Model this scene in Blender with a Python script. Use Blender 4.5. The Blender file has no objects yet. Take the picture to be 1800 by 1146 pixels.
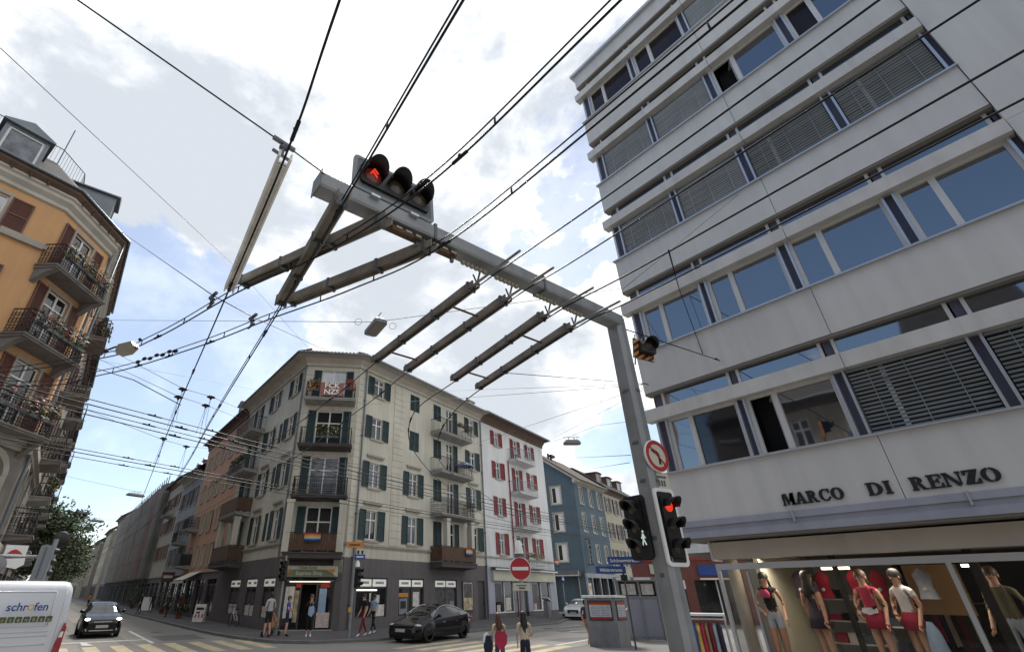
import bpy, math, random
from math import sin, cos, pi, radians as R
from mathutils import Matrix, Vector
rng = random.Random(7)
sc = bpy.context.scene
col = sc.collection

# ------------------------------------------------------------------ materials
MATS = {}
def M(name, c, rough=.8, metal=0., var=.10, scale=1.2, bump=0., bscale=30., streak=0., spec=.5, coat=0., emit=0., emitc=None, fleck=0.):
    m = bpy.data.materials.new(name); m.use_nodes = True
    nt = m.node_tree; N = nt.nodes; L = nt.links
    b = N['Principled BSDF']
    b.inputs['Roughness'].default_value = rough
    b.inputs['Metallic'].default_value = metal
    b.inputs['Specular IOR Level'].default_value = spec
    b.inputs['Coat Weight'].default_value = coat
    tc = N.new('ShaderNodeTexCoord')
    def noise(sca, mp=None, det=4.):
        n = N.new('ShaderNodeTexNoise'); n.inputs['Scale'].default_value = sca; n.inputs['Detail'].default_value = det
        if mp:
            p = N.new('ShaderNodeMapping'); p.inputs['Scale'].default_value = mp
            L.new(tc.outputs['Object'], p.inputs['Vector']); L.new(p.outputs['Vector'], n.inputs['Vector'])
        else: L.new(tc.outputs['Object'], n.inputs['Vector'])
        return n
    def vary(src, n, lo, hi, a=.3, z=.7):
        r = N.new('ShaderNodeMapRange'); r.inputs['From Min'].default_value = a; r.inputs['From Max'].default_value = z
        r.inputs['To Min'].default_value = lo; r.inputs['To Max'].default_value = hi
        L.new(n.outputs['Fac'], r.inputs['Value'])
        x = N.new('ShaderNodeVectorMath'); x.operation = 'MULTIPLY'
        if src is None: x.inputs[0].default_value = c[:3]
        else: L.new(src, x.inputs[0])
        L.new(r.outputs['Result'], x.inputs[1])
        return x.outputs['Vector']
    out = None
    if var: out = vary(out, noise(scale), 1-var, 1+var)
    if streak: out = vary(out, noise(1.6, (2.2, 2.2, .18), 6.), 1-streak, 1.02, .28, .6)
    if fleck: out = vary(out, noise(28., None, 2.), 1-fleck, 1+fleck)
    if out is None: b.inputs['Base Color'].default_value = (*c[:3], 1)
    else: L.new(out, b.inputs['Base Color'])
    if bump:
        bn = noise(bscale); bp = N.new('ShaderNodeBump'); bp.inputs['Strength'].default_value = bump; bp.inputs['Distance'].default_value = .02
        L.new(bn.outputs['Fac'], bp.inputs['Height']); L.new(bp.outputs['Normal'], b.inputs['Normal'])
    if emit:
        b.inputs['Emission Color'].default_value = (*(emitc or c)[:3], 1); b.inputs['Emission Strength'].default_value = emit
    MATS[name] = m
    return m
def hx(h, k=1.):
    v = [int(h[i:i+2], 16)/255 for i in (0, 2, 4)]
    return tuple(k*((x/12.92) if x <= .04045 else ((x+.055)/1.055)**2.4) for x in v)

plaster_cream = M('plaster_cream', (.54,.515,.43), .92, var=.10, scale=.45, bump=.25, bscale=60, streak=.16)
plaster_white = M('plaster_white', (.63,.63,.625), .92, var=.07, scale=.5, bump=.2, bscale=60, streak=.14)
plaster_orange = M('plaster_orange', (.56,.32,.15), .92, var=.07, scale=.8, bump=.25, bscale=60, streak=.08)
plaster_brick = M('plaster_terracotta', (.50,.28,.17), .92, var=.07, scale=.8, bump=.25, bscale=60, streak=.10)
plaster_blue = M('plaster_blue', (.085,.125,.155), .9, var=.08, scale=.7, bump=.2, bscale=60, streak=.10)
plaster_grey = M('plaster_greyblue', (.28,.295,.315), .92, var=.08, scale=.7, bump=.2, bscale=60, streak=.12)
plaster_sand = M('plaster_sand', (.40,.37,.29), .92, var=.07, scale=.7, bump=.2, bscale=60, streak=.12)
plaster_dun = M('plaster_dun', (.25,.21,.17), .92, var=.10, scale=.7, bump=.2, bscale=60, streak=.2)
plaster_dark = M('plaster_dark', (.13,.12,.115), .92, var=.10, scale=.7, bump=.2, bscale=60, streak=.2)
plinth = M('plinth_mauve', (.125,.110,.112), .8, var=.10, scale=1.5, bump=.2, bscale=40, streak=.14)
sandstone = M('sandstone', (.36,.33,.28), .9, var=.12, scale=2., bump=.4, bscale=24, streak=.15)
stone_grey = M('stone_grey', (.19,.172,.155), .9, var=.14, scale=2., bump=.5, bscale=20, streak=.15)
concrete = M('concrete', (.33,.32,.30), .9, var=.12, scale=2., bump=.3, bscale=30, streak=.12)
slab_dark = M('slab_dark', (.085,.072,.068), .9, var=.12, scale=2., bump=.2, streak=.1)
clad = M('cladding_white', (.605,.59,.565), .55, var=.05, scale=.5, bump=.05, bscale=12, streak=.08)
clad_b = M('cladding_white_aged', (.585,.57,.545), .6, var=.06, scale=.6, bump=.05, bscale=12, streak=.10)
clad_ledge = M('cladding_ledge', (.60,.58,.55), .6, var=.08, scale=1.5, streak=.14)
clad_grey = M('cladding_grey', (.34,.35,.41), .5, var=.06, scale=1.5, streak=.1)
awning_beige = M('awning_beige', (.50,.445,.385), .7, var=.05, scale=1., streak=.08)
soffit = M('soffit_grey', (.22,.20,.17), .8, var=.06)
pier_mauve = M('pier_mauve', (.085,.083,.12), .5, var=.06)
alu = M('aluminium', (.55,.56,.58), .35, .7, var=.05)
alu_light = M('aluminium_light', (.62,.61,.59), .45, .1, var=.05)
blind = M('blind_grey', (.25,.28,.30), .45, .35, var=.12, scale=2.)
blind_l = M('blind_silver', (.38,.42,.46), .45, .35, var=.12, scale=2.)
glass_sky = M('glass_coated', (.012,.02,.03), .03, var=0, spec=.5)
glass_sky.node_tree.nodes['Principled BSDF'].inputs['IOR'].default_value = 3.4
glass_dark = M('glass_dark', (.012,.014,.018), .05, var=.3, scale=.9, spec=.5)
glass_dark.node_tree.nodes['Principled BSDF'].inputs['IOR'].default_value = 1.7
glass_dim = M('glass_dim', (.022,.017,.017), .12, var=.4, scale=.8, spec=.3)
shop_brick = M('shop_maroon', (.20,.075,.06), .9, var=.1, streak=.1)
glass_curtain = M('glass_curtain', (.14,.15,.17), .08, var=.5, scale=2.5)
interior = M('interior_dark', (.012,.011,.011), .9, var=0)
frame_white = M('frame_white', (.70,.70,.68), .5, var=.04)
frame_dark = M('frame_dark', (.05,.05,.055), .5, var=.08)
shut_green = M('shutter_green', (.018,.042,.045), .6, var=.15, scale=3)
shut_red = M('shutter_red', (.22,.026,.028), .6, var=.12, scale=3)
shut_brown = M('shutter_brown', (.14,.055,.04), .6, var=.15, scale=3)
shut_grey = M('shutter_grey', (.11,.10,.10), .6, var=.15, scale=3)
iron = M('wrought_iron', (.022,.021,.022), .6, .2, var=.1)
iron_l = M('railing_grey', (.26,.27,.28), .5, .3, var=.1)
steel = M('galvanised_steel', (.29,.30,.31), .55, .3, var=.16, scale=2.2, streak=.2, bump=.08, bscale=25)
steel_d = M('painted_steel', (.12,.13,.14), .55, .3, var=.10)
wood_d = M('weathered_wood', (.235,.21,.18), .85, var=.25, scale=5, bump=.3, streak=.2)
wood_b = M('balcony_wood', (.10,.055,.032), .8, var=.2, scale=5, bump=.3, streak=.2)
wood_g = M('sunlit_wood', (.86,.85,.82), .8, var=.15, scale=5, bump=.2, streak=.1)  # base colour raised to stand in for sunlight on the leftmost trough
wire_m = M('wire_black', (.012,.012,.016), .5, .4, var=0)
wire_g = M('wire_grey', (.10,.105,.12), .5, .4, var=0)
porcelain = M('porcelain', (.30,.27,.20), .35, var=.1)
tile_r = M('roof_tile', (.10,.072,.06), .85, var=.25, scale=3, bump=.4, bscale=20)
slate = M('roof_slate', (.055,.05,.05), .8, var=.2, scale=4, bump=.5, bscale=16)
zinc = M('zinc_sheet', (.17,.19,.21), .5, .4, var=.1)
soffit_l = M('eave_cream', (.46,.43,.37), .85, var=.08, scale=1., streak=.08)
soffit_b = M('eave_brown', (.12,.075,.055), .85, var=.15, scale=2., streak=.1)
asphalt = M('asphalt', (.21,.20,.182), .9, var=.16, scale=.3, bump=.35, bscale=90, fleck=.10)
pave_m = M('pavement_asphalt', (.085,.078,.082), .9, var=.14, scale=.5, bump=.3, bscale=80, fleck=.12)
pave_l = M('pavement_pale', (.185,.178,.168), .9, var=.12, scale=.4, bump=.3, bscale=80, fleck=.1)
asphalt_d = M('asphalt_patch', (.125,.12,.115), .9, var=.14, scale=.8, bump=.3, bscale=90, fleck=.1)
asphalt_w = M('asphalt_worn', (.165,.158,.148), .85, var=.2, scale=.5, bump=.3, bscale=90, fleck=.1)
cast_iron = M('cast_iron', (.05,.048,.046), .6, .4, var=.2, scale=9, bump=.4, bscale=30)
kerb_m = M('kerb_granite', (.16,.155,.15), .85, var=.15, scale=2, bump=.3, fleck=.15)
paint_w = M('road_paint_white', (.55,.55,.52), .8, var=.18, scale=3., fleck=.2)
paint_y = M('road_paint_yellow', (.45,.375,.235), .8, var=.22, scale=2., fleck=.2)
black_p = M('black_plastic', (.010,.010,.011), .5, var=0)
grey_p = M('grey_plastic', (.20,.22,.24), .5, var=.06)
white_p = M('white_enamel', (.78,.78,.76), .4, var=.03)
red_p = M('red_enamel', (.42,.02,.025), .45, var=.05)
red_cloth = M('red_cloth', (.40,.018,.05), .9, var=.15, scale=8)
orange_p = M('orange_enamel', (.55,.22,.04), .5, var=.08)
yellow_p = M('yellow_enamel', (.60,.38,.05), .5, var=.05)
blue_p = M('blue_enamel', (.02,.07,.26), .45, var=.05)
green_p = M('sign_green', (.16,.19,.10), .6, var=.12)
cream_p = M('sign_cream', (.55,.53,.42), .6, var=.05)
letter_b = M('letter_black', (.012,.012,.015), .5, var=0)
letter_w = M('letter_white', (.8,.8,.78), .5, var=0)
lamp_red = M('lamp_red', (.35,.015,.01), .4, var=0, emit=.42, emitc=(1,.05,.02))
lamp_red_dim = M('lamp_red_soft', (.06,.018,.015), .35, var=0, emit=.025, emitc=(1,.07,.03))
lamp_off = M('lamp_off', (.05,.035,.02), .3, var=0)
lamp_white = M('lamp_white', (.5,.52,.5), .4, var=0, emit=.22, emitc=(.8,1,.9))
lamp_warm = M('lamp_warm', (.8,.7,.5), .4, var=0, emit=3., emitc=(1,.85,.6))
lit_strip = M('lit_sign', (.7,.7,.64), .6, var=.08, emit=.12, emitc=(1,1,.9))
car_black = M('car_paint_black', (.0035,.004,.006), .16, 0, var=0, coat=.3, spec=.25)
car_white = M('car_paint_white', (.72,.73,.74), .25, 0, var=0, coat=1.)
van_white = M('van_paint_white', (.60,.62,.66), .35, 0, var=.03, scale=.8, coat=.4)
tyre_m = M('tyre_rubber', (.014,.014,.014), .85, var=0)
rim_m = M('wheel_rim', (.35,.36,.38), .35, .8, var=0)
chrome = M('chrome_trim', (.6,.6,.62), .15, .9, var=0)
car_glass = M('car_glass', (.01,.012,.014), .03, var=0, spec=.7)
tail_red = M('tail_lamp', (.30,.012,.015), .2, var=0, coat=1.)
head_lit = M('headlamp_lit', (.9,.9,.85), .2, var=0, emit=3., emitc=(1,.95,.85))
head_off = M('headlamp', (.45,.48,.5), .15, .3, var=0, coat=1.)
plate_m = M('number_plate', (.45,.42,.38), .6, var=.1)
leaf = M('leaf_green', (.06,.11,.03), .7, var=.45, scale=1.4)
leaf_d = M('leaf_dark', (.032,.052,.020), .75, var=.5, scale=.8)
leaf_y = M('leaf_olive', (.085,.10,.035), .75, var=.4, scale=.8)
flower_r = M('flower_red', (.42,.06,.05), .7, var=.3, scale=9)
flower_y = M('flower_yellow', (.60,.42,.10), .7, var=.3, scale=9)
flower_p = M('flower_pale', (.55,.45,.42), .7, var=.3, scale=9)
bark = M('bark', (.07,.055,.045), .9, var=.2, scale=4, bump=.5)
terracotta = M('terracotta', (.30,.11,.06), .8, var=.15)
skin = M('skin', (.55,.32,.22), .6, var=.06, scale=6)
skin_t = M('skin_tan', (.38,.21,.14), .6, var=.06, scale=6)
hair_d = M('hair_dark', (.014,.010,.009), .5, var=.2, scale=20)
hair_b = M('hair_brown', (.08,.045,.025), .5, var=.2, scale=20)
def cloth(n, c): return M('cloth_'+n, c, .9, var=.12, scale=7, bump=.15, bscale=40)
c_grey, c_black, c_blue, c_lblue = cloth('grey',(.36,.38,.40)), cloth('black',(.012,.012,.014)), cloth('blue',(.05,.08,.30)), cloth('pale_blue',(.30,.42,.56))
c_navy, c_wine, c_white, c_cream = cloth('navy',(.018,.024,.045)), cloth('wine',(.18,.02,.035)), cloth('white',(.72,.72,.73)), cloth('cream',(.56,.46,.33))
c_jean, c_red, c_plum, c_pink = cloth('denim',(.09,.12,.17)), cloth('red',(.42,.03,.07)), cloth('plum',(.055,.040,.060)), cloth('pink',(.50,.05,.13))
c_tan, c_olive, c_pale = cloth('tan',(.35,.20,.11)), cloth('olive',(.13,.12,.07)), cloth('pale_denim',(.45,.50,.58))
banner_m = M('banner_cloth', (.30,.13,.10), .9, var=.12, scale=6)
net_m = M('scaffold_net', (.165,.155,.135), .9, var=.22, scale=.25, streak=.3, bump=.4, bscale=3)
net_r = M('scaffold_net_red', (.165,.105,.095), .9, var=.25, scale=.25, streak=.3, bump=.4, bscale=3)
poster_m = M('poster_paper', (.45,.36,.24), .6, var=.6, scale=3.5)
poster_d = M('poster_dark', (.06,.055,.06), .4, var=.6, scale=4)
poster_w = M('poster_white', (.60,.58,.53), .6, var=.25, scale=6)
screen_m = M('timetable_paper', (.60,.63,.70), .5, var=.15, scale=7)
wall_in = M('shop_wall', (.30,.26,.21), .9, var=.05)
floor_in = M('shop_floor', (.10,.085,.07), .6, var=.1)
tan_panel = M('shop_panel', (.45,.27,.13), .7, var=.08)

def clear_glass(name, tint, refl=1.45):
    m = bpy.data.materials.new(name); m.use_nodes = True; nt = m.node_tree; N = nt.nodes; L = nt.links
    for n in list(N): N.remove(n)
    o = N.new('ShaderNodeOutputMaterial'); t = N.new('ShaderNodeBsdfTransparent'); t.inputs[0].default_value = (*tint, 1)
    g = N.new('ShaderNodeBsdfGlossy'); g.inputs['Roughness'].default_value = .02
    f = N.new('ShaderNodeFresnel'); f.inputs['IOR'].default_value = refl
    x = N.new('ShaderNodeMixShader'); L.new(f.outputs[0], x.inputs[0]); L.new(t.outputs[0], x.inputs[1]); L.new(g.outputs[0], x.inputs[2]); L.new(x.outputs[0], o.inputs[0])
    return m
def waviness(m, s, st):                                      # float glass is never perfectly flat
    nt = m.node_tree; n = nt.nodes.new('ShaderNodeTexNoise'); n.inputs['Scale'].default_value = s; n.inputs['Detail'].default_value = 1.
    tc = nt.nodes.new('ShaderNodeTexCoord'); b = nt.nodes.new('ShaderNodeBump'); b.inputs['Strength'].default_value = st; b.inputs['Distance'].default_value = .02
    nt.links.new(tc.outputs['Object'], n.inputs['Vector']); nt.links.new(n.outputs['Fac'], b.inputs['Height']); nt.links.new(b.outputs['Normal'], nt.nodes['Principled BSDF'].inputs['Normal'])
waviness(glass_sky, .9, .25); waviness(glass_dark, 1.1, .25)
glass_clear = clear_glass('shop_glass', (.93,.94,.93))

# ------------------------------------------------------------------ mesh builder
class MB:
    def __init__(s, mat=None):
        s.v = []; s.f = []; s.mi = []; s.sm = []; s.mats = []; s.m = Matrix.Identity(4); s.cur = 0
        if mat: s.mat(mat)
    def mat(s, m):
        if m not in s.mats: s.mats.append(m)
        s.cur = s.mats.index(m); return s
    def add(s, vs, fs, smooth=False):
        b = len(s.v); s.v += [tuple(s.m @ Vector(p)) for p in vs]
        for f in fs: s.f.append([b+i for i in f]); s.mi.append(s.cur); s.sm.append(smooth)
        return s
    def box(s, x0, x1, y0, y1, z0, z1):
        return s.add([(x0,y0,z0),(x1,y0,z0),(x1,y1,z0),(x0,y1,z0),(x0,y0,z1),(x1,y0,z1),(x1,y1,z1),(x0,y1,z1)],
                     [(0,3,2,1),(4,5,6,7),(0,1,5,4),(1,2,6,5),(2,3,7,6),(3,0,4,7)])
    def cbox(s, c, d, rz=0.):
        o = s.m; s.m = s.m @ Matrix.Translation(c) @ Matrix.Rotation(rz, 4, 'Z')
        s.box(-d[0]/2, d[0]/2, -d[1]/2, d[1]/2, -d[2]/2, d[2]/2); s.m = o; return s
    def quad(s, *p): return s.add(p, [tuple(range(len(p)))])
    def prism(s, pts, h, axis='z', o=0., smooth=False):      # polygon (2d) extruded along axis from o to h
        n = len(pts)
        def P(a, b, t): return (a, b, t) if axis == 'z' else ((a, t, b) if axis == 'y' else (t, a, b))
        v = [P(a, b, o) for a, b in pts]+[P(a, b, h) for a, b in pts]
        s.add(v, [tuple(range(n-1, -1, -1)), tuple(range(n, 2*n))])
        return s.add(v, [(i, (i+1) % n, n+(i+1) % n, n+i) for i in range(n)], smooth)
    def ring(s, p0, p1, r0, r1=None, n=10, caps=True, smooth=True):
        r1 = r0 if r1 is None else r1; a = Vector(p0); b = Vector(p1); d = (b-a).normalized()
        u = d.orthogonal().normalized(); w = d.cross(u)
        v = [tuple(a+r0*(u*cos(2*pi*i/n)+w*sin(2*pi*i/n))) for i in range(n)]+[tuple(b+r1*(u*cos(2*pi*i/n)+w*sin(2*pi*i/n))) for i in range(n)]
        s.add(v, [(i, (i+1) % n, n+(i+1) % n, n+i) for i in range(n)], smooth)
        if caps: s.add(v, [tuple(range(n-1, -1, -1)), tuple(range(n, 2*n))])
        return s
    def tube(s, pts, r, n=6, smooth=True):
        P = [Vector(p) for p in pts]; v = []; u = None
        for i, p in enumerate(P):
            d = (P[min(i+1, len(P)-1)]-P[max(i-1, 0)]).normalized()
            if u is None: u = d.orthogonal().normalized()
            else: u = (u-d*u.dot(d)).normalized()
            w = d.cross(u)
            v += [tuple(p+r*(u*cos(2*pi*k/n)+w*sin(2*pi*k/n))) for k in range(n)]
        f = []
        for i in range(len(P)-1):
            for k in range(n): f.append((i*n+k, i*n+(k+1) % n, (i+1)*n+(k+1) % n, (i+1)*n+k))
        f += [tuple(range(n-1, -1, -1)), tuple((len(P)-1)*n+k for k in range(n))]
        return s.add(v, f, smooth)
    def ball(s, c, rx, ry=None, rz=None, nu=10, nv=7):
        ry = ry or rx; rz = rz or rx; v = []; f = []
        for j in range(nv+1):
            t = pi*j/nv
            for i in range(nu):
                a = 2*pi*i/nu; v.append((c[0]+rx*sin(t)*cos(a), c[1]+ry*sin(t)*sin(a), c[2]+rz*cos(t)))
        for j in range(nv):
            for i in range(nu): f.append((j*nu+i, (j+1)*nu+i, (j+1)*nu+(i+1) % nu, j*nu+(i+1) % nu))
        return s.add(v, f, True)
    def lathe(s, prof, n=14, c=(0,0,0), sx=1., sy=1.):
        v = []; f = []
        for r, z in prof:
            for i in range(n): v.append((c[0]+sx*r*cos(2*pi*i/n), c[1]+sy*r*sin(2*pi*i/n), c[2]+z))
        for j in range(len(prof)-1):
            for i in range(n): f.append((j*n+i, j*n+(i+1) % n, (j+1)*n+(i+1) % n, (j+1)*n+i))
        return s.add(v, f, True)
    def mesh(s, name):
        used = sorted({i for f in s.f for i in f}); ix = {o: n for n, o in enumerate(used)}
        me = bpy.data.meshes.new(name); me.from_pydata([s.v[i] for i in used], [], [[ix[i] for i in f] for f in s.f])
        for m in s.mats: me.materials.append(m)
        me.polygons.foreach_set('material_index', s.mi); me.polygons.foreach_set('use_smooth', s.sm)
        me.update(); return me
    def build(s, name, parent=None, loc=None, rz=0., me=None):
        o = bpy.data.objects.new(name, me or s.mesh(name)); col.objects.link(o)
        if parent: o.parent = parent
        if loc is not None: o.location = loc
        if rz: o.rotation_euler.z = rz
        return o
def build_each(mb, name, parent=None, gap=4):               # one object for every separate piece that was drawn into the builder
    par = list(range(len(mb.v)))
    def root(i):
        while par[i] != i: par[i] = par[par[i]]; i = par[i]
        return i
    seen = {}
    for i, p in enumerate(mb.v):
        k = tuple(round(c, gap) for c in p)
        if k in seen: par[root(i)] = root(seen[k])
        else: seen[k] = i
    for f in mb.f:
        for i in f[1:]: par[root(i)] = root(f[0])
    groups = {}
    for n, f in enumerate(mb.f): groups.setdefault(root(f[0]), []).append(n)
    out = []
    for fs in groups.values():
        q = MB(); idx = {}
        for n in fs:
            q.mat(mb.mats[mb.mi[n]]); ff = []
            for i in mb.f[n]:
                if i not in idx: idx[i] = len(q.v); q.v.append(mb.v[i])
                ff.append(idx[i])
            q.f.append(ff); q.mi.append(q.cur); q.sm.append(mb.sm[n])
        out.append(q.build(name, parent))
    return out
def link(name, me, parent=None, loc=(0,0,0), rot=(0,0,0)):
    o = bpy.data.objects.new(name, me); col.objects.link(o); o.parent = parent; o.location = loc; o.rotation_euler = rot
    return o
def tag(o, label, cat, group=None):
    o['label'] = label; o['category'] = cat
    if group: o['group'] = group
    return o
def struct(o, kind='structure'): o['kind'] = kind; return o
def thing(name, label, cat, loc=(0,0,0), rz=0., group=None):
    o = bpy.data.objects.new(name, None); col.objects.link(o); o.location = loc; o.rotation_euler.z = rz
    o.empty_display_size = .2
    return tag(o, label, cat, group)
def solo(mb, name, label, cat, origin, group=None):          # a one-mesh thing whose vertices were given in world space
    ox = Vector(origin); mb.v = [tuple(Vector(p)-ox) for p in mb.v]
    return tag(mb.build(name, None, origin), label, cat, group)
def copytree(o, parent=None):
    c = o.copy(); col.objects.link(c); c.parent = parent
    for ch in list(o.children): copytree(ch, c)
    return c
FONT_CACHE = {}
def text_geo(body, size, depth=.01, bold=0., spacing=1.):
    k = (body, size, depth, bold, spacing)
    if k in FONT_CACHE: return FONT_CACHE[k]
    cu = bpy.data.curves.new('lettering', 'FONT'); cu.body = body; cu.size = size; cu.extrude = depth/2; cu.offset = bold
    cu.align_x = 'CENTER'; cu.align_y = 'CENTER'; cu.space_character = spacing; cu.resolution_u = 3
    o = bpy.data.objects.new('lettering', cu); col.objects.link(o)
    dg = bpy.context.evaluated_depsgraph_get(); me = bpy.data.meshes.new_from_object(o.evaluated_get(dg))
    g = ([tuple(v.co) for v in me.vertices], [tuple(p.vertices) for p in me.polygons])
    bpy.data.objects.remove(o); bpy.data.meshes.remove(me); bpy.data.curves.remove(cu)
    FONT_CACHE[k] = g; return g
def put_text(mb, body, size, at, mat, depth=.01, bold=0., sx=1., face='-y', spacing=1.):
    v, f = text_geo(body, size, depth, bold, spacing)     # letters upright in the xz plane, read from -y
    old = mb.m; mb.mat(mat); mb.m = mb.m @ Matrix.Translation(at) @ Matrix.Rotation(pi/2, 4, 'X') @ Matrix.Diagonal((sx,1,1,1))
    mb.add(v, f); mb.m = old

# ------------------------------------------------------------------ facade pieces (x along the facade, y inwards, z up)
def wall_with_openings(mb, s0, s1, z0, z1, ops, rev=.18, mat=None, revmat=None):
    xs = sorted(set([s0, s1]+[min(max(o[i], s0), s1) for o in ops for i in (0, 1)]))
    zs = sorted(set([z0, z1]+[min(max(o[i], z0), z1) for o in ops for i in (2, 3)]))
    if mat: mb.mat(mat)
    for i in range(len(xs)-1):
        run = None
        for j in range(len(zs)-1):
            cx = (xs[i]+xs[i+1])/2; cz = (zs[j]+zs[j+1])/2
            solid = not any(o[0] < cx < o[1] and o[2] < cz < o[3] for o in ops)
            if solid: run = (run[0], zs[j+1]) if run else (zs[j], zs[j+1])
            if run and (not solid or j == len(zs)-2):
                mb.quad((xs[i],0,run[0]),(xs[i+1],0,run[0]),(xs[i+1],0,run[1]),(xs[i],0,run[1])); run = None
    if revmat: mb.mat(revmat)
    for a, b, c, d in [o[:4] for o in ops]:
        mb.quad((a,0,c),(a,rev,c),(b,rev,c),(b,0,c)); mb.quad((a,0,d),(b,0,d),(b,rev,d),(a,rev,d))
        mb.quad((a,0,c),(a,0,d),(a,rev,d),(a,rev,c)); mb.quad((b,0,c),(b,rev,c),(b,rev,d),(b,0,d))
CACHE = {}
def window(parent, s, z, w, h, fr=frame_white, glass=None, rev=.16, cross=.68, mull=1, sill=sandstone, surround=None, M4=None, name='window', head=None, ft=.065):
    k = ('win', ft, round(w,2), round(h,2), fr.name, glass.name, cross, mull, sill and sill.name, surround and surround.name, head and head.name)
    if k not in CACHE:
        b = MB(fr); y0, y1 = rev-.06, rev
        t = ft
        b.box(-w/2, -w/2+t, y0, y1, 0, h); b.box(w/2-t, w/2, y0, y1, 0, h); b.box(-w/2+t, w/2-t, y0, y1, 0, t); b.box(-w/2+t, w/2-t, y0, y1, h-t, h)
        for i in range(mull): x = -w/2+w*(i+1)/(mull+1); b.box(x-.045, x+.045, y0-.012, y1-.005, t, h-t)
        if cross: b.box(-w/2+t, w/2-t, y0-.006, y1-.008, h*cross-.035, h*cross+.035)
        if sill: b.mat(sill); b.box(-w/2-.12, w/2+.12, -.09, .02, -.14, -.003)
        if surround:
            b.mat(surround); q = .13
            b.box(-w/2-q, -w/2-.002, -.03, .02, 0, h+q); b.box(w/2+.002, w/2+q, -.03, .02, 0, h+q); b.box(-w/2-.002, w/2+.002, -.03, .02, h+.002, h+q)
        if head:
            b.mat(head); b.box(-w/2-.3, w/2+.3, -.14, .02, h+.38, h+.50); b.box(-w/2-.22, w/2+.22, -.07, .02, h+.28, h+.378)
        p = MB(glass); p.quad((-w/2,rev-.03,0),(w/2,rev-.03,0),(w/2,rev-.03,h),(-w/2,rev-.03,h))
        CACHE[k] = (b.mesh('window'), p.mesh('pane'))
    a, p = CACHE[k]; o = link(name, a, parent); pl = link('pane', p, o)
    if M4 is not None: o.matrix_local = M4 @ Matrix.Translation((s, 0, z))
    else: o.location = (s, 0, z)
    return o
def shutter_mesh(w, h, m):
    k = ('shut', round(w,2), round(h,2), m.name)
    if k not in CACHE:
        b = MB(m); t = .06
        b.box(0, t, -.045, 0, 0, h); b.box(w-t, w, -.045, 0, 0, h); b.box(t, w-t, -.045, 0, 0, t); b.box(t, w-t, -.045, 0, h-t, h); b.box(t, w-t, -.045, 0, h/2-t/2, h/2+t/2)
        n = int(h/.085)
        for i in range(n):
            z = t+(h-2*t)*(i+.5)/n; d = .03
            b.quad((t,-.035,z-d),(w-t,-.035,z-d),(w-t,-.008,z+d),(t,-.008,z+d))
        b.quad((t,-.004,t),(w-t,-.004,t),(w-t,-.004,h-t),(t,-.004,h-t))
        CACHE[k] = b.mesh('shutter')
    return CACHE[k]
def shutters(parent, s, z, w, h, m, sw=None, M4=None, closed=False, sides=(-1, 1)):
    sw = sw or w/2
    for sd in sides:
        x = (s-w/2-.03-sw if sd < 0 else s+w/2+.03); y = -.006
        if closed: x = s-w/2 if sd < 0 else s; sw = w/2; y = .05
        o = link('shutter', shutter_mesh(sw, h, m), parent)
        mt = Matrix.Translation((x, y, z))
        if not closed: a = rng.choice([.02, .03, .05, .05, .12, .26]); mt = (Matrix.Translation((s+sd*(w/2+.03), y, z)) @ Matrix.Rotation(-sd*a, 4, 'Z') @ Matrix.Translation((-sw if sd < 0 else 0, 0, 0)))
        o.matrix_local = (M4 @ mt) if M4 is not None else mt
def railing(mb, pts, z0, h=1., step=.11, r=.011, m=iron, ornate=False, solid=None):
    mb.mat(m)
    for (a, b) in zip(pts[:-1], pts[1:]):
        a = Vector((*a, 0)); b = Vector((*b, 0)); L = (b-a).length; n = max(1, int(L/step))
        for i in range(n+1):
            p = a.lerp(b, i/n); mb.ring((p.x,p.y,z0),(p.x,p.y,z0+h), r, n=4, caps=False)
        for z, rr in ((z0+h, .025), (z0+.08, .016)): mb.ring((a.x,a.y,z),(b.x,b.y,z), rr, n=5)
        if ornate:
            d = (b-a).normalized()
            for i in range(n):
                p = a.lerp(b, (i+.5)/n)
                for zc, rad in ((.25, .07), (.52, .09), (.78, .06)):
                    mb.tube([(p.x+d.x*rad*cos(t), p.y+d.y*rad*cos(t), z0+zc*h+rad*sin(t)) for t in [k*pi/4 for k in range(9)]], .013, 4)
        if solid:
            mb.mat(solid); d = (b-a).normalized(); nn = Vector((-d.y, d.x, 0))*.012; k = max(1, int(L/.14))
            for i in range(k):
                p = a.lerp(b, (i+.04)/k); q = a.lerp(b, (i+.96)/k)
                mb.prism([(p.x+nn.x,p.y+nn.y),(q.x+nn.x,q.y+nn.y),(q.x-nn.x,q.y-nn.y),(p.x-nn.x,p.y-nn.y)], z0+h-.05, 'z', z0+.1)
            mb.mat(m)
def foliage(mb, c, d, n, size, mats, rr=None):
    rr = rr or rng
    for i in range(n):
        p = Vector((c[0]+d[0]*rr.uniform(-.5,.5), c[1]+d[1]*rr.uniform(-.5,.5), c[2]+d[2]*rr.uniform(-.5,.5)))
        u = Vector((rr.gauss(0,1), rr.gauss(0,1), rr.gauss(0,1))).normalized(); w = u.orthogonal().normalized()*size*rr.uniform(.4,.8); u = u*size*rr.uniform(.6,1.2)
        mb.mat(mats[min(int(rr.random()**1.6*len(mats)), len(mats)-1)])
        mb.quad(tuple(p-u), tuple(p+w*.8), tuple(p+u), tuple(p-w*.8))
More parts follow.
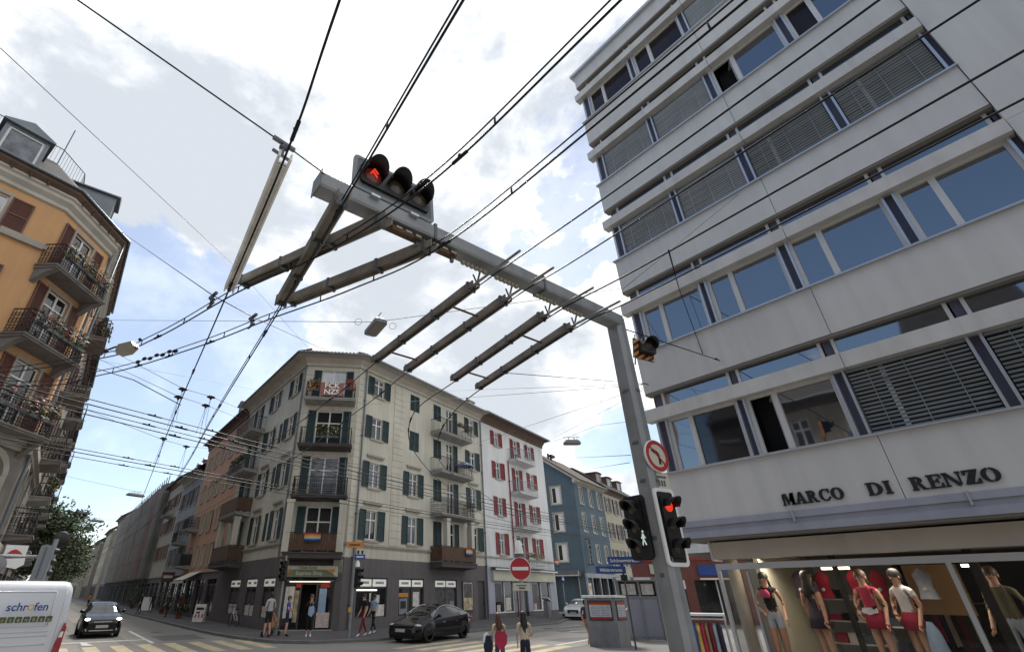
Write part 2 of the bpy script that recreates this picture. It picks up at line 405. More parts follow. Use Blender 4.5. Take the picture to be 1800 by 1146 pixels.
# ------------------------------------------------------------------ streets: the near street runs along +Y, the cross street along D2
D2 = Vector((.9593, .2823, 0)); DI = Vector((-.2823, .9593, 0))
CR = Vector((13.47, 27.83, 0)); CL = Vector((10.36, 29.55, 0)); RZ2 = R(16.4)
def FM(o, d):                                              # frame matrix of a facade
    d = Vector((d[0], d[1], 0)).normalized(); i = Vector((-d.y, d.x, 0))
    return Matrix(((d.x, i.x, 0, o[0]), (d.y, i.y, 0, o[1]), (0, 0, 1, 0), (0, 0, 0, 1)))
def frame_of(t): return Matrix.Translation(t.location) @ Matrix.Rotation(t.rotation_euler.z, 4, 'Z')
def offset_line(P, d):                                     # polyline pushed outwards (to the right of travel) by d, mitred
    out = []
    for i, p in enumerate(P):
        ns = []
        if i: e = (P[i]-P[i-1]).normalized(); ns.append(Vector((e.y, -e.x, 0)))
        if i < len(P)-1: e = (P[i+1]-P[i]).normalized(); ns.append(Vector((e.y, -e.x, 0)))
        n = sum(ns, Vector()).normalized(); out.append(p+n*(d/max(.3, n.dot(ns[0]))))
    return out
def strip(mb, A, zA, B, zB, smooth=False):
    for i in range(len(A)-1):
        mb.quad((A[i].x,A[i].y,zA),(A[i+1].x,A[i+1].y,zA),(B[i+1].x,B[i+1].y,zB),(B[i].x,B[i].y,zB))
def tiles(mb, a, b, za, up, drop, step=.24, r=.075, L=.9):
    a = Vector(a); b = Vector(b); n = int((b-a).length/step)
    for i in range(n):
        p = a.lerp(b, (i+.5)/n); q = p+up*L
        mb.ring((p.x,p.y,za),(q.x,q.y,za+drop*L), r, n=6)
def roof_line(T, P, zw, ze, out, mcove, mroof, rise, depth, tilem=None, gutter=zinc):
    """cove, eave, roof slope and gutter over the wall line P (left to right seen from the street)"""
    inv = frame_of(T).inverted(); W = [inv @ p for p in P]
    E1 = offset_line(W, out); E0 = offset_line(W, .02); H = offset_line(W, out*.45)
    c = MB(mcove)
    strip(c, E0, zw-.22, offset_line(W, .12), zw-.20); strip(c, offset_line(W, .12), zw-.20, offset_line(W, .12), zw)
    strip(c, offset_line(W, .12), zw, H, zw+(ze-zw)*.75); strip(c, H, zw+(ze-zw)*.75, E1, ze-.06); strip(c, E1, ze-.06, E1, ze+.02)
    c.build('eave', T)
    r = MB(mroof); I = offset_line(W, -depth); strip(r, offset_line(W, out+.05), ze+.02, I, ze+rise)
    B = offset_line(W, -depth*2); strip(r, I, ze+rise, B, ze+rise*.9)
    strip(r, offset_line(W, out+.05), ze-.03, offset_line(W, out+.05), ze+.02)
    o = r.build('roof', T)
    if tilem:
        t = MB(tilem); Eo = offset_line(W, out+.05)
        for i in range(len(Eo)-1):
            e = (Eo[i+1]-Eo[i]).normalized(); up = Vector((-e.y, e.x, 0)); tiles(t, Eo[i], Eo[i+1], ze+.06, up, rise/(depth+out))
        t.build('tile_course', o)
    if gutter:
        g = MB(gutter); g.tube([(p.x,p.y,ze-.02) for p in offset_line(W, out+.1)], .07, 6); g.build('gutter', T)
    return o
def shell(T, P, h, m, back=10.):                           # back and side walls, so the house is closed
    inv = frame_of(T).inverted(); W = [inv @ p for p in P]; B = offset_line(W, -back); b = MB(m)
    b.quad((W[0].x,W[0].y,0),(B[0].x,B[0].y,0),(B[0].x,B[0].y,h),(W[0].x,W[0].y,h))
    b.quad((W[-1].x,W[-1].y,0),(B[-1].x,B[-1].y,0),(B[-1].x,B[-1].y,h),(W[-1].x,W[-1].y,h))
    strip(b, B, 0, B, h); I = offset_line(W, -.02)
    for i in range(len(W)-1): b.quad((I[i].x,I[i].y,h),(I[i+1].x,I[i+1].y,h),(B[i+1].x,B[i+1].y,h),(B[i].x,B[i].y,h))
    return b.build('side_walls', T)
def wallpart(T, F, L, bands, ops, revmat=None, name='wall'):
    """bands: [(z0, z1, material)]"""
    b = MB(); b.m = F
    for z0, z1, m in bands:
        oo = [(a, c, max(d, z0), min(e, z1)) for a, c, d, e in ops if d < z1 and e > z0]
        b.mat(m); wall_with_openings(b, 0, L, z0, z1, oo, .18, m, revmat or m)
    return b.build(name, T)
def balcony(T, F, s0, s1, z, d=1., slab=concrete, rail=iron, h=1., ornate=False, solid=None, step=.12, thick=.16, taper=.12, group=None):
    b = MB(slab); b.m = F
    b.prism([(-d, z), (0.02, z), (0.02, z-thick-taper), (-d, z-thick)], s1, 'x', s0)
    b.box(s0-.05, s1+.05, -d-.05, .01, z-.055, z+.004)
    o = b.build('balcony', T)
    r = MB(); r.m = F; railing(r, [(s0+.05, 0.), (s0+.05, -d+.05), (s1-.05, -d+.05), (s1-.05, 0.)], z+.005, h, step, m=rail, ornate=ornate, solid=solid)
    r.build('railing', o)
    return o
def downpipe(T, F, s, z0, z1, m=zinc):
    b = MB(m); b.m = F; b.ring((s,-.1,z0),(s,-.1,z1), .055, n=8)
    for k in range(int((z1-z0)/2.4)): b.box(s-.09, s+.09, -.17, 0., z0+1.2+2.4*k, z0+1.25+2.4*k)
    b.build('downpipe', T)
def chimney(T, F, x, y, z0, z1, w=.7, m=concrete, pots=1):
    b = MB(m); b.m = F; b.box(x-w/2, x+w/2, y-w/2, y+w/2, z0, z1); b.box(x-w/2-.06, x+w/2+.06, y-w/2-.06, y+w/2+.06, z1, z1+.1)
    b.mat(zinc)
    for i in range(pots): b.ring((x-.15+.3*i,y,z1+.1),(x-.15+.3*i,y,z1+.5), .1, n=8)
    b.build('chimney', T)
def quoins(T, F, s0, s1, z0, z1, m, h=.44, name='pilaster'):
    b = MB(m); b.m = F; n = int((z1-z0)/h); hh = (z1-z0)/n
    for i in range(n): b.box(s0, s1, -.035, .01, z0+i*hh+.012, z0+(i+1)*hh-.012)
    b.build(name, T)
def dormer(T, F, s, y, z, w, h, d, m=zinc, glass=glass_dark, rise=.35):
    b = MB(m); b.m = F @ Matrix.Translation((s, y, z))
    b.box(-w/2, -w/2+.14, 0, d, 0, h); b.box(w/2-.14, w/2, 0, d, 0, h); b.box(-w/2+.14, w/2-.14, 0, d, h-.1, h); b.box(-w/2+.14, w/2-.14, 0, d, 0, .1)
    b.prism([(-w/2-.14, h), (w/2+.14, h), (w/2+.14, h+.07), (0, h+rise+.07), (-w/2-.14, h+.07)], d, 'y', -.16)
    o = b.build('dormer', T)
    f = MB(frame_white); f.m = b.m; a = w/2-.14
    f.box(-a, -a+.08, .05, .1, .1, h-.1); f.box(a-.08, a, .05, .1, .1, h-.1); f.box(-a, a, .052, .1, .1, .18); f.box(-a, a, .052, .1, h-.18, h-.1)
    f.mat(glass); f.quad((-a,.09,.1),(a,.09,.1),(a,.09,h-.1),(-a,.09,h-.1)); f.build('dormer_window', o)
    return o
def flowerbox(name_label, F, s0, s1, d, z, n=60, mats=None, group='planted boxes on the balconies', up=.35, name='flower_box'):
    c = F @ Vector(((s0+s1)/2, -d, z))
    t = thing(name, name_label, 'flower box', c, math.atan2(F[1][0], F[0][0]), group); L = s1-s0
    b = MB(steel_d); b.box(-L/2, L/2, -.06, .06, -.06, .06); b.build('box', t)
    p = MB(); foliage(p, (0, 0, -.05+up/2), (L, .42, up), n*2, .105, mats or [leaf, leaf_y, leaf, flower_r]); p.build('foliage', t)
    return t

# ================================================================== the pale corner house
P_R = [CL+Vector((0, 12.95, 0)), CL, CR, CR+D2*15.1]
corner = thing('corner_house', 'pale cream corner house with dark green shutters and a chamfered corner above the small shop', 'house', CR, RZ2)
inv = frame_of(corner).inverted()
FR = Matrix.Identity(4); FC = inv @ FM(CL, CR-CL); FL = inv @ FM(CL+Vector((0, 12.95, 0)), (0, -1))
ROWS = [(13.97, 1.28), (10.95, 1.45), (7.8, 1.55), (4.72, 1.68)]
opsR, opsL, opsC = [], [], []
def add_win(F, ops, s, z, w, h, sh=shut_green, sw=.6, closed=False, glass=None, **k):
    ops.append((s-w/2, s+w/2, z, z+h))
    if closed: shutters(corner, s, z, w, h, sh, M4=F, closed=True)
    else:
        window(corner, s, z, w, h, glass=glass or rng.choice([glass_dark, glass_dark, glass_curtain]), M4=F, **k)
        if sh: shutters(corner, s, z-.03, w, h+.06, sh, sw, M4=F)
for i, (z, h) in enumerate(ROWS):
    hd = sandstone if i >= 2 else None
    add_win(FR, opsR, 2.0, z, .98, h, head=hd)
    if i < 2: add_win(FR, opsR, 5.95, z, 1.1, h, closed=True)
    else: add_win(FR, opsR, 5.95, z, .95, h, head=hd)
    add_win(FR, opsR, 13.6, z, .85, h, sw=.58, head=hd)
    zd = (12.87, 9.87, 6.87, 3.72)[i]
    opsR.append((9.95, 10.85, zd+.02, z+h)); window(corner, 10.4, zd+.02, .9, z+h-zd-.02, glass=glass_dark, M4=FR, sill=None, cross=.72)
    shutters(corner, 10.4, zd+.02, .9, z+h-zd-.02, shut_green, .5, M4=FR, sides=(1,))
    add_win(FR, opsR, 8.75, z, 1.0, h, closed=True)
    # left facade and chamfer
    add_win(FL, opsL, 11.15, z, 1.05, h, sw=.58, head=hd)
    if i: add_win(FL, opsL, 9.2, z, .6, h, closed=True)
    add_win(FL, opsL, 7.1, z, 1.15, h, sw=.58, head=hd)
    opsL.append((2.45, 3.55, zd+.02, z+h)); window(corner, 3.0, zd+.02, 1.1, z+h-zd-.02, glass=glass_dark, M4=FL, sill=None, cross=.72)
    shutters(corner, 3.0, zd+.02, 1.1, z+h-zd-.02, shut_green, .55, M4=FL)
for z, top, w, g in ((12.98, 15.2, 1.6, glass_sky), (9.98, 12.35, 1.7, interior), (6.97, 9.35, 1.75, glass_curtain), (3.9, 6.4, 1.5, glass_dark)):
    opsC.append((1.85-w/2, 1.85+w/2, z, top)); window(corner, 1.85, z, w, top-z, glass=g, M4=FC, sill=None, cross=.66)
    shutters(corner, 1.85, z, w, top-z, shut_green, .5, M4=FC)
shopR = [(1.15, 3.75), (4.8, 7.3), (8.5, 11.05)]; shopL = [(10.5, 12.6), (7.2, 9.4), (3.5, 5.9)]
for a, b in shopR: opsR.append((a, b, .62, 2.68))
for a, b in shopL: opsL.append((a, b, .62, 2.68))
opsR.append((13.75, 14.75, .1, 2.65)); opsC.append((.4, 3.15, .1, 2.62))
def bands(m): return [(0, 3.7, plinth), (3.7, 15.75, m)]
wallpart(corner, FR, 15.1, bands(plaster_cream), opsR); wallpart(corner, FL, 12.95, bands(plaster_cream), opsL); wallpart(corner, FC, 3.55, bands(plaster_cream), opsC)
for F, L in ((FR, 15.1), (FC, 3.55), (FL, 12.95)):
    b = MB(sandstone); b.m = F; b.box(-.02, L+.02, -.10, .01, 4.36, 4.47); b.box(-.02, L+.02, -.05, .01, 4.26, 4.358); b.build('string_course', corner)
quoins(corner, FR, .02, .5, 4.5, 15.3, plaster_cream); quoins(corner, FR, 3.65, 4.75, 4.5, 15.3, plaster_cream)
quoins(corner, FC, 3.1, 3.54, 7.2, 15.3, plaster_cream); quoins(corner, FC, .01, .45, 7.2, 15.3, plaster_cream); quoins(corner, FL, 12.35, 12.94, 4.5, 15.3, plaster_cream)
quoins(corner, FL, 8.0, 8.5, 4.5, 15.3, plaster_cream)
roof_line(corner, P_R, 15.72, 16.12, .9, soffit_l, tile_r, 2.6, 4.6, tile_r)
shell(corner, P_R, 16., plaster_cream)
downpipe(corner, FR, .62, .1, 15.7); downpipe(corner, FL, 12.8, 3.7, 15.7); downpipe(corner, FR, 15.0, .1, 15.7)
for z, kw in ((12.87, {}), (9.87, {}), (6.87, dict(ornate=True)), (3.72, dict(solid=wood_b, thick=.3))):
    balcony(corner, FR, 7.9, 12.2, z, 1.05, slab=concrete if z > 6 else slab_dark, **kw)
for z, kw in ((12.96, {}), (9.96, {}), (6.95, dict(ornate=True)), (3.87, dict(solid=wood_b, thick=.3))):
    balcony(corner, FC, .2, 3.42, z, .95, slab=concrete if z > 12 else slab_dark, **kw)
for z, kw in ((12.87, {}), (9.87, {}), (6.87, dict(solid=wood_b)), (3.72, dict(solid=wood_b, thick=.3))):
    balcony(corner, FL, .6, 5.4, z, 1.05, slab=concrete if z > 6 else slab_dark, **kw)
for F, ss, z0, z1 in ((FC, (.28, 3.28), 3.9, 6.66), (FR, (8.9, 12.0), 3.75, 6.58), (FL, (.95, 5.05), 3.75, 6.58)):
    for s in ss:
        b = MB(plaster_cream); b.m = F; b.box(s-.19, s+.19, -.92, -.56, z0, z1-.16); b.box(s-.23, s+.23, -.95, -.52, z1-.16, z1); b.build('pillar', corner)
for s in (.3, 3.25):
    b = MB(sandstone); b.m = FC; b.prism([(-.55, 3.55), (0, 3.55), (0, 2.75), (-.2, 2.9), (-.45, 3.25)], s+.24, 'x', s-.24); b.build('corbel', corner)
chimney(corner, FR, 8.2, 3.2, 17., 18.5, .5, zinc, 1); chimney(corner, FR, 10.4, 3.2, 17., 18.0, .8, slate, 0)
for k, (a, b_) in enumerate(shopR+shopL):                   # ground floor shop windows with light boxes on top
    F = FR if k < 3 else FL; w = b_-a; b = MB(frame_dark); b.m = F @ Matrix.Translation(((a+b_)/2, 0, .62))
    for x in (-w/2, 0 if k != 1 else .05, w/2-.06): b.box(x, x+.06, .1, .17, 0, 2.06)
    b.box(-w/2, w/2, .102, .168, 0, .06); b.box(-w/2, w/2, .102, .168, 1.5, 1.58); b.box(-w/2, w/2, .102, .168, 2.0, 2.06)
    o = b.build('shop_window', corner)
    g = MB(glass_dark); g.m = b.m; g.quad((-w/2,.15,0),(w/2,.15,0),(w/2,.15,1.5),(-w/2,.15,1.5)); g.build('pane', o)
    for sd in (-1, 1):
        l = MB(lit_strip); l.m = b.m; xa, xb = ((-w/2+.08, -.06) if sd < 0 else (.1, w/2-.08)); l.box(xa, xb, .06, .16, 1.6, 1.98)
        l.mat(steel); 
        for q in range(9): xx = xa+.2+(xb-xa-.4)*q/9; l.box(xx, xx+(xb-xa)*.06, .055, .062, 1.73, 1.86)
        l.build('light_box', o)
    if k == 0:
        l = MB(lamp_warm); l.m = b.m; l.box(-w/2+.1, .4, .03, .09, 1.38, 1.43); l.build('strip_lamp', o)
    q = MB(poster_w); q.m = b.m
    if k == 0: q.box(.15, w/2-.1, .12, .13, .06, .65); q.box(.3, .75, .12, .131, .75, 1.15); q.box(-.6,-.35,.12,.13,.75,1.2); q.box(-.1,.08,.12,.132,.8,1.25)
    elif k == 1: q.mat(grey_p).box(-w/2+.15, -.35, .06, .14, .1, .95); q.mat(black_p).box(-w/2+.25, -.5, .05, .06, .4, .8); q.mat(orange_p).box(-w/2+.05, -.3, .04, .12, 1.02, 1.25); q.mat(poster_w).box(.25, .9, .12, .13, .5, 1.3)
    elif k == 2: q.mat(poster_d).box(-w/2+.1, w/2-.1, .12, .13, .1, 1.4); q.mat(grey_p).box(.5, 1.0, .09, .12, .15, .75)
    else: q.box(-w/2+.15, w/2-.15, .12, .13, .06, .6); q.mat(poster_d).box(-w/2+.3, w/2-.5, .12, .128, .7, 1.3)
    build_each(q, 'poster', o)
b = MB(frame_dark); b.m = FR; b.box(11.65, 13.0, -.07, .01, .68, 2.62); b.mat(poster_m).box(11.75, 12.9, -.08, -.069, .78, 2.52); b.mat(poster_d).box(11.82, 12.83, -.086, -.081, 1.55, 2.45)
b.build('poster_case', corner)
b = MB(frame_dark); b.m = FR; b.box(13.75, 14.75, .12, .18, .1, 2.65); b.mat(iron).box(14.6, 14.66, .06, .12, 1.05, 1.2); b.build('door', corner)
# shop entrance in the chamfer
b = MB(frame_dark); b.m = FC
for x in (.4, 1.28, 2.16, 3.07): b.box(x, x+.08, .1, .18, .1, 2.62)
b.box(.48, 3.07, .102, .178, 2.3, 2.4); b.mat(concrete).box(.3, 3.25, -.25, .18, 0, .16)
o = b.build('shop_front', corner)
g = MB(glass_dark); g.m = FC; g.quad((.4,.16,.1),(1.3,.16,.1),(1.3,.16,2.62),(.4,.16,2.62)); g.quad((2.2,.16,.1),(3.15,.16,.1),(3.15,.16,2.62),(2.2,.16,2.62)); g.build('pane', o)
g = MB(interior); g.m = FC; g.quad((1.3,1.2,.1),(2.2,1.2,.1),(2.2,1.2,2.62),(1.3,1.2,2.62)); g.quad((1.3,.18,.1),(1.3,1.2,.1),(1.3,1.2,2.62),(1.3,.18,2.62)); g.quad((2.2,.18,.1),(2.2,1.2,.1),(2.2,1.2,2.62),(2.2,.18,2.62)); g.build('entrance', o)
g = MB(poster_w); g.m = FC; g.box(.5, 1.0, .08, .09, .7, 2.2); g.mat(c_lblue).box(2.35, 2.75, .08, .09, .9, 2.1); g.mat(poster_m).box(1.03, 1.26, .08, .09, .5, 2.0); g.mat(red_p).box(1.05, 1.3, .06, .09, 2.15, 2.35); g.mat(red_p).box(2.4, 2.9, .06, .09, 2.15, 2.4)
g.mat(flower_p).box(2.3, 3.0, .05, .09, .25, .95); build_each(g, 'poster', o)
b = MB(zinc); b.m = FC; b.box(.55, 3.1, -.28, 0, 2.44, 2.52); b.mat(lamp_warm).box(.7, 2.9, -.27, -.2, 2.425, 2.438); b.build('sign_lamp', corner)
sg = thing('shop_sign', 'green and cream sign board reading Express Shop over the corner shop door', 'sign', CL+(CR-CL)*.5, 0)
sg.rotation_euler.z = math.atan2((CR-CL).y, (CR-CL).x)
b = MB(cream_p); b.box(-1.55, 1.5, -.42, -.05, 2.66, 3.22); b.mat(green_p).prism([(-1.45, 2.7), (1.4, 2.7), (1.05, 3.0), (.75, 3.03), (-.85, 3.03), (-1.1, 3.0)], -.421, 'y', -.432)
b.mat(green_p).box(-1.55, 1.5, -.425, -.419, 2.66, 2.69)
for x in (-1.22, 1.16): b.mat(orange_p).prism([(x-.2, 3.02), (x+.16, 3.06), (x+.2, 2.95), (x+.05, 2.86), (x-.16, 2.9)], -.434, 'y', -.446)
b.build('board', sg)
b = MB(); put_text(b, 'Express Shop', .27, (-.05, -.44, 2.84), cream_p, .02, .004); put_text(b, 'Tabak Kiosk', .2, (-.15, -.43, 3.12), green_p, .02, .004); b.build('lettering', sg)
# things on its balconies
def flag(label, F, s0, s1, d, z, h, stripes, text=None, name='flag', tcol=letter_w, cat='flag', rows=None):
    t = thing(name, label, cat, F @ Vector(((s0+s1)/2, -d, z)), math.atan2(F[1][0], F[0][0])); w = s1-s0; b = MB(); n = 10
    for i, m in enumerate(stripes):
        b.mat(m); za = h/2-h*i/len(stripes); zb = h/2-h*(i+1)/len(stripes)
        for k in range(n):
            x0 = -w/2+w*k/n; x1 = -w/2+w*(k+1)/n; f = lambda x: .02*sin(9*x)
            b.quad((x0,f(x0),zb),(x1,f(x1),zb),(x1,f(x1),za),(x0,f(x0),za))
            b.quad((x0,f(x0)+.012,zb),(x0,f(x0)+.012,za),(x1,f(x1)+.012,za),(x1,f(x1)+.012,zb))
    b.build('cloth', t)
    if rows:
        q = MB()
        for tx, sz, zz in rows: put_text(q, tx, sz, (0, -.04, zz), tcol, .012, .012, 1.1)
        q.build('lettering', t)
    return t
wFC = frame_of(corner) @ FC; wFR = frame_of(corner) @ FR; wFL = frame_of(corner) @ FL
flag('reddish cloth banner with pale capitals FCK NZS on the top corner balcony', wFC, 1.15, 2.65, 1.03, 13.5, .92, [banner_m], rows=[('FCK', .48, .22), ('NZS', .48, -.21)], name='banner', cat='banner')
rain = [c_red, orange_p, yellow_p, c_lblue, blue_p, c_navy]
flag('small rainbow flag on the brown balcony over the shop door', wFC, 1.3, 2.2, 1.04, 4.62, .46, rain)
flag('small rainbow flag on the brown balcony of the long cream front', wFR, 10.7, 11.5, 1.14, 4.45, .5, rain)
flowerbox('tall red and yellow flowers left of the protest banner on the top corner balcony', wFC, .3, 1.1, .9, 13.45, 90, [leaf, flower_r, flower_y, flower_r], None, .75)
flowerbox('red flowers right of the protest banner on the top corner balcony', wFC, 2.75, 3.35, .9, 13.6, 70, [flower_r, leaf, flower_r], None, .7)
flowerbox('green plants with an orange bloom on the open corner balcony, second from the top', wFC, 1.2, 2.6, .85, 10.4, 60, [leaf_d, leaf, flower_y], None, .8)
flowerbox('green trough with red flowers on the top balcony of the long cream front', wFR, 10.0, 12.1, 1.05, 13.75, 110, [leaf_y, leaf, leaf, flower_r], None, .35)
flowerbox('dark bushy plants on the left street front balcony, second from the top', wFL, 1.0, 5.0, .95, 10.5, 130, [leaf_d, leaf_d, leaf_y], None, .7)
t = thing('parasol', 'faded blue parasol on the second highest balcony of the long cream front', 'parasol', wFR @ Vector((11.5, -.6, 9.88)), 0)
b = MB(c_lblue); b.lathe([(.02, 1.25), (.35, 1.14), (.75, .92), (.72, .86)], 8); b.build('canopy', t); b = MB(iron); b.ring((0,0,0),(0,0,1.28), .02); b.build('pole', t)

# ================================================================== white house with red shutters
O = CR+D2*15.1; white = thing('white_house', 'white house with bright red shutters and white balconies beside the cream corner house', 'house', O, RZ2); ops = []
WR = [(13.84, 1.26), (10.86, 1.42), (7.73, 1.48), (4.66, 1.62)]
for i, (z, h) in enumerate(WR):
    for s, w in ((2.65, .85), (9.15, .85)):
        ops.append((s-w/2, s+w/2, z, z+h)); window(white, s, z, w, h, glass=rng.choice([glass_dark, glass_curtain])); shutters(white, s, z-.03, w, h+.06, shut_red, .56)
    zd = (12.95, 9.97, 6.95, 3.85)[i]; top = z+h
    ops.append((5.75, 6.65, zd+.02, top)); window(white, 6.2, zd+.02, .9, top-zd-.02, glass=glass_dark, sill=None, cross=.75); shutters(white, 6.2, zd+.02, .9, top-zd-.02, shut_red, .5)
    balcony(white, Matrix.Identity(4), 4.7, 8.3, zd, 1.05, slab=plaster_white, rail=iron_l, step=.16)
ops += [(1.1, 4.2, .45, 2.65), (7.3, 10.9, .45, 2.65), (4.9, 6.5, .1, 2.65)]
wallpart(white, Matrix.Identity(4), 12.25, [(0, .45, plinth), (.45, 3.7, clad_grey), (3.7, 15.8, plaster_white)], ops)
PW = [O, O+D2*12.25]
roof_line(white, PW, 15.75, 16.2, .95, soffit_b, tile_r, 2.4, 4.5, tile_r); shell(white, PW, 16., plaster_white)
b = MB(sandstone); b.box(0, 12.25, -.09, .01, 4.34, 4.45); b.build('string_course', white)
b = MB(cream_p); b.box(.7, 11.7, -.22, .0, 2.7, 3.45); b.mat(steel_d).box(.6, 11.8, -.5, -.0, 3.55, 3.66); b.mat(white_p).box(.6, 11.8, -.52, -.46, 3.47, 3.55); b.build('fascia', white)
for a, c in ((1.1, 4.2), (7.3, 10.9)):
    b = MB(frame_white)
    for x in (a, (a+c)/2-.04, c-.1): b.box(x, x+.1, .08, .17, .45, 2.65)
    b.box(a, c, .085, .165, .45, .53); o = b.build('shop_window', white)
    g = MB(glass_dark); g.quad((a,.15,.45),(c,.15,.45),(c,.15,2.65),(a,.15,2.65)); g.build('pane', o)
    g = MB(poster_w); g.box(a+1.8, a+2.6, .12, .14, .6, 1.5); g.mat(flower_p).box(a+.4, a+.9, .12, .14, .55, 1.0); g.mat(poster_d).box(a+.2,a+1.2,.12,.139,1.2,2.5); build_each(g, 'poster', o)
b = MB(frame_dark); b.box(4.9, 6.5, .13, .18, .1, 2.65); b.mat(frame_white).box(5.66, 5.74, .08, .13, .1, 2.65); b.build('door', white)
downpipe(white, Matrix.Identity(4), 4.5, .1, 12.8, shut_red); chimney(white, Matrix.Identity(4), 2.6, 3., 17., 18.7, 1.0, sandstone, 1)
wFW = frame_of(white)
flowerbox('orange flowers along the lowest white balcony of the white house', wFW, 5.2, 8.0, 1.1, 4.6, 70, [leaf, flower_y, orange_p], None, .35)
flag('small dark rainbow flag hung at the right end of the white house over the shop', wFW, 10.9, 11.7, .8, 4.3, .7, [c_red, yellow_p, blue_p, c_navy])
t = thing('balcony_chair', 'small grey chair on the top balcony of the white house', 'chair', wFW @ Vector((5.4, -.6, 12.96)), RZ2)
b = MB(iron_l); b.box(-.22, .22, -.22, .22, .42, .46); b.build('seat', t); b = MB(iron_l); b.box(-.22, .22, .19, .22, .46, .9); b.build('backrest', t)
for x in (-.19, .19):
    for y in (-.19, .19): b = MB(iron_l); b.ring((x,y,0),(x,y,.42), .015); b.build('leg', t)

# ================================================================== blue house, side street gable and front
O = CR+D2*34.9; blue = thing('blue_house', 'slate blue house with pale stone window surrounds and a gable beyond the white house', 'house', O, RZ2)
FG = Matrix(((0, -1, 0, 0), (-1, 0, 0, 10), (0, 0, 1, 0), (0, 0, 0, 1)))
FG = frame_of(blue).inverted() @ FM(O+DI*10, -DI); ops = []; og = []
for z, h in ((10.95, 1.95), (7.95, 1.95), (4.85, 1.8)):
    for s in (1.7, 4.5, 7.2):
        if z < 5 and s < 2: continue
        ops.append((s-.5, s+.5, z, z+h)); window(blue, s, z, 1.0, h, glass=glass_dim, surround=sandstone, cross=0, ft=.12)
    for s in (7.6, 3.4): og.append((s-.62, s+.62, z, z+h)); window(blue, s, z, 1.24, h, glass=glass_dim, surround=sandstone, M4=FG, cross=0, ft=.14); q = MB(c_white); q.m = FG; q.quad((s+.05,.12,z+.1),(s+.45,.12,z+.1),(s+.45,.12,z+h-.1),(s+.05,.12,z+h-.1)); q.build('curtain', blue)
ops += [(1.2, 7.8, .2, 3.2)]; og += [(6.2, 9.2, .1, 3.3)]
wallpart(blue, Matrix.Identity(4), 8.9, [(0, 3.6, plaster_blue), (3.6, 13.6, plaster_blue)], ops); wallpart(blue, FG, 10., [(0, 13.6, plaster_blue)], og)
b = MB(plaster_blue); b.m = FG; b.prism([(0, 13.6), (10, 13.6), (5, 17.2)], .3, 'y', 0); b.build('gable', blue)
b = MB(soffit_l); b.m = FG; b.prism([(5, 17.45), (10.7, 13.35), (10.7, 13.1), (5, 17.15), (-.7, 13.1), (-.7, 13.35)], .02, 'y', -.45)
b.build('verge', blue)
b = MB(tile_r); b.m = FG; b.prism([(5, 17.62), (10.9, 13.4), (10.8, 13.3), (5, 17.45)], 9.5, 'y', -.5); b.prism([(5, 17.62), (5, 17.45), (-.8, 13.3), (-.9, 13.4)], 9.5, 'y', -.5); b.build('roof', blue)
b = MB(soffit_l); b.prism([(-.8, 13.3), (0, 13.05), (0, 12.98+.5), (-.85, 13.55)], 8.9, 'x', -.4); b.build('eave', blue)
shell(blue, [O+D2*.6, O+D2*8.9], 13.4, plaster_blue, 9.9)
b = MB(interior); b.quad((1.2,.5,.2),(7.8,.5,.2),(7.8,.5,3.2),(1.2,.5,3.2)); b.mat(frame_dark)
for x in (1.2, 3.4, 5.6, 7.7): b.box(x, x+.1, .3, .45, .2, 3.2)
b.mat(interior); b.mat(steel).box(-.3, 8.9, -.22, -.02, 3.22, 3.65)
for x in (-.3, 1.1, 3.4, 5.6, 7.7): b.mat(steel).box(x, x+.22, -.2, -.02, .1, 3.22)
b.box(-.3, 8.9, -.2, -.02, .1, .95); b.mat(poster_w).box(.1, .9, -.1, -.03, 1.6, 2.7); b.mat(orange_p).box(.35, .75, -.12, -.1, 2.1, 2.5); b.mat(interior)
b.m = FG; b.quad((6.2,.6,.1),(9.2,.6,.1),(9.2,.6,3.3),(6.2,.6,3.3)); b.mat(soffit_l).box(9.1, 9.2, -.02, .3, .1, 3.3); b.build('shop_front', blue)
b = MB(steel_d); b.m = FG; b.box(5.9, 9.6, -.35, 0., 3.35, 3.95); b.mat(cream_p).box(6.1, 9.4, -.36, -.351, 3.42, 3.5); b.box(9.3, 9.4, -.362, -.352, 3.5, 3.88); b.build('fascia', blue)
b = MB(iron); b.ring((2.5,4,16.2),(2.5,4,17.6), .12); b.ring((3.3,4,16.2),(3.3,4,17.5), .15); b.box(3.1, 4.2, 3.8, 4.2, 17.3, 17.6); b.build('chimney', blue)
t = thing('neon_sign', 'vertical dark neon letters reading HOTEL on the front of the blue house', 'sign', O+D2*1.0, RZ2)
b = MB(iron); b.box(-.03, .03, -.75, 0, 7.05, 7.12); b.box(-.03, .03, -.75, 0, 4.45, 4.52); b.build('bracket', t)
b = MB()
for i, ch in enumerate('HOTEL'): put_text(b, ch, .58, (.02, -.5, 6.72-i*.5), letter_b, .1, .02)
for i, ch in enumerate('HOTEL'): put_text(b, ch, .6, (.05, -.42, 6.72-i*.5), cream_p, .06, .03)
b.build('lettering', t)
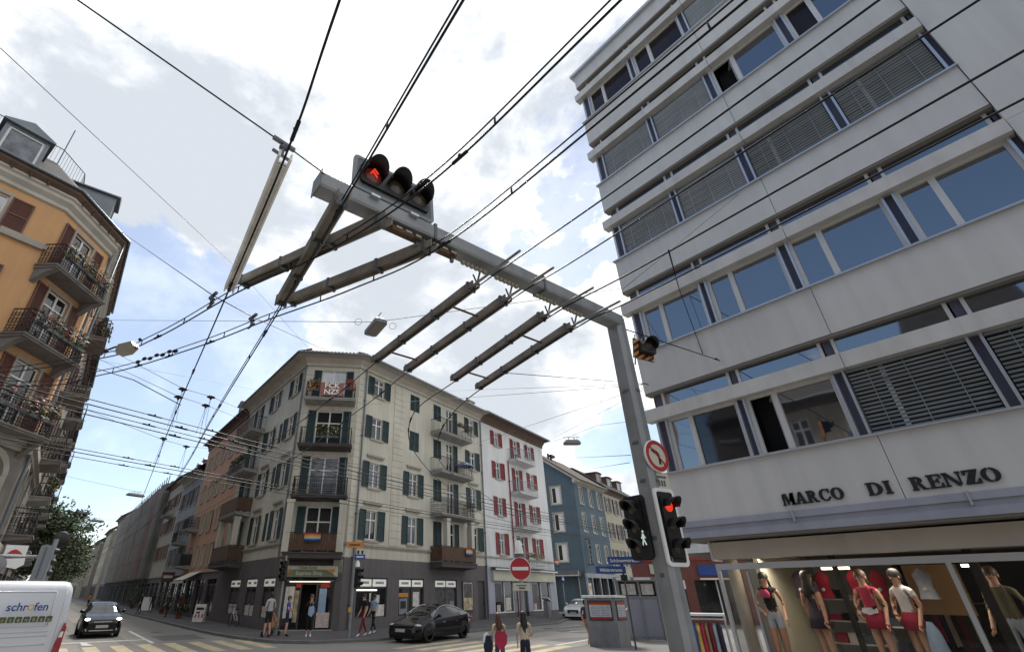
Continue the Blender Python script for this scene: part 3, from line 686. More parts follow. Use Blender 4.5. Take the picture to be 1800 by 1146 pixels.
# cream house beyond
O = CR+D2*43.85; ch = thing('cream_terrace_house', 'cream terrace house with brown shutters and dark dormers right of the blue house', 'house', O, RZ2); ops = []
for z, h in ((10.9, 1.85), (7.8, 1.85), (4.7, 1.8)):
    for s in (1.4, 4.2, 7.0, 9.8):
        ops.append((s-.5, s+.5, z, z+h)); window(ch, s, z, 1., h, glass=glass_dark)
        shutters(ch, s, z, 1., h, shut_grey, .5)
wallpart(ch, Matrix.Identity(4), 12.5, [(0, 3.4, sandstone), (3.4, 13.5, plaster_sand)], ops); roof_line(ch, [O, O+D2*12.5], 13.4, 13.7, .7, soffit_b, slate, 3.2, 3.6, None); shell(ch, [O, O+D2*12.5], 13.6, plaster_sand)
b = MB(steel); b.box(0, 12.5, -.22, -.02, 3.25, 3.65)
for x in (.1, 2.5, 4.9, 7.3, 9.7): b.box(x, x+.25, -.2, -.02, .1, 3.25)
b.box(0, 12.5, -.2, -.02, .1, 1.0); b.mat(glass_dim); b.quad((0,-.05,1),(12.5,-.05,1),(12.5,-.05,3.25),(0,-.05,3.25)); b.build('shop_front', ch)
for s in (2.2, 6.2, 10.2): dormer(ch, Matrix.Identity(4), s, .9, 14.4, 2.0, 1.7, 3., soffit_b, rise=.1)

# ================================================================== terracotta, grey, sand coloured houses and the netted scaffold down the near street
def rowhouse(name, label, Y0, Y1, h, m, rows, colsn, sh, fr=frame_white, X=10.36, eave=.6, mcove=soffit_b, mroof=tile_r, rise=2.2, ground=plinth, balc=(), sw=.45, wn=1.0, side=1, gh=3.3, surround=None):
    L = abs(Y1-Y0)
    if side > 0: O = Vector((X, Y1, 0)); d = Vector((0, -1, 0))
    else: O = Vector((X, Y0, 0)); d = Vector((0, 1, 0))
    T = thing(name, label, 'house', O, math.atan2(d.y, d.x)); I = Matrix.Identity(4); ops = []
    for z, hh in rows:
        for s in colsn:
            ops.append((s-wn/2, s+wn/2, z, z+hh)); window(T, s, z, wn, hh, fr=fr, glass=rng.choice([glass_dark, glass_curtain, glass_dark]), surround=surround)
            if sh: shutters(T, s, z, wn, hh, sh, sw)
    n = max(2, int(L/3)); w = L/n
    for i in range(n): ops.append((i*w+.35, (i+1)*w-.35, .3, gh-.5))
    wallpart(T, I, L, [(0, gh, ground), (gh, h, m)], ops)
    for i in range(n):
        b = MB(frame_dark); a, c = i*w+.35, (i+1)*w-.35
        for x in (a, (a+c)/2-.03, c-.06): b.box(x, x+.06, .1, .17, .3, gh-.5)
        b.box(a, c, .102, .168, gh-.95, gh-.88); o = b.build('shop_window', T)
        g = MB(glass_dark); g.quad((a,.15,.3),(c,.15,.3),(c,.15,gh-.5),(a,.15,gh-.5)); g.build('pane', o)
    b = MB(sandstone); b.box(0, L, -.08, .01, gh+.02, gh+.14); b.build('string_course', T)
    roof_line(T, [O, O+d*L], h-.05, h+.3, eave, mcove, mroof, rise, 3.8, None); shell(T, [O, O+d*L], h+.2, m)
    for s0, s1, z, kw in balc: balcony(T, I, s0, s1, z, 1., **kw)
    return T
RW = [(12.75, 1.5), (9.75, 1.6), (6.7, 1.7), (3.9, 1.7)]
terra = rowhouse('terracotta_house', 'terracotta coloured house with pale shutters next to the cream corner house', 42.55, 57.2, 15.6, plaster_brick, RW, (2.2, 5.0, 7.7, 10.4, 13.0), plaster_sand, sw=.4, wn=.95,
    balc=((.8, 3.4, 7.2, dict(ornate=True)), (.8, 3.4, 4.0, dict(solid=iron))))
dormer(terra, Matrix.Identity(4), 11.9, -.25, 15.95, 1.7, 1.25, 3., soffit_b, rise=.3)
grey = rowhouse('grey_blue_house', 'grey blue narrow house with grey shutters behind the terracotta one', 57.25, 67.5, 13.2, plaster_grey, [(10.2, 1.7), (7.2, 1.7), (4.3, 1.7)], (1.6, 4.0, 6.4, 8.8), shut_grey, eave=.8, mcove=soffit_l, mroof=slate, rise=3.6, sw=.4, wn=.9,
    balc=((6.5, 9.3, 6.3, dict()),), surround=sandstone)
chimney(grey, Matrix.Identity(4), 7.8, 2., 14.2, 16.4, 2.2, plaster_brick, 0)
for s in (2., 5.): dormer(grey, Matrix.Identity(4), s, .7, 14.0, 1.3, 1.4, 3., zinc)
sand = rowhouse('sand_coloured_house', 'tall narrow sand coloured house before the netted scaffold', 67.55, 78., 14.2, plaster_sand, [(11.2, 1.5), (8.2, 1.6), (5.2, 1.6)], (1.8, 4.2, 6.6, 8.9), shut_brown, eave=.5, mroof=slate, rise=3., sw=.4, wn=.8, balc=((5., 8., 10.2, dict()),))
sc_ = thing('scaffold', 'scaffold wrapped in grey brown and reddish netting along the street', 'scaffold', (9.5, 132., 0), -pi/2)
b = MB(net_m); n = 27
for i in range(n):
    b.mat(net_r if i in (22, 23, 24, 9, 17) else net_m); x0 = i*2.; y = .0
    for j in range(5):
        z0 = 3.4+j*2.35
        for k in range(4):
            xa, xb = x0+k*.5, x0+k*.5+.5; q = lambda x: .07*sin(x*3.1)+.05*sin(x*1.3)
            b.quad((xa,q(xa),z0),(xb,q(xb),z0),(xb,q(xb),z0+2.32),(xa,q(xa),z0+2.32))
b.mat(net_m)
for j in range(5): z0 = 3.4+j*2.35; b.quad((54,.0,z0),(54,1.4,z0),(54,1.4,z0+2.32),(54,.0,z0+2.32))
b.build('netting', sc_)
b = MB(steel_d)
for i in range(n+1): b.ring((i*2.,.3,0),(i*2.,.3,16.2), .06)
for j in range(6): b.box(0, 54, .2, 1.2, 3.3+j*2.35, 3.4+j*2.35)
b.build('frame', sc_)
rowhouse('scaffolded_house', 'brown grey building behind the scaffold netting', 78.2, 131.5, 15.2, plaster_dun, [(10.5, 1.6), (7.4, 1.6), (4.4, 1.6)], [2.+3.5*i for i in range(15)], None, X=11.)
for i, (y0, y1, x, h, m, l) in enumerate(((132.5, 146, 9.9, 16.3, plaster_dun, 'brown grey far house at the end of the scaffold netting'), (146.5, 163, 9.3, 14.6, plaster_sand, 'far sand coloured house with a blue black roof beyond the scaffold'),
        (163.5, 185, 8.4, 13.2, plaster_dun, 'far dun house low behind the sand coloured one down the street'), (185.5, 225, 7.0, 12.6, plaster_sand, 'farthest pale house closing the right side of the street'))):
    rowhouse('distant_house', l, y0, y1, h, m, [(h-3.2, 1.6), (h-6.2, 1.6), (h-9.2, 1.6)], [1.8+3.2*k for k in range(int((y1-y0)/3.2))], None, X=x, mroof=slate, rise=3.)
rowhouse('distant_house', 'brown far house closing the end of the street behind the trees', 226., 240., 9., plaster_dun, [(5., 1.6)], [2., 6., 10.], None, X=-3., side=1)

# ================================================================== low shops on the near side of the cross street, seen past the pole
O = Vector((33.2, 22.6, 0)); d = Vector((.485, -.875, 0)); rs = thing('red_shop_building', 'low maroon shop building with a white upper wall behind the clothes rack', 'building', O, math.atan2(d.y, d.x))
I = Matrix.Identity(4); ops = [(.6, 3.2, .3, 2.6), (3.8, 6.4, .3, 2.6), (7., 9.6, .3, 2.6), (1., 2., 5., 6.6), (3.4, 4.4, 5., 6.6), (6., 7., 5., 6.6)]
wallpart(rs, I, 12, [(0, 3.9, shop_brick), (3.9, 7.3, plaster_white)], ops); shell(rs, [O, O+d*12], 7.3, plaster_white, 8.)
for s in (1.5, 3.9, 6.5): window(rs, s, 5., 1., 1.6, glass=glass_dark)
b = MB(glass_dark)
for a in (.6, 3.8, 7.): b.quad((a,.15,.3),(a+2.6,.15,.3),(a+2.6,.15,2.6),(a,.15,2.6))
b.mat(frame_white)
for a in (.6, 3.8, 7.): b.box(a+1.26, a+1.34, .1, .16, .3, 2.6)
b.build('shop_front', rs)
b = MB(cream_p); b.box(1.2, 2., -.1, 0, 3.0, 3.6); b.mat(blue_p).box(4.2, 6., -.12, 0, 2.9, 3.5); b.mat(white_p).box(4.2, 6., -.5, 0, 2.62, 2.72); b.mat(red_p).box(0, 9, -.06, 0, 3.8, 4.0); b.build('shop_sign', rs)
# ================================================================== orange corner house on the left
AC = Vector((-3.82, 21.41, 0)); WC = Vector((-2.02, 23.82, 0)); AL = AC-D2*9.
orange = thing('orange_house', 'orange rendered corner house with brown shutters, stone ground floor and flowered balconies', 'house', AL, RZ2)
oin = frame_of(orange).inverted(); OA = Matrix.Identity(4); OB = oin @ FM(AC, WC-AC); OC = oin @ FM(WC, (0, 1)); CLEN = 8.2
oa, ob, oc = [], [], []
shutter_bits = []
for z, h in ((14.05, 1.4), (11.0, 1.55), (7.9, 1.6)):
    for s in (6.72, 3.3): oa.append((s-.6, s+.6, z, z+h)); window(orange, s, z, 1.2, h, glass=glass_sky if z > 14 else glass_curtain, surround=sandstone, M4=OA, cross=0); shutters(orange, s, z-.02, 1.32, h+.04, shut_brown, .72, M4=OA)
    for s in (2.2, 5.9): oc.append((s-.5, s+.5, z, z+h)); window(orange, s, z, 1.0, h, glass=glass_dark, surround=sandstone, M4=OC); shutters(orange, s, z, 1.1, h, shut_brown, .55, M4=OC)
for z, top in ((13.2, 15.55), (10.2, 12.62), (7.1, 9.55)):
    ob.append((.95, 2.1, z, top)); window(orange, 1.525, z, 1.15, top-z, glass=glass_dark, surround=sandstone, M4=OB, sill=None, cross=.75); shutters(orange, 1.525, z, 1.3, top-z, shut_brown, .52, M4=OB)
for s in (1.2, 3.6, 6.0): oa.append((s, s+1.5, 3.9, 6.2))
ob.append((.8, 2.2, 3.7, 6.1)); oc += [(.9, 2.2, 3.9, 6.2), (3.6, 4.9, 3.9, 6.2)]
oa += [(.8, 3.4, .6, 3.0), (4.6, 7.6, .6, 3.0)]; ob.append((.5, 2.5, .1, 3.)); oc += [(.6, 3., .6, 3.), (4., 7., .6, 3.)]
for F, L, o_ in ((OA, 9., oa), (OB, 3.008, ob), (OC, CLEN, oc)):
    wallpart(orange, F, L, [(0, 6.95, stone_grey), (6.95, 16.3, plaster_orange)], o_)
    b = MB(stone_grey); b.m = F                            # rusticated blocks
    for j in range(10):
        z0 = .5+j*.62; 
        if z0 > 6.3: break
        n = max(2, int(L/1.1)); w = L/n
        for i in range(n):
            a, c = i*w+.02+(.0), (i+1)*w-.02
            if any(q[0] < c and q[1] > a and q[2] < z0+.6 and q[3] > z0 for q in o_): continue
            b.box(a, c, -.07, .01, z0+.02, z0+.6)
    b.build('rusticated_blocks', orange)
    b = MB(sandstone); b.m = F; b.box(-.05, L+.05, -.28, .01, 6.72, 6.95); b.box(-.05, L+.05, -.16, .01, 6.5, 6.718); b.box(-.02, L+.02, -.2, .01, 3.3, 3.55); b.build('string_course', orange)
    g = MB(glass_dark); g.m = F
    for q in o_:
        if q[2] < 7: g.quad((q[0],.15,q[2]),(q[1],.15,q[2]),(q[1],.15,q[3]),(q[0],.15,q[3]))
    build_each(g, 'pane', orange)
    a_ = MB(sandstone); a_.m = F                           # arched heads over the first floor windows
    for q in o_:
        if 3.5 < q[2] < 7:
            cx = (q[0]+q[1])/2; r0 = (q[1]-q[0])/2
            pts = [(cx+(r0+.24)*cos(t), q[3]-.5+(r0*.9+.24)*sin(t)) for t in [pi*k/12 for k in range(13)]]+[(cx+r0*cos(t), q[3]-.5+r0*.9*sin(t)) for t in [pi*k/12 for k in range(12, -1, -1)]]
            for k in range(12):
                i0, i1 = k, k+1; p = [pts[i0], pts[i1], pts[25-i1], pts[25-i0]]; a_.prism(p, -.13, 'y', .0)
            a_.box(q[0]-.24, q[0]-.002, -.11, 0, q[2], q[3]-.45); a_.box(q[1]+.002, q[1]+.24, -.11, 0, q[2], q[3]-.45)
    build_each(a_, 'arch', orange)
b = MB(sandstone); b.m = OA; b.box(4., 9.02, -.12, .01, 13.82, 13.98); b.box(7.5, 8.9, -.14, .0, 13.76, 14.04); b.build('string_course', orange)
PO = [AL, AC, WC, WC+Vector((0, CLEN, 0))]
WO = [oin @ p for p in PO]
b = MB(soffit_l); E = lambda d: offset_line(WO, d)
strip(b, E(.01), 15.85, E(.10), 15.9); strip(b, E(.10), 15.9, E(.10), 16.05); strip(b, E(.10), 16.05, E(.26), 16.22); strip(b, E(.26), 16.22, E(.26), 16.36); strip(b, E(.26), 16.36, E(.34), 16.42); strip(b, E(.34), 16.42, E(.34), 16.5); b.build('cornice', orange)
b = MB(soffit_b); strip(b, E(.34), 16.5, E(.50), 16.66); strip(b, E(.50), 16.66, E(.50), 16.84)
for i in range(3):
    e = (WO[i+1]-WO[i]); L = e.length; e.normalize(); n = Vector((e.y, -e.x, 0))
    for k in range(int(L/.6)): p = WO[i]+e*(.3+.6*k); b.tube([tuple(p+n*.35+Vector((0,0,16.45))), tuple(p+n*.5+Vector((0,0,16.62)))], .055, 4, False)
b.build('eave', orange)
b = MB(slate); strip(b, E(.55), 16.86, E(.1), 17.2); strip(b, E(.1), 17.2, E(-2.2), 19.5); strip(b, E(-2.2), 19.5, E(-4.), 19.6); strip(b, E(.53), 16.78, E(.55), 16.86); b.build('roof', orange)
b = MB(zinc); b.tube([tuple(p+Vector((0,0,16.84))) for p in E(.58)], .06, 6); b.tube([tuple(WO[2]+Vector((.35,-.25,z))) for z in (16.6, 12., 7.)], .05, 6); b.build('gutter', orange)
shell(orange, PO, 17., plaster_orange)
dormer(orange, OA, 6.85, -.1, 17.05, 1.5, 1.5, 2.2, zinc, glass=glass_curtain, rise=.4); dormer(orange, OA, 2.2, -.1, 17.05, 1.5, 1.5, 2.2, zinc)
dormer(orange, OC, .95, .62, 18.15, 1.15, 1.3, 2.0, zinc, glass=glass_curtain)
b = MB(); rp = [(p.x, p.y) for p in E(-2.3)]; railing(b, rp, 19.5, 1.0, .16, .010, steel_d); b.ring((rp[1][0],rp[1][1],19.5),(rp[1][0],rp[1][1],21.9), .025)
b.build('roof_railing', orange)
wOB = frame_of(orange) @ OB; wOC = frame_of(orange) @ OC
for z in (13.1, 10.1, 7.02):
    balcony(orange, OB, -.1, 2.8, z, .85, slab=stone_grey, rail=iron, ornate=True, thick=.13, taper=.06)
    for s in (.05, 2.65): b = MB(stone_grey); b.m = OB; b.prism([(-.85, z-.16), (0, z-.16), (0, z-.75), (-.15, z-.62), (-.5, z-.32)], s+.11, 'x', s-.11); b.build('corbel', orange)
for z, col_ in ((13.1, 'topmost'), (10.1, 'middle'), (7.02, 'lowest')):
    flowerbox(f'trailing plants and red flowers along the {col_} iron balcony of the orange house', wOB, .1, 2.65, .88, z+.55, 200, [leaf_d, leaf, flower_p, flower_r] if z < 13 else [leaf, leaf_d, flower_r, flower_y], None, .75)
for z in (13.1, 10.1, 7.02, 4.0): balcony(orange, OC, 3.2, 5.3, z, .95, slab=stone_grey, rail=iron, ornate=True)
flowerbox('dark plants on the top street side balcony of the orange house', wOC, 3.4, 5.1, .85, 13.6, 80, [leaf_d, leaf, flower_p], None, .6)
b = MB(zinc); b.m = OC; b.ring((.25,-.12,1),(.25,-.12,16.4), .06); b.build('downpipe', orange)
LR = [(12.3, 1.6), (9.3, 1.7), (6.3, 1.7), (3.7, 1.6)]
bal = lambda ss: [(a, a+2.4, z, dict(ornate=False, rail=iron)) for a in ss for z in (12.2, 9.2, 6.2, 3.7)]
l1 = rowhouse('grey_balcony_house', 'dark grey house with stacked iron balconies behind the orange house', 32.1, 46., 16.2, plaster_dun, LR, (1.6, 5.2, 8.6, 12.2), shut_grey, X=-2.15, side=-1, eave=.5, mroof=slate, balc=bal((.4, 7.6)), ground=stone_grey)
rowhouse('dark_balcony_house', 'dark stone house with balconies down the left side of the street', 46.1, 62., 15.2, plaster_dark, LR, (2., 6., 10., 14.), shut_grey, X=-2.35, side=-1, eave=.5, mroof=slate, balc=bal((1., 9.)), ground=stone_grey)
rowhouse('dun_balcony_house', 'dun coloured house half hidden by trees on the left of the street', 62.1, 84., 14.5, plaster_dun, LR, (2., 6., 10., 14., 18.), shut_grey, X=-2.6, side=-1, eave=.5, mroof=slate, balc=bal((3.,)), ground=stone_grey)
rowhouse('pale_distant_house', 'far pale house behind the street trees on the left', 84.1, 120., 13., plaster_sand, LR[1:], [2.+4*i for i in range(8)], None, X=-3.2, side=-1, eave=.5, mroof=slate)
flowerbox('bushy plants on a high balcony of the grey house behind the orange one', FM((-2.15, 32.1), (0, 1)), .5, 2.6, .9, 6.7, 90, [leaf_d, leaf, flower_y], None, .6)

# ================================================================== white office block on the right
OX = 12.; office = thing('office_block', 'white panelled office block with window bands and a boutique on the ground floor', 'building', (OX, 6.78, 0), -pi/2)
LB = 8.15; FF = 3.35; S0 = 4.60
units = [(.40, 2.16), (2.37, 4.11), (4.34, 6.15), (6.37, 8.02)]
kinds = [[('g', 'd'), ('o', 'g'), 'B', 'B'], [('g', 'g')]*4, ['b', 'b', 'B', 'B'], ['b', 'b', ('o', 'g'), ('n', 'g')], [('n', 'n'), ('n', 'n'), 'b', ('n', 'n')]]
def blind_mesh(w, h, m, down=1.):
    k = ('blind', round(w,2), m.name)
    if k not in CACHE:
        b = MB(m); n = 17
        for i in range(n):
            z = h-(i+.5)*h/n; a = .5*sin(i*2.3+w)*.008; b.quad((.01,.022,z-.018+a),(w-.01,.022,z-.018),(w-.01,-.006,z+.020),(.01,-.006,z+.020+a))
        b.box(.0, w, -.02, .04, h-.05, h)
        for x in (.18*w, .5*w, .82*w): b.box(x-.006, x+.006, -.025, -.015, 0, h)
        CACHE[k] = b.mesh('blind')
    return CACHE[k]
for k in range(5):
    z = S0+FF*k; zn = z+FF if k < 4 else 20.85
    b = MB(clad); cuts = [0, 4.42, LB]
    for a, c in zip(cuts[:-1], cuts[1:]):
        b.mat(clad if (k+(a > 0)) % 3 else clad_b)           # spandrel above the storey (the one of the first floor is the lettered band below)
        b.box(a+.006, c-.006, 0, .3, z+2.16, zn-.03)
    b.mat(soffit); b.box(0, LB, .02, .3, z+2.10, z+2.158)
    b.mat(alu); b.box(-.04, LB+.02, -.07, .2, zn-.03, zn+.012)
    b.build('spandrel', office)
    b = MB(clad_ledge)
    for a, c in zip(cuts[:-1], cuts[1:]): b.box(a+.006 if a else -.1, c-.006, -.085, .2, z+1.36, z+1.68)
    b.build('ledge', office)
    b = MB(pier_mauve); prev = .12
    for i, (a, c) in enumerate(units+[(8.15, 8.15)]):
        b.box(prev, a, .17, .24, z, z+1.36); b.box(prev+.05, a-.02, .17, .24, z+1.68, z+2.10); prev = c
    b.mat(alu)
    for (a, c) in units: b.box(a-.045, a, .05, .17, z, z+1.36); b.box(c, c+.045, .05, .17, z, z+1.36)
    b.box(.1, .16, .06, .18, z, z+1.36)
    build_each(b, 'pier', office)
    for i, (a, c) in enumerate(units):
        kd = kinds[k][i]; w = c-a
        t = MB(alu_light); t.box(a-.02, c+.02, .14, .2, z+1.68, z+1.74); t.box(a-.02, a+.04, .141, .199, z+1.68, z+2.1); t.box(c-.04, c+.02, .141, .199, z+1.68, z+2.1)
        to = t.build('transom_window', office); p = MB(glass_sky); p.quad((a,.18,z+1.7),(c,.18,z+1.7),(c,.18,z+2.1),(a,.18,z+2.1)); p.build('pane', to)
        if isinstance(kd, str):
            o = link('blind', blind_mesh(w-.02, 1.33, blind if kd == 'B' else blind_l), office, (a+.01, .13, z+.02))
            q = MB(interior); q.quad((a,.3,z),(c,.3,z),(c,.3,z+1.36),(a,.3,z+1.36))
            if kd == 'B': q.mat(alu_light); q.box(a+w*.28, a+w*.32, .22, .26, z, z+1.36); q.mat(pier_mauve); q.box(a+.02, c-.02, .2, .24, z+1.0, z+1.06)
            q.build('window', office)
        else:
            f = MB(alu_light); xm = a+w*.34; t_ = .065
            f.box(a, a+t_, .14, .21, z, z+1.36); f.box(c-t_, c, .14, .21, z, z+1.36); f.box(xm-.055, xm+.055, .13, .21, z+t_, z+1.36-t_); f.box(a+t_, c-t_, .141, .209, z, z+t_); f.box(a+t_, c-t_, .141, .209, z+1.36-t_, z+1.36)
            fo = f.build('window', office)
            for (x0, x1, g) in ((a+t_, xm-.055, kd[0]), (xm+.055, c-t_, kd[1])):
                m = {'g': glass_sky, 'd': glass_dark, 'o': interior, 'n': glass_dim}[g]; yy = .19 if g != 'o' else .5
                p = MB(m); p.quad((x0,yy,z),(x1,yy,z),(x1,yy,z+1.36),(x0,yy,z+1.36)); p.build('pane', fo)
                if g == 'o':                               # casement standing open inwards
                    s_ = MB(alu_light); s_.m = Matrix.Translation((x1-.02, .22, z+.06)) @ Matrix.Rotation(R(-62), 4, 'Z'); ww = x1-x0
                    s_.box(-ww, -ww+.05, -.02, .02, 0, 1.22); s_.box(-.05, 0, -.02, .02, 0, 1.22); s_.box(-ww, 0, -.019, .019, 0, .05); s_.box(-ww, 0, -.019, .019, 1.17, 1.22); s_.build('open_sash', fo)
    if k == 0:
        for x, y_, zz in ((2.75, .9, 1.2), (3.6, 1.4, 1.1), (3.25, 2.2, 1.0)):
            b = MB(lamp_white); b.box(x, x+.12, y_, y_+.05, z+zz, z+zz+.03); b.build('ceiling_lamp', office)
b = MB(clad); cuts = [0, 4.42, 8.9]
for a, c in zip(cuts[:-1], cuts[1:]): b.box(a+.006, c-.006, 0, .3, 3.43, S0-.03)
b.box(8.906, 17., 0, .3, 3.43, S0-.03); b.mat(alu); b.box(-.04, LB, -.07, .2, S0-.03, S0+.012); b.build('lettered_band', office)
b = MB(clad)                                               # plain wall to the right, in big panels
zz = [S0, 9.6, 14.8, 21.4]
for i in range(3):
    for j in range(2): x = LB+.01+4.3*j; b.box(x, x+4.285, -.03, .3, zz[i]+.004, zz[i+1]-.004)
b.build('panel_wall', office)
b = MB(alu); b.box(-.12, LB, -.12, .3, 20.85, 20.98); b.box(-.06, LB, -.06, .3, 20.822, 20.848); b.build('roof_edge', office)
b = MB(clad)                                               # the flank follows the cross street
b.quad((.06,.3,3.4),(.06-3.3,12.,3.4),(.06-3.3,12.,20.9),(.06,.3,20.9)); b.quad((16.8,.3,0),(16.8,12,0),(16.8,12,20.9),(16.8,.3,20.9)); b.quad((-3.3,12,0),(16.8,12,0),(16.8,12,20.9),(-3.3,12,20.9)); b.quad((0,.3,20.9),(16.8,.3,20.9),(16.8,12,20.9),(-3.3,12,20.9)); b.quad((.05,.31,3.4),(16.8,.31,3.4),(16.8,.31,4.5),(.05,.31,4.5))
b.build('side_walls', office)
b = MB(interior); b.quad((.12,.6,4.5),(LB,.6,4.5),(LB,.6,20.5),(.12,.6,20.5)); b.build('rooms', office)
b = MB(clad_grey); b.box(-.05, 17., -.06, .3, 3.3, 3.425); b.box(-.0, 17., -.02, .3, 3.2, 3.298); b.mat(alu)
for x in (2.6, 5.2, 6.9): b.box(x, x+.03, -.09, -.0, 3.22, 3.45)
b.mat(clad_grey); b.box(.0, 17., -.05, .3, 3.06, 3.198); b.mat(soffit); b.box(.02, 17., -.02, 1.2, 3.02, 3.058); b.build('canopy_edge', office)
b = MB(awning_beige); b.box(.55, 17., .42, .8, 2.63, 2.98); b.mat(alu); b.box(.5, .55, .40, .8, 2.6, 3.0); b.build('awning_box', office)
b = MB(alu); b.box(.5, 17., .5, .62, 2.42, 2.54)
for s in (.5, 4.45, 8.6): b.box(s, s+.07, .5, .57, .12, 2.42)
b.box(.5, 17., .5, .58, .1, .3)
for y_ in (1.9, 3.4): b.box(.50, .56, y_, y_+.05, .1, 2.42)
sf = b.build('shop_front', office)
g = MB(glass_clear); g.quad((.55,.54,.3),(8.6,.54,.3),(8.6,.54,2.42),(.55,.54,2.42)); g.quad((8.67,.54,.3),(15.,.54,.3),(15.,.54,2.42),(8.67,.54,2.42)); g.build('pane', sf)
g = MB(glass_clear); g.quad((.53,.57,.1),(.53-.8,3.4,.1),(.53-.8,3.4,2.42),(.53,.57,2.42)); g.build('pane', sf)
b = MB(floor_in); b.box(-1.5, 17., .6, 9., .08, .12); b.mat(wall_in); b.box(-2.6, 17., 9., 9.1, .1, 3.); b.mat(soffit); b.box(-.6, 17., .6, 9., 2.75, 2.8); b.mat(wall_in); b.box(15., 15.1, .6, 9., .1, 2.8)
b.mat(cream_p); b.box(1.05, 1.15, 1.2, 4.2, .12, 2.75); b.box(.5, 1.05, 2.6, 2.7, .12, 2.75); b.mat(interior); b.box(2.5, 8., 5.4, 5.5, .12, 2.75); b.mat(tan_panel); b.box(2.65+.45, 4.0, 3.6, 3.7, 1.55, 2.5); b.box(8.9, 9.6, 3.5, 3.6, .9, 2.5); b.mat(interior); b.box(2.42, 2.50, 1.6, 1.7, .12, 2.75); b.box(4.66, 4.78, .9, 1.0, .12, 2.75)
b.build('shop_interior', office)
rs_ = random.Random(5)
for s0, s1, y_, zs in ((1.3, 2.4, 3.6, (.9, 1.35, 1.8)), (2.6, 3.1, 3.0, (.8, 1.3)), (5.0, 6.6, 3.4, (.8, 1.3, 1.8))):
    b = MB(white_p)
    for z in zs: b.box(s0, s1, y_, y_+.35, z, z+.03)
    b.box(s0-.03, s0, y_, y_+.36, .12, zs[-1]+.4); b.box(s1, s1+.03, y_, y_+.36, .12, zs[-1]+.4); o = b.build('shelf', office)
    for z in zs:
        x = s0+.06
        while x < s1-.25: w = rs_.uniform(.14, .26); q = MB(rs_.choice([c_white, c_pink, c_navy, c_jean, c_tan, c_red, c_black, c_pale])); q.box(x, x+w, y_+.03, y_+.3, z+.031, z+rs_.uniform(.09, .26)); q.build('folded_garment', o); x += w+.04
for i in range(13):
    x = 2.65+.1*i; q = MB(rs_.choice([c_plum, c_black, c_wine, c_navy, c_cream, c_red, c_grey])); q.prism([(x, 1.72), (x+.05, 1.72), (x+.07, 1.5), (x+.075, rs_.uniform(.8, 1.05)), (x-.02, rs_.uniform(.8, 1.05)), (x-.02, 1.5)], 5.1, 'y', 4.75); q.build('hanging_garment', office)
q = MB(alu); q.ring((2.55,4.92,1.75),(4.0,4.92,1.75), .015, n=6); q.build('rail', office)
b = MB(sandstone); b.ring((.62,1.05,.1),(.62,1.05,2.75), .13, n=14); b.build('column', office)
b = MB(floor_in); b.box(1.2, 9., .75, 2.0, .12, .55); b.build('display_plinth', office)
for x, y_ in ((1.95, 2.4), (2.25, 2.5), (4.2, 3.)):
    b = MB(lamp_warm); b.box(x, x+.18, y_, y_+.12, 2.42, 2.47); b.build('ceiling_lamp', office)
for x, y_, m in ((1.75, 2.8, red_cloth), (2.35, 2.9, red_cloth), (2.75, 3., red_cloth), (3.6, 2.6, c_pale), (1.5, 2.2, c_plum)):
    b = MB(m); b.lathe([(.04, 2.40), (.15, 2.28), (.12, 2.05), (.16, 1.85)], 10, (x, y_, 0), 1., .5); b.mat(c_white); b.ball((x, y_-.10, 2.02), .04, .02, .04, 8, 5); b.build('hanging_garment', office)
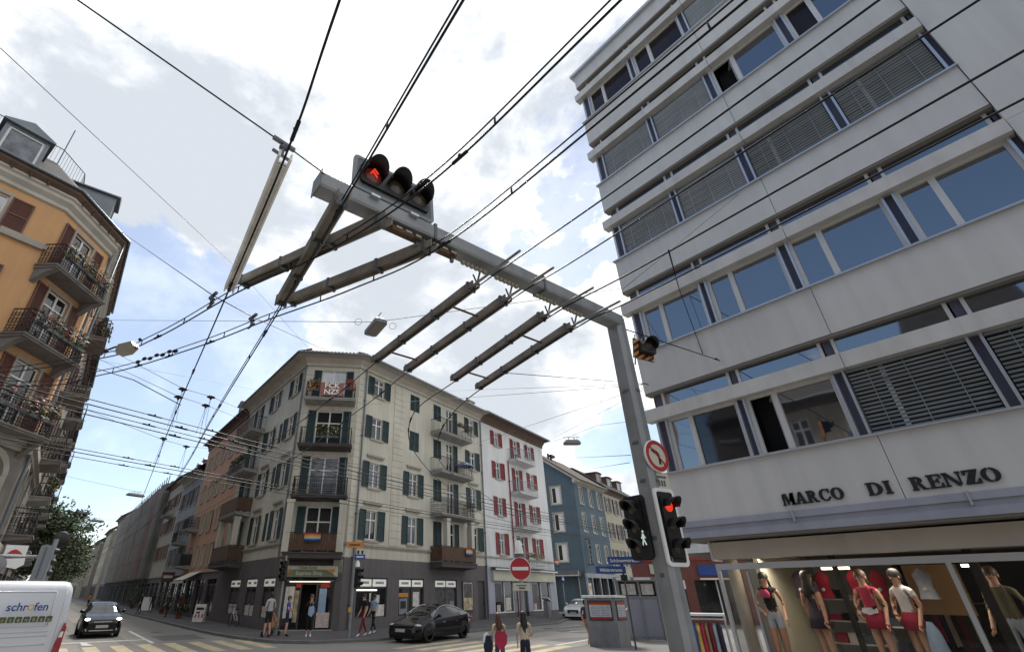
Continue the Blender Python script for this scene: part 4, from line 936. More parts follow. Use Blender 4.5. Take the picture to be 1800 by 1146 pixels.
# stencil capitals on the band, drawn as polygons on a unit cell
def arc(cx, cy, rx, ry, a0, a1, n=9): return [(cx+rx*cos(R(a0+(a1-a0)*i/n)), cy+ry*sin(R(a0+(a1-a0)*i/n))) for i in range(n+1)]
def bowl(cx, cy, rx, ry, qx, qy, a0, a1, sx=0.): return arc(cx, cy, rx, ry, a0, a1)+arc(cx-sx, cy, qx, qy, a1, a0)
SL = [(.0, 0), (.34, 0), (.34, .06), (.0, .06)]
GL = {'M': (1.2, [[(0,0),(.24,0),(.24,.06),(.16,.06),(.16,.94),(0,.94),(0,1),(.24,1),(.24,.94),(.09,.9),(.09,.06),(0,.06)], [(.20,1),(.44,1),(.66,.28),(.55,.02),(.50,.02)], [(.70,.36),(.88,1),(.94,1),(.94,.06),(.84,.06),(.84,0),(1.2,0),(1.2,.06),(1.12,.06),(1.12,.94),(1.2,.94),(1.2,1),(.9,1)], [(.94,.06),(1.12,.06),(1.12,1),(.94,1)]]),
 'A': (1.0, [[(0,0),(.3,0),(.3,.06),(.2,.06),(.45,.9),(.40,.98),(.06,.06),(0,.06)], [(.44,1),(.60,1),(.9,.06),(1.,.06),(1.,0),(.56,0),(.56,.06),(.65,.06),(.47,.82)], [(.27,.28),(.55,.28),(.53,.35),(.29,.35)]]),
 'R': (1.02, [[(0,0),(.36,0),(.36,.06),(.30,.06),(.30,.94),(.36,.94),(.36,1),(0,1),(0,.94),(.08,.94),(.08,.06),(0,.06)], bowl(.42,.75,.34,.25,.12,.19,-90,90,.02), [(.42,.46),(.62,.46),(.86,.06),(1.0,.06),(1.0,0),(.66,0)]]),
 'C': (.95, [bowl(.50,.5,.50,.5,.28,.44,97,263,-.0), [(.54,1),(.72,.97),(.82,.90),(.86,1),(.90,1),(.90,.66),(.86,.66),(.76,.86),(.54,.94)], [(.54,0),(.74,.04),(.92,.28),(.86,.30),(.72,.12),(.54,.06)]]),
 'O': (1.04, [bowl(.50,.5,.50,.5,.24,.44,97,263), bowl(.54,.5,.50,.5,.24,.44,-83,83)]),
 'D': (1.02, [[(0,0),(.36,0),(.36,.06),(.30,.06),(.30,.94),(.36,.94),(.36,1),(0,1),(0,.94),(.08,.94),(.08,.06),(0,.06)], bowl(.44,.5,.54,.5,.28,.44,-90,90)]),
 'I': (.42, [[(0,0),(.42,0),(.42,.06),(.33,.06),(.33,.94),(.42,.94),(.42,1),(0,1),(0,.94),(.10,.94),(.10,.06),(0,.06)]]),
 'E': (.86, [[(0,0),(.36,0),(.36,.06),(.30,.06),(.30,.94),(.36,.94),(.36,1),(0,1),(0,.94),(.08,.94),(.08,.06),(0,.06)], [(.40,1),(.82,1),(.82,.7),(.78,.7),(.70,.94),(.40,.94)], [(.40,.47),(.54,.47),(.60,.36),(.64,.36),(.64,.66),(.60,.66),(.54,.54),(.40,.54)], [(.40,0),(.86,0),(.86,.32),(.82,.32),(.72,.06),(.40,.06)]]),
 'N': (1.08, [[(0,0),(.26,0),(.26,.06),(.17,.06),(.17,.86),(.09,.94),(.09,.06),(0,.06)], [(0,1),(.30,1),(.88,.16),(.88,0),(.72,0),(.14,.90),(0,.94)], [(.92,.22),(.98,.14),(.98,.94),(1.08,.94),(1.08,1),(.82,1),(.82,.94),(.92,.94)]]),
 'Z': (.92, [[(.04,1),(.42,1),(.42,.94),(.22,.92),(.12,.7),(.04,.7)], [(.46,1),(.90,1),(.42,0),(.02,0),(.02,.05),(.50,.94),(.46,.94)], [(.48,.06),(.70,.06),(.84,.32),(.90,.32),(.90,0),(.46,0)]])}
def fat(P, e):                                               # a polygon grown by e on every side
    n = len(P); A = sum(P[i][0]*P[(i+1) % n][1]-P[(i+1) % n][0]*P[i][1] for i in range(n)); out = []
    for i in range(n):
        a = Vector(P[i-1]); p = Vector(P[i]); c = Vector(P[(i+1) % n]); d0 = (p-a); d1 = (c-p)
        if d0.length < 1e-6 or d1.length < 1e-6: out.append(P[i]); continue
        d0.normalize(); d1.normalize(); s = 1 if A > 0 else -1; m = Vector((d0.y+d1.y, -d0.x-d1.x))*s
        if m.length < .2: out.append(P[i]); continue
        m.normalize(); k = max(.5, m.dot(Vector((d0.y, -d0.x))*s)); out.append(tuple(p+m*(e/k)))
    return out
def stencil(mb, word, s, z, h, w):
    tot = sum(GL[c][0] for c in word)+.12*(len(word)-1); k = w/tot; x = s
    for c in word:
        gw, parts = GL[c]
        for p in parts:
            q = [(x+a*k, z+b_*h) for a, b_ in p]
            mb.prism(fat(q, .03*h), -.03, 'y', -.003)
        x += (gw+.12)*k
lt = thing('shop_lettering', 'black stencil capitals MARCO DI RENZO on the white band of the office block', 'lettering', (OX, 6.78, 0), -pi/2)
Yk = lambda y: 6.78-y*12/11; b = MB(letter_b)
for word, y0, y1 in (('MARCO', 3.93, 2.95), ('DI', 2.60, 2.28), ('RENZO', 2.02, 1.0)): stencil(b, word, Yk(y0), 3.545, .215, (y0-y1)*12/11)
build_each(b, 'letter', lt)

# the house across the street behind the viewer's left shoulder: only its mirror image shows, in the office windows
O = Vector((-9.5, -16., 0)); opp = thing('opposite_house', 'grey rendered house across the street, mirrored in the lower office windows', 'house', O, pi/2); ops = []
for z in (3.9, 6.9, 9.4):
    for s in [1.6+2.7*i for i in range(11)]: ops.append((s-.5, s+.5, z, z+1.5)); window(opp, s, z, 1., 1.5, glass=glass_dim)
wallpart(opp, Matrix.Identity(4), 31., [(0, 3.2, stone_grey), (3.2, 11.6, plaster_dun)], ops); roof_line(opp, [O, O+Vector((0, 31, 0))], 11.6, 11.9, .6, soffit_b, slate, 3.4, 4., None); shell(opp, [O, O+Vector((0, 31, 0))], 11.8, plaster_dun)
b = MB(slate); b.prism([(14.5, 11.8), (20.5, 11.8), (19.5, 16.6), (17.5, 18.6), (15.5, 16.6)], 6., 'y', .4); b.build('gable', opp)
# lamps inside the boutique
for k, (x, y_) in enumerate(((13.6, 5.2), (13.6, 3.2), (13.6, .6))):
    li = bpy.data.lights.new('shop_lamp', 'AREA'); li.energy = 17; li.size = .6; li.color = (1., .86, .7); lo = bpy.data.objects.new('shop_lamp', li); col.objects.link(lo); lo.location = (x-.4, y_, 2.7); lo.rotation_euler = (0, R(20), 0)

# ================================================================== ground
b = MB(asphalt); b.quad((-160,-120,0),(260,-120,0),(260,420,0),(-160,420,0)); struct(b.build('road'))
KERB = [(7.1, 240), (7.3, 60), (7.6, 37), (7.8, 30.5), (8.2, 26.7), (8.85, 24.2), (9.9, 23.1), (11.2, 22.75), (12.8, 22.6), (17., 23.4), (21., 24.4), (25., 25.4), (29., 26.3), (33., 29.0), (39.7, 31.5), (60., 37.), (110., 52.)]
far = [Vector((*p, 0)) for p in KERB]
b = MB(pave_m); inn = [(10.2, 240), (10.2, 60), (10.2, 37), (10.2, 30.5), (10.3, 29.5), (10.3, 29.5), (11.9, 28.5), (13., 28.), (13.5, 27.8), (17.4, 28.9), (21.4, 30.2), (25.3, 31.3), (29.2, 32.5), (33.1, 33.6), (39.7, 35.5), (60., 42.), (110., 56.)]
for i in range(len(KERB)-1): b.quad((*KERB[i],.12),(*inn[i],.12),(*inn[i+1],.12),(*KERB[i+1],.12))
struct(b.build('pavement'))
def kerb(P, w=.16):
    V = [Vector((*p, 0)) for p in P]; A = offset_line(V, .0); B = offset_line(V, w); k = MB(kerb_m)
    strip(k, B, 0, B, .118); strip(k, B, .118, A, .124); strip(k, A, .124, A, 0); struct(k.build('kerb'))
kerb(KERB)
LK = [(-14., 17.2), (-5., 19.8), (-2.2, 20.6), (-.6, 22.2), (.3, 24.5), (.5, 30), (.4, 120)]
b = MB(pave_m); li = [(-14., 18.4), (-5., 21.), (-3.8, 21.4), (-2.9, 22.6), (-2.0, 23.8), (-2.0, 30), (-3., 120)]
for i in range(len(LK)-1): b.quad((*LK[i],.12),(*LK[i+1],.12),(*li[i+1],.12),(*li[i],.12))
struct(b.build('pavement')); kerb(LK)
b = MB(pave_l); NK = [(60., 27.), (30., 18.3), (10.5, 12.6), (9., 10.), (5.6, 6.5), (5.6, -12.)]
b.add([(x, y, .12) for x, y in NK]+[(60., -12., .12)], [tuple(range(6, -1, -1))]); struct(b.build('pavement')); kerb([p for p in NK])
b = MB(asphalt_d)
for x0, y0, x1, y1 in ((5.0,28.2,6.9,31.5), (1.2,38.,4.2,47.), (19.5,17.2,23.,18.6), (24.,20.,27.5,22.2)): b.quad((x0,y0,.002),(x1,y0+.1,.002),(x1+.05,y1,.002),(x0-.1,y1-.05,.002))
build_each(b, 'asphalt_patch'); [struct(o) for o in bpy.data.objects if o.name.startswith('asphalt_patch')]
b = MB(asphalt_w)
for x in (1.75, 3.25): b.quad((x,26.,.0025),(x+.45,26.,.0025),(x+.6,120.,.0025),(x+.15,120.,.0025))
for k in (0., 1.6): p = Vector((9.5, 18.6-k, 0)); q = p+D2*34; n = Vector((.2823,-.9593,0))*.45; b.quad(*[(v.x,v.y,.0025) for v in (p, p+n, q+n, q)])
build_each(b, 'tyre_track'); [struct(o) for o in bpy.data.objects if o.name.startswith('tyre_track')]
for x, y, l in ((5.6, 34.2, 'round iron manhole cover in the left street behind the stop line'), (20.5, 16.2, 'round iron manhole cover on the crossing before the information pillar'), (25.2, 23.6, 'round iron manhole cover near the kerb of the white house')):
    b = MB(cast_iron); b.lathe([(0, .008), (.30, .008), (.31, .004)], 20); tag(b.build('manhole_cover', None, (x, y, .001)), l, 'manhole cover')
b = MB(paint_y)
for i in range(8): x = .9+i*.98; b.quad((x,22.4,.004),(x+.5,22.4,.004),(x+.45,27.,.004),(x-.05,27.,.004))
o_ = Vector((12.5, 17.2, 0))
for i in range(7):
    p = o_+Vector((.2823,-.9593,0))*(-2.4+i*.98)+D2*(.15*i); q = p+D2*4.4; n = Vector((.2823,-.9593,0))*.5
    b.quad(*[(v.x,v.y,.004) for v in (p, p+n, q+n, q)])
struct(b.build('zebra_crossing'))
b = MB(paint_w); b.quad((.8,29.3,.004),(4.5,29.3,.004),(4.5,29.65,.004),(.8,29.65,.004)); b.quad((4.4,27.4,.004),(4.55,27.4,.004),(4.6,36.,.004),(4.45,36.,.004)); b.quad((1.9,27.9,.004),(2.3,27.7,.004),(2.1,29.2,.004),(1.9,29.2,.004)); struct(b.build('lane_marking'))
b = MB(paint_w)
for (x0, y0, x1, y1) in ((24.5, 21.3, 27.4, 20.6), (27., 24.3, 29.5, 24.6), (18., 16.5, 30., 19.9)): 
    d = Vector((x1-x0, y1-y0, 0)).normalized(); n = Vector((-d.y, d.x, 0))*.08; b.quad((x0-n.x,y0-n.y,.005),(x1-n.x,y1-n.y,.005),(x1+n.x,y1+n.y,.005),(x0+n.x,y0+n.y,.005))
struct(b.build('lane_marking'))
# ================================================================== vehicles (built nose towards -x, then turned)
def wheel(parent, x, y, r, w=.2, sd=1, rimc=rim_m):
    t = MB(tyre_m); t.m = Matrix.Translation((x, y, r)) @ Matrix.Rotation(pi/2, 4, 'X')
    t.lathe([(r*.66, -w/2), (r*.93, -w/2), (r, -w/2+.03), (r, w/2-.03), (r*.93, w/2), (r*.66, w/2)], 24)
    o = t.build('wheel', parent)
    k = MB(black_p); k.m = t.m; k.lathe([(0, sd*(w/2-.06)), (r*.68, sd*(w/2-.06))], 20); k.mat(rimc); k.lathe([(r*.60, sd*(w/2-.055)), (r*.68, sd*(w/2+.004)), (r*.70, sd*(w/2-.01))], 24)
    for i in range(5):
        a = 2*pi*i/5; ca, sa = cos(a), sin(a); z0 = sd*(w/2-.045); z1 = sd*(w/2-.012)
        P = lambda rr, tt, zz: (rr*ca-tt*sa, rr*sa+tt*ca, zz)
        k.add([P(.03,-.035,z1),P(r*.66,-.05,z1),P(r*.66,.05,z1),P(.03,.035,z1),P(.03,-.035,z0),P(r*.66,-.05,z0),P(r*.66,.05,z0),P(.03,.035,z0)], [(0,1,2,3),(0,4,5,1),(2,6,7,3)])
    k.ring((0,0,sd*(w/2-.05)),(0,0,sd*(w/2-.005)), .05, n=10); k.build('rim', o)
def interp(T, x):
    for (a, va), (b, vb) in zip(T[:-1], T[1:]):
        if a <= x <= b: t = (x-a)/(b-a); t = t*t*(3-2*t)*.35+t*.65; return va+(vb-va)*t
    return T[-1][1] if x > T[-1][0] else T[0][1]
def car(name, label, paint, loc, rz, L, Wd, belt, roof, half, lowz, wheels, r, lights, glassx, head=head_off, group='cars on the crossing', hatch=True, extra=None):
    T = thing(name, label, 'car', loc, rz, group); N = 44
    xs = sorted(set([-L/2+L*i/N for i in range(N+1)]+[-L/2+.03, L/2-.03]+[glassx[k] for k in range(4)])); b = MB(paint); rings = []
    for x in xs:
        w = interp(half, x)*Wd/2; zb = interp(belt, x); zr = max(zb+.004, interp(roof, x)); zl = interp(lowz, x); dz = zb-zl; h = zr-zb; tk = min(1., h/.42)
        row = [(w*.90, zl), (w*.985, zl+dz*.16), (w, zl+dz*.42), (w*.985, zl+dz*.62), (w*.965, zl+dz*.86), (w*.925, zb), (w*(.925-.16*tk), zb+h*.62), (w*(.90-.24*tk), zb+h*.9), (w*.45, zr-.006*tk), (0, zr)]
        rings.append([(x, y, z) for y, z in row]+[(x, -y, z) for y, z in row[-2::-1]])
    n = len(rings[0]); base = [v for q in rings for v in q]; body = []; glass = []
    for i in range(len(xs)-1):
        xm = (xs[i]+xs[i+1])/2
        for k in range(n-1):
            f = (i*n+k, i*n+k+1, (i+1)*n+k+1, (i+1)*n+k); kk = min(k, n-2-k); g = False
            h = interp(roof, xm)-interp(belt, xm)
            if h > .05:
                if glassx[1] < xm < glassx[2] and kk in (5, 6) and h > .16: g = kk == 5 or h > .3
                if (glassx[0] < xm < glassx[1] or glassx[2] < xm < glassx[3]) and kk >= 5: g = kk >= 6 or kk == 5
                if glassx[1] < xm < glassx[2] and kk in (5, 6) and any(abs(xm-p) < .05 for p in glassx[4:]): g = False
            (glass if g else body).append(f)
    lowf = [f for f in body if min(f[0] % n, n-2-f[0] % n) < 5]; b.add(base, lowf, True); b.add(base, [f for f in body if f not in set(lowf)], True); b.add(base, [tuple(range(n-1, -1, -1)), tuple((len(xs)-1)*n+k for k in range(n))]); o = b.build('body', T)
    g = MB(car_glass); g.add(base, glass, True); g.build('glazing', T)
    for x in wheels:
        for sd in (-1, 1):
            y = sd*(interp(half, x)*Wd/2-.09); wheel(T, x, y, r, .21, sd)
            a = MB(black_p); yy = sd*(interp(half, x)*Wd/2+.004)
            pts = [(x+(r+.075)*cos(t), r+(r+.075)*sin(t)) for t in [pi*(-.06)+pi*1.12*k/16 for k in range(17)]]; qts = [(x+(r+.012)*cos(t), r+(r+.012)*sin(t)) for t in [pi*(-.06)+pi*1.12*k/16 for k in range(17)]]
            for k in range(16): a.prism([pts[k], pts[k+1], qts[k+1], qts[k]], yy, 'y', yy-sd*.05)
            a.build('wheel_arch', T)
    for nm, m, (x0, x1, y0, y1, z0, z1) in lights:
        for sd in (-1, 1):
            q = MB(m); q.m = Matrix.Translation(((x0+x1)/2, sd*(y0+y1)/2, (z0+z1)/2)) @ Matrix.Rotation(sd*(.35 if x0 < 0 else -.3), 4, 'Z'); q.ball((0, 0, 0), abs(x1-x0)/2, abs(y1-y0)/2, (z1-z0)/2, 10, 7); q.build(nm, T)
    for sd in (-1, 1):
        x = glassx[0]+.45; y = sd*(Wd/2+.06); q = MB(paint); q.m = Matrix.Translation((x, y, interp(belt, x)+.1)); q.ball((0,0,0), .09, .11, .075, 10, 6); q.mat(black_p); q.box(-.03, .03, -sd*.14-.06, -sd*.14+.06, -.09, -.02); q.build('mirror', T)
    p = MB(plate_m); p.box(-L/2-.035, -L/2-.01, -.26, .26, .42, .54); p.build('number_plate', T)
    s = MB(black_p); s.box(-L/2+.15, L/2-.15, -Wd/2*.8, Wd/2*.8, .17, .34); s.build('underbody', T)
    if extra: extra(T)
    return T
def sedan_extra(T):
    c = MB(chrome)
    for sd in (-1, 1):
        c.tube([(x, sd*(interp(SH, x)*.93*SW/2*(.985)-.02-.115*min(1, max(0, interp(SR, x)-interp(SB, x))/.42)*1.55), interp(SR, x)*.93+interp(SB, x)*.07) for x in [-1.05+.2*i for i in range(16)]], .013, 5)
        for x in (-.35, .75): c.box(x, x+.2, sd*SW/2*.955-.02, sd*SW/2*.955+.02, .73, .755)
    c.build('trim', T)
SL_, SW = 4.7, 1.85
SB = [(-2.35, .52), (-2.2, .66), (-1.7, .78), (-1.0, .90), (.3, .94), (1.5, .98), (2.0, 1.02), (2.3, .98), (2.35, .62)]
SR = [(-2.35, .52), (-2.2, .67), (-1.7, .80), (-1.15, .93), (-.7, 1.19), (-.25, 1.38), (.25, 1.445), (.8, 1.40), (1.4, 1.23), (1.95, 1.06), (2.3, .99), (2.35, .62)]
SH = [(-2.35, .70), (-2.2, .86), (-1.8, .96), (-1., 1.), (1.2, 1.), (1.9, .95), (2.25, .86), (2.35, .74)]
SLZ = [(-2.35, .30), (-2.1, .20), (2.1, .20), (2.35, .36)]
car('saloon_car', 'glossy black saloon car at the yellow crossing before the cream corner house', car_black, (15.35, 21.75, .0), math.atan2(.33, .945), SL_, SW, SB, SR, SH, SLZ, (-1.42, 1.44), .335,
    [('headlight', head_off, (-2.2, -1.84, .58, .86, .60, .72)), ('tail_light', tail_red, (2.18, 2.36, .55, .88, .78, .90))], (-1.2, -.55, 1.35, 2.0, .32, 1.25), extra=sedan_extra)
HB = [(-1.95, .60), (-1.85, .76), (-1.3, .90), (-.7, .98), (1.4, 1.04), (1.85, 1.05), (1.95, .7)]
HR = [(-1.95, .60), (-1.85, .77), (-1.3, .93), (-.95, 1.02), (-.35, 1.36), (.1, 1.49), (.9, 1.50), (1.45, 1.42), (1.8, 1.12), (1.95, .7)]
HH = [(-1.95, .72), (-1.8, .9), (-1.3, .99), (1.3, 1.), (1.8, .94), (1.95, .82)]; HL = [(-1.95, .28), (-1.75, .2), (1.75, .2), (1.95, .34)]
def hatch_extra(T):
    c = MB(chrome); c.box(-1.985, -1.955, -.5, .5, .30, .335); c.box(-1.97, -1.94, -.38, .38, .66, .69)
    for y in (-.6, .6): c.ring((-1.97,y,.36),(-1.93,y,.36), .06, n=10)
    c.build('trim', T); g = MB(black_p); g.box(-1.965, -1.90, -.55, .55, .36, .64); g.build('grille', T)
car('hatchback_car', 'small black hatchback with lit headlamps driving towards the crossing on the left street', car_black, (2.75, 33.6, 0), pi/2, 3.95, 1.72, HB, HR, HH, HL, (-1.22, 1.25), .31,
    [('headlight', head_lit, (-1.93, -1.70, .55, .78, .72, .84)), ('tail_light', tail_red, (1.8, 1.94, .55, .8, .8, 1.))], (-.95, -.25, 1.4, 1.8, .3), extra=hatch_extra)
def white_extra(T):
    c = MB(black_p); c.box(-2.25, -2.18, -.42, .42, .46, .70)
    for sd in (-1, 1): c.box(-2.22, -2.1, sd*.7-.17, sd*.7+.17, .26, .42)
    c.mat(chrome); c.box(-2.262, -2.25, -.3, .3, .57, .6); c.build('grille', T)
WB = [(-2.25, .60), (-2.1, .76), (-1.5, .90), (-.9, .97), (1.5, 1.02), (2.1, 1.03), (2.25, .7)]; WR_ = [(-2.25, .60), (-2.1, .77), (-1.5, .92), (-1.0, 1.0), (-.35, 1.3), (.2, 1.43), (1., 1.40), (1.7, 1.2), (2.1, 1.05), (2.25, .7)]
WH = [(-2.25, .72), (-2.05, .92), (-1.4, .99), (1.4, 1.), (2., .93), (2.25, .8)]; WL = [(-2.25, .26), (-2., .19), (2., .19), (2.25, .32)]
car('white_car', 'white compact car parked before the blue house, its tail hidden by the information pillar', car_white, (35.7, 29.6, 0), RZ2+.12, 4.45, 1.8, WB, WR_, WH, WL, (-1.38, 1.35), .33,
    [('headlight', head_off, (-2.16, -1.8, .52, .84, .64, .78)), ('tail_light', tail_red, (2.05, 2.24, .55, .85, .8, .95))], (-1.0, -.3, 1.6, 2.05, .3), extra=white_extra)
# white van: side wall towards the camera, tail at the right
van = thing('delivery_van', 'white delivery van with blue and green lettering on its side wall', 'van', (.62, 15.2, 0), RZ2-.11)
b = MB(van_white); sect = [(0, .34), (.0, .62), (.015, 1.1), (.05, 1.62), (.11, 1.98), (.2, 2.13), (.38, 2.19), (1., 2.2)]; W_ = 1.98
full = [(y, z) for y, z in sect]+[(W_-y, z) for y, z in sect[-2::-1]]; n = len(full); st = [(-5.0, .55, .9), (-4.85, .5, 1.), (-4.3, .62, 1.), (-3.6, .98, 1.), (-3.2, 1., 1.), (-.16, 1., 1.), (-.05, .985, .992), (0., .95, .975)]
vv = []
for x, kz, ky in st:
    for y, z in full: vv.append((x+.0-(.05*(z/2.2) if x > -.2 else 0), W_/2+(y-W_/2)*ky, .34+(z-.34)*kz))
ff = [(i*n+k, (i+1)*n+k, (i+1)*n+k+1, i*n+k+1) for i in range(len(st)-1) for k in range(n-1)]
b.add(vv, ff, True); b.add(vv, [tuple((len(st)-1)*n+k for k in range(n)), tuple(range(n-1, -1, -1))]); b.build('body', van)
def vy(z):                                                  # side wall y at height z
    for (ya, za), (yb, zb) in zip(sect[:-1], sect[1:]):
        if za <= z <= zb: return ya+(yb-ya)*(z-za)/(zb-za)
    return 0
b = MB(van_white)
for z in (1.14, 1.22, .98, .80): b.tube([(x, vy(z)-.004, z) for x in (-3.1, -1.6, -.3)], .014, 6)
for z in (1.98, 1.32): b.tube([(-3.0, vy(z)-.003, z), (-.36, vy(z)-.003, z)], .012, 6)
for x in (-3.0, -.36): b.tube([(x, vy(z)-.003, z) for z in (1.32, 1.65, 1.98)], .012, 6)
b.tube([(-.17, vy(z)-.002, z) for z in (.5, 1.1, 1.6, 2.0)], .008, 5)
b.build('panel_rib', van)
b = MB(tail_red); pts = [(-.16, .62), (-.02, .62), (-.015, 1.36), (-.05, 1.36), (-.12, 1.0)]
b.prism(pts, -.012, 'y', .06); b.box(-.02, .012, .0, .1, .66, 1.3); b.mat(white_p); b.prism([(-.09, 1.09), (-.018, 1.09), (-.018, 1.2), (-.07, 1.2)], -.018, 'y', -.0121); b.build('tail_light', van)
b = MB(black_p); b.box(-4.9, -.05, .02, W_-.02, .28, .40); b.box(-.08, .06, .06, W_-.06, .40, .58); b.build('bumper', van)
for x in (-.95, -4.15):
    for y, sd in ((.12, -1), (W_-.12, 1)): wheel(van, x, y, .34, .22, sd, steel)
    a = MB(black_p); a.prism([(x+.43*cos(t), .34+.43*sin(t)) for t in [pi*k/16 for k in range(17)]], -.006, 'y', .05); a.build('wheel_arch', van)
b = MB(car_glass); b.prism([(-4.25, 1.30), (-3.45, 1.30), (-3.55, 1.88), (-3.75, 1.88)], .04, 'y', .06); b.build('glazing', van)
b = MB(); b.m = Matrix.Translation((0, .022, 0)) @ Matrix.Rotation(R(3.6), 4, 'X')
put_text(b, 'schr', .215, (-1.03, -.02, 1.69), blue_p, .006, .004); put_text(b, 'o', .25, (-.79, -.02, 1.705), yellow_p, .006, .0); put_text(b, 'fen', .215, (-.60, -.02, 1.69), blue_p, .006, .004); b.build('lettering', van)
b = MB(); b.m = Matrix.Translation((0, .03, 0)) @ Matrix.Rotation(R(3.6), 4, 'X')
for i, ch_ in enumerate('gartenbau'): x = -1.47+i*.135; b.mat(leaf_y); b.prism([(x+px, 1.46+pz) for px, pz in ((-.05,-.055),(.05,-.055),(.058,-.04),(.058,.045),(.045,.055),(-.05,.055),(-.058,.04),(-.058,-.045))], -.03, 'y', -.022); put_text(b, ch_, .10, (x, -.034, 1.455), cream_p, .004)
b.mat(steel_d); b.box(-1.6, -1.22, -.01, -.004, 1.31, 1.325); b.box(-1.6, -1.3, -.01, -.004, 1.335, 1.35); b.build('lettering', van)

# ================================================================== signals and signs
def visor(mb, c, r, L, n=16, hood=True):                    # open hood pointing to -y
    a0, a1 = (-.18, pi+.18); v = []; 
    for k in range(n+1):
        a = a0+(a1-a0)*k/n
        for (y, rr, cut) in ((0, r, 1), (-L, r*1.02, .9), (-L, r*1.02+.012, .9), (0, r+.012, 1)):
            yy = y*(.55+.45*max(0, sin(a))) if y else 0
            v.append((c[0]+rr*cos(a), c[1]+yy, c[2]+rr*sin(a)))
    f = []
    for k in range(n):
        for j in range(4): f.append((k*4+j, k*4+(j+1) % 4, (k+1)*4+(j+1) % 4, (k+1)*4+j))
    mb.add(v, f, True)
def rrect(w, h, r, n=5):
    return [(sx*(w/2-r)+r*cos(a), sz*(h/2-r)+r*sin(a)) for sx, sz, a0 in ((1,1,0),(-1,1,90),(-1,-1,180),(1,-1,270)) for a in [R(a0+90*i/n) for i in range(n+1)]]
def signal(name, label, loc, rz, lamps, r=.11, vertical=True, board=None, border=None, pitch=.27, housing=black_p, tilt=0., L=.22, group=None, boardmat=black_p):
    T = thing(name, label, 'traffic light', loc, rz, group); n = len(lamps); T.rotation_euler.x = tilt
    tot = pitch*n; b = MB(housing); w, h = ((pitch, tot) if vertical else (tot, pitch))
    b.prism(rrect(w*.98, h, .05), .2, 'y', .0); b.build('housing', T)
    if board:
        q = MB(boardmat); q.prism(rrect(board[0], board[1], .07), .055, 'y', .035); o = q.build('backboard', T)
        if border:
            e = MB(border); A = rrect(board[0]+.012, board[1]+.012, .07); B = rrect(board[0]-.085, board[1]-.085, .04); m = len(A)
            for i in range(m): j = (i+1) % m; e.quad((A[i][0],.03,A[i][1]),(A[j][0],.03,A[j][1]),(B[j][0],.03,B[j][1]),(B[i][0],.03,B[i][1])); e.quad((A[i][0],.03,A[i][1]),(A[i][0],.06,A[i][1]),(A[j][0],.06,A[j][1]),(A[j][0],.03,A[j][1]))
            e.build('border', o)
    for i, m in enumerate(lamps):
        t = (n-1)/2-i; c = (0, 0, pitch*t) if vertical else (-pitch*t, 0, 0)
        l = MB(m); l.lathe([(0, .035), (r*.6, .025), (r*.95, 0)], 18); l.v = [(x+c[0], -z-.002, y+c[2]) for x, y, z in l.v]; l.build('lens', T)
        vz = MB(housing); visor(vz, (c[0], 0, c[2]), r*1.04, L); vz.build('visor', T)
    return T
GAN = thing('gantry_pole', 'tall grey steel pole with a long horizontal arm reaching left over the street', 'pole', (6.66, 4.0, 0), 0)
b = MB(steel); prof = [(-.125, -.09), (-.06, -.135), (.06, -.135), (.125, -.09), (.125, .09), (.06, .135), (-.06, .135), (-.125, .09)]
vs = [(x*1.18, y*1.18, .12) for x, y in prof]+[(x, y, 5.86) for x, y in prof]; b.add(vs, [(i, (i+1) % 8, 8+(i+1) % 8, 8+i) for i in range(8)]); b.prism(prof, 6.06, 'z', 5.86); b.build('pole', GAN)
b = MB(steel); b.m = Matrix.Translation((0, -.03, 0)); b.prism([(-.10, 5.90), (.10, 5.90), (.115, 5.93), (.115, 6.09), (.09, 6.12), (-.09, 6.12), (-.115, 6.09), (-.115, 5.93)], -5.46, 'x', .02); o = b.build('arm', GAN)
b = MB(steel_d)
for x in (-5.46, -3.9, -1.9): b.box(x-.012 if x < -5 else x-.02, x+.0 if x < -5 else x+.02, -.155, .095, 5.885, 6.13)
build_each(b, 'collar', o)
for x, z in ((-.02, 4.72), (-.03, 3.9), (0., 3.35), (0, 2.6), (0, 2.15)):
    b = MB(steel_d); b.lathe([(.142, z), (.15, z+.005), (.15, z+.05), (.142, z+.055)], 10, (0, 0, 0), 1., 1.05); b.build('clamp', GAN)
b = MB(white_p); b.box(.10, .16, -.12, -.05, 2.02, 2.12); b.build('junction_box', GAN)
sig = signal('traffic_light', 'horizontal three lamp traffic light with a glowing red lamp on top of the overhead arm', (2.16, 3.86, 6.42), .0, [lamp_red_dim, lamp_off, lamp_off], .12, False, (1.16, .56), grey_p, .335, L=.24, tilt=R(-4), boardmat=steel_d)
b = MB(alu)
for x in (-.3, .25): b.box(x-.02, x+.02, .05, .09, -.34, -.2); b.box(x-.06, x+.06, -.03, .09, -.36, -.33)
build_each(b, 'bracket', sig)
b = MB(lamp_red)
for p, q in (((-.39, -.04), (-.34, .07)), ((-.34, .07), (-.29, .01)), ((-.36, .02), (-.30, -.06))): b.ring((p[0],-.045,p[1]),(q[0],-.045,q[1]), .012, n=5)
b.build('arrow_symbol', sig)
s2 = signal('traffic_light', 'black traffic light with white edged backboard and glowing red lamp on the tall pole', (6.70, 3.80, 2.77), R(-9), [lamp_red, lamp_off, lamp_off], .085, True, (.40, .98), white_p, .26, L=.20)
s3 = signal('pedestrian_signal', 'black pedestrian signal showing a white walking figure left of the tall pole', (6.50, 4.24, 2.78), R(-98), [lamp_off, lamp_off, lamp_off], .085, True, (.40, .84), None, .25, L=.19, housing=black_p)
s3['category'] = 'traffic light'
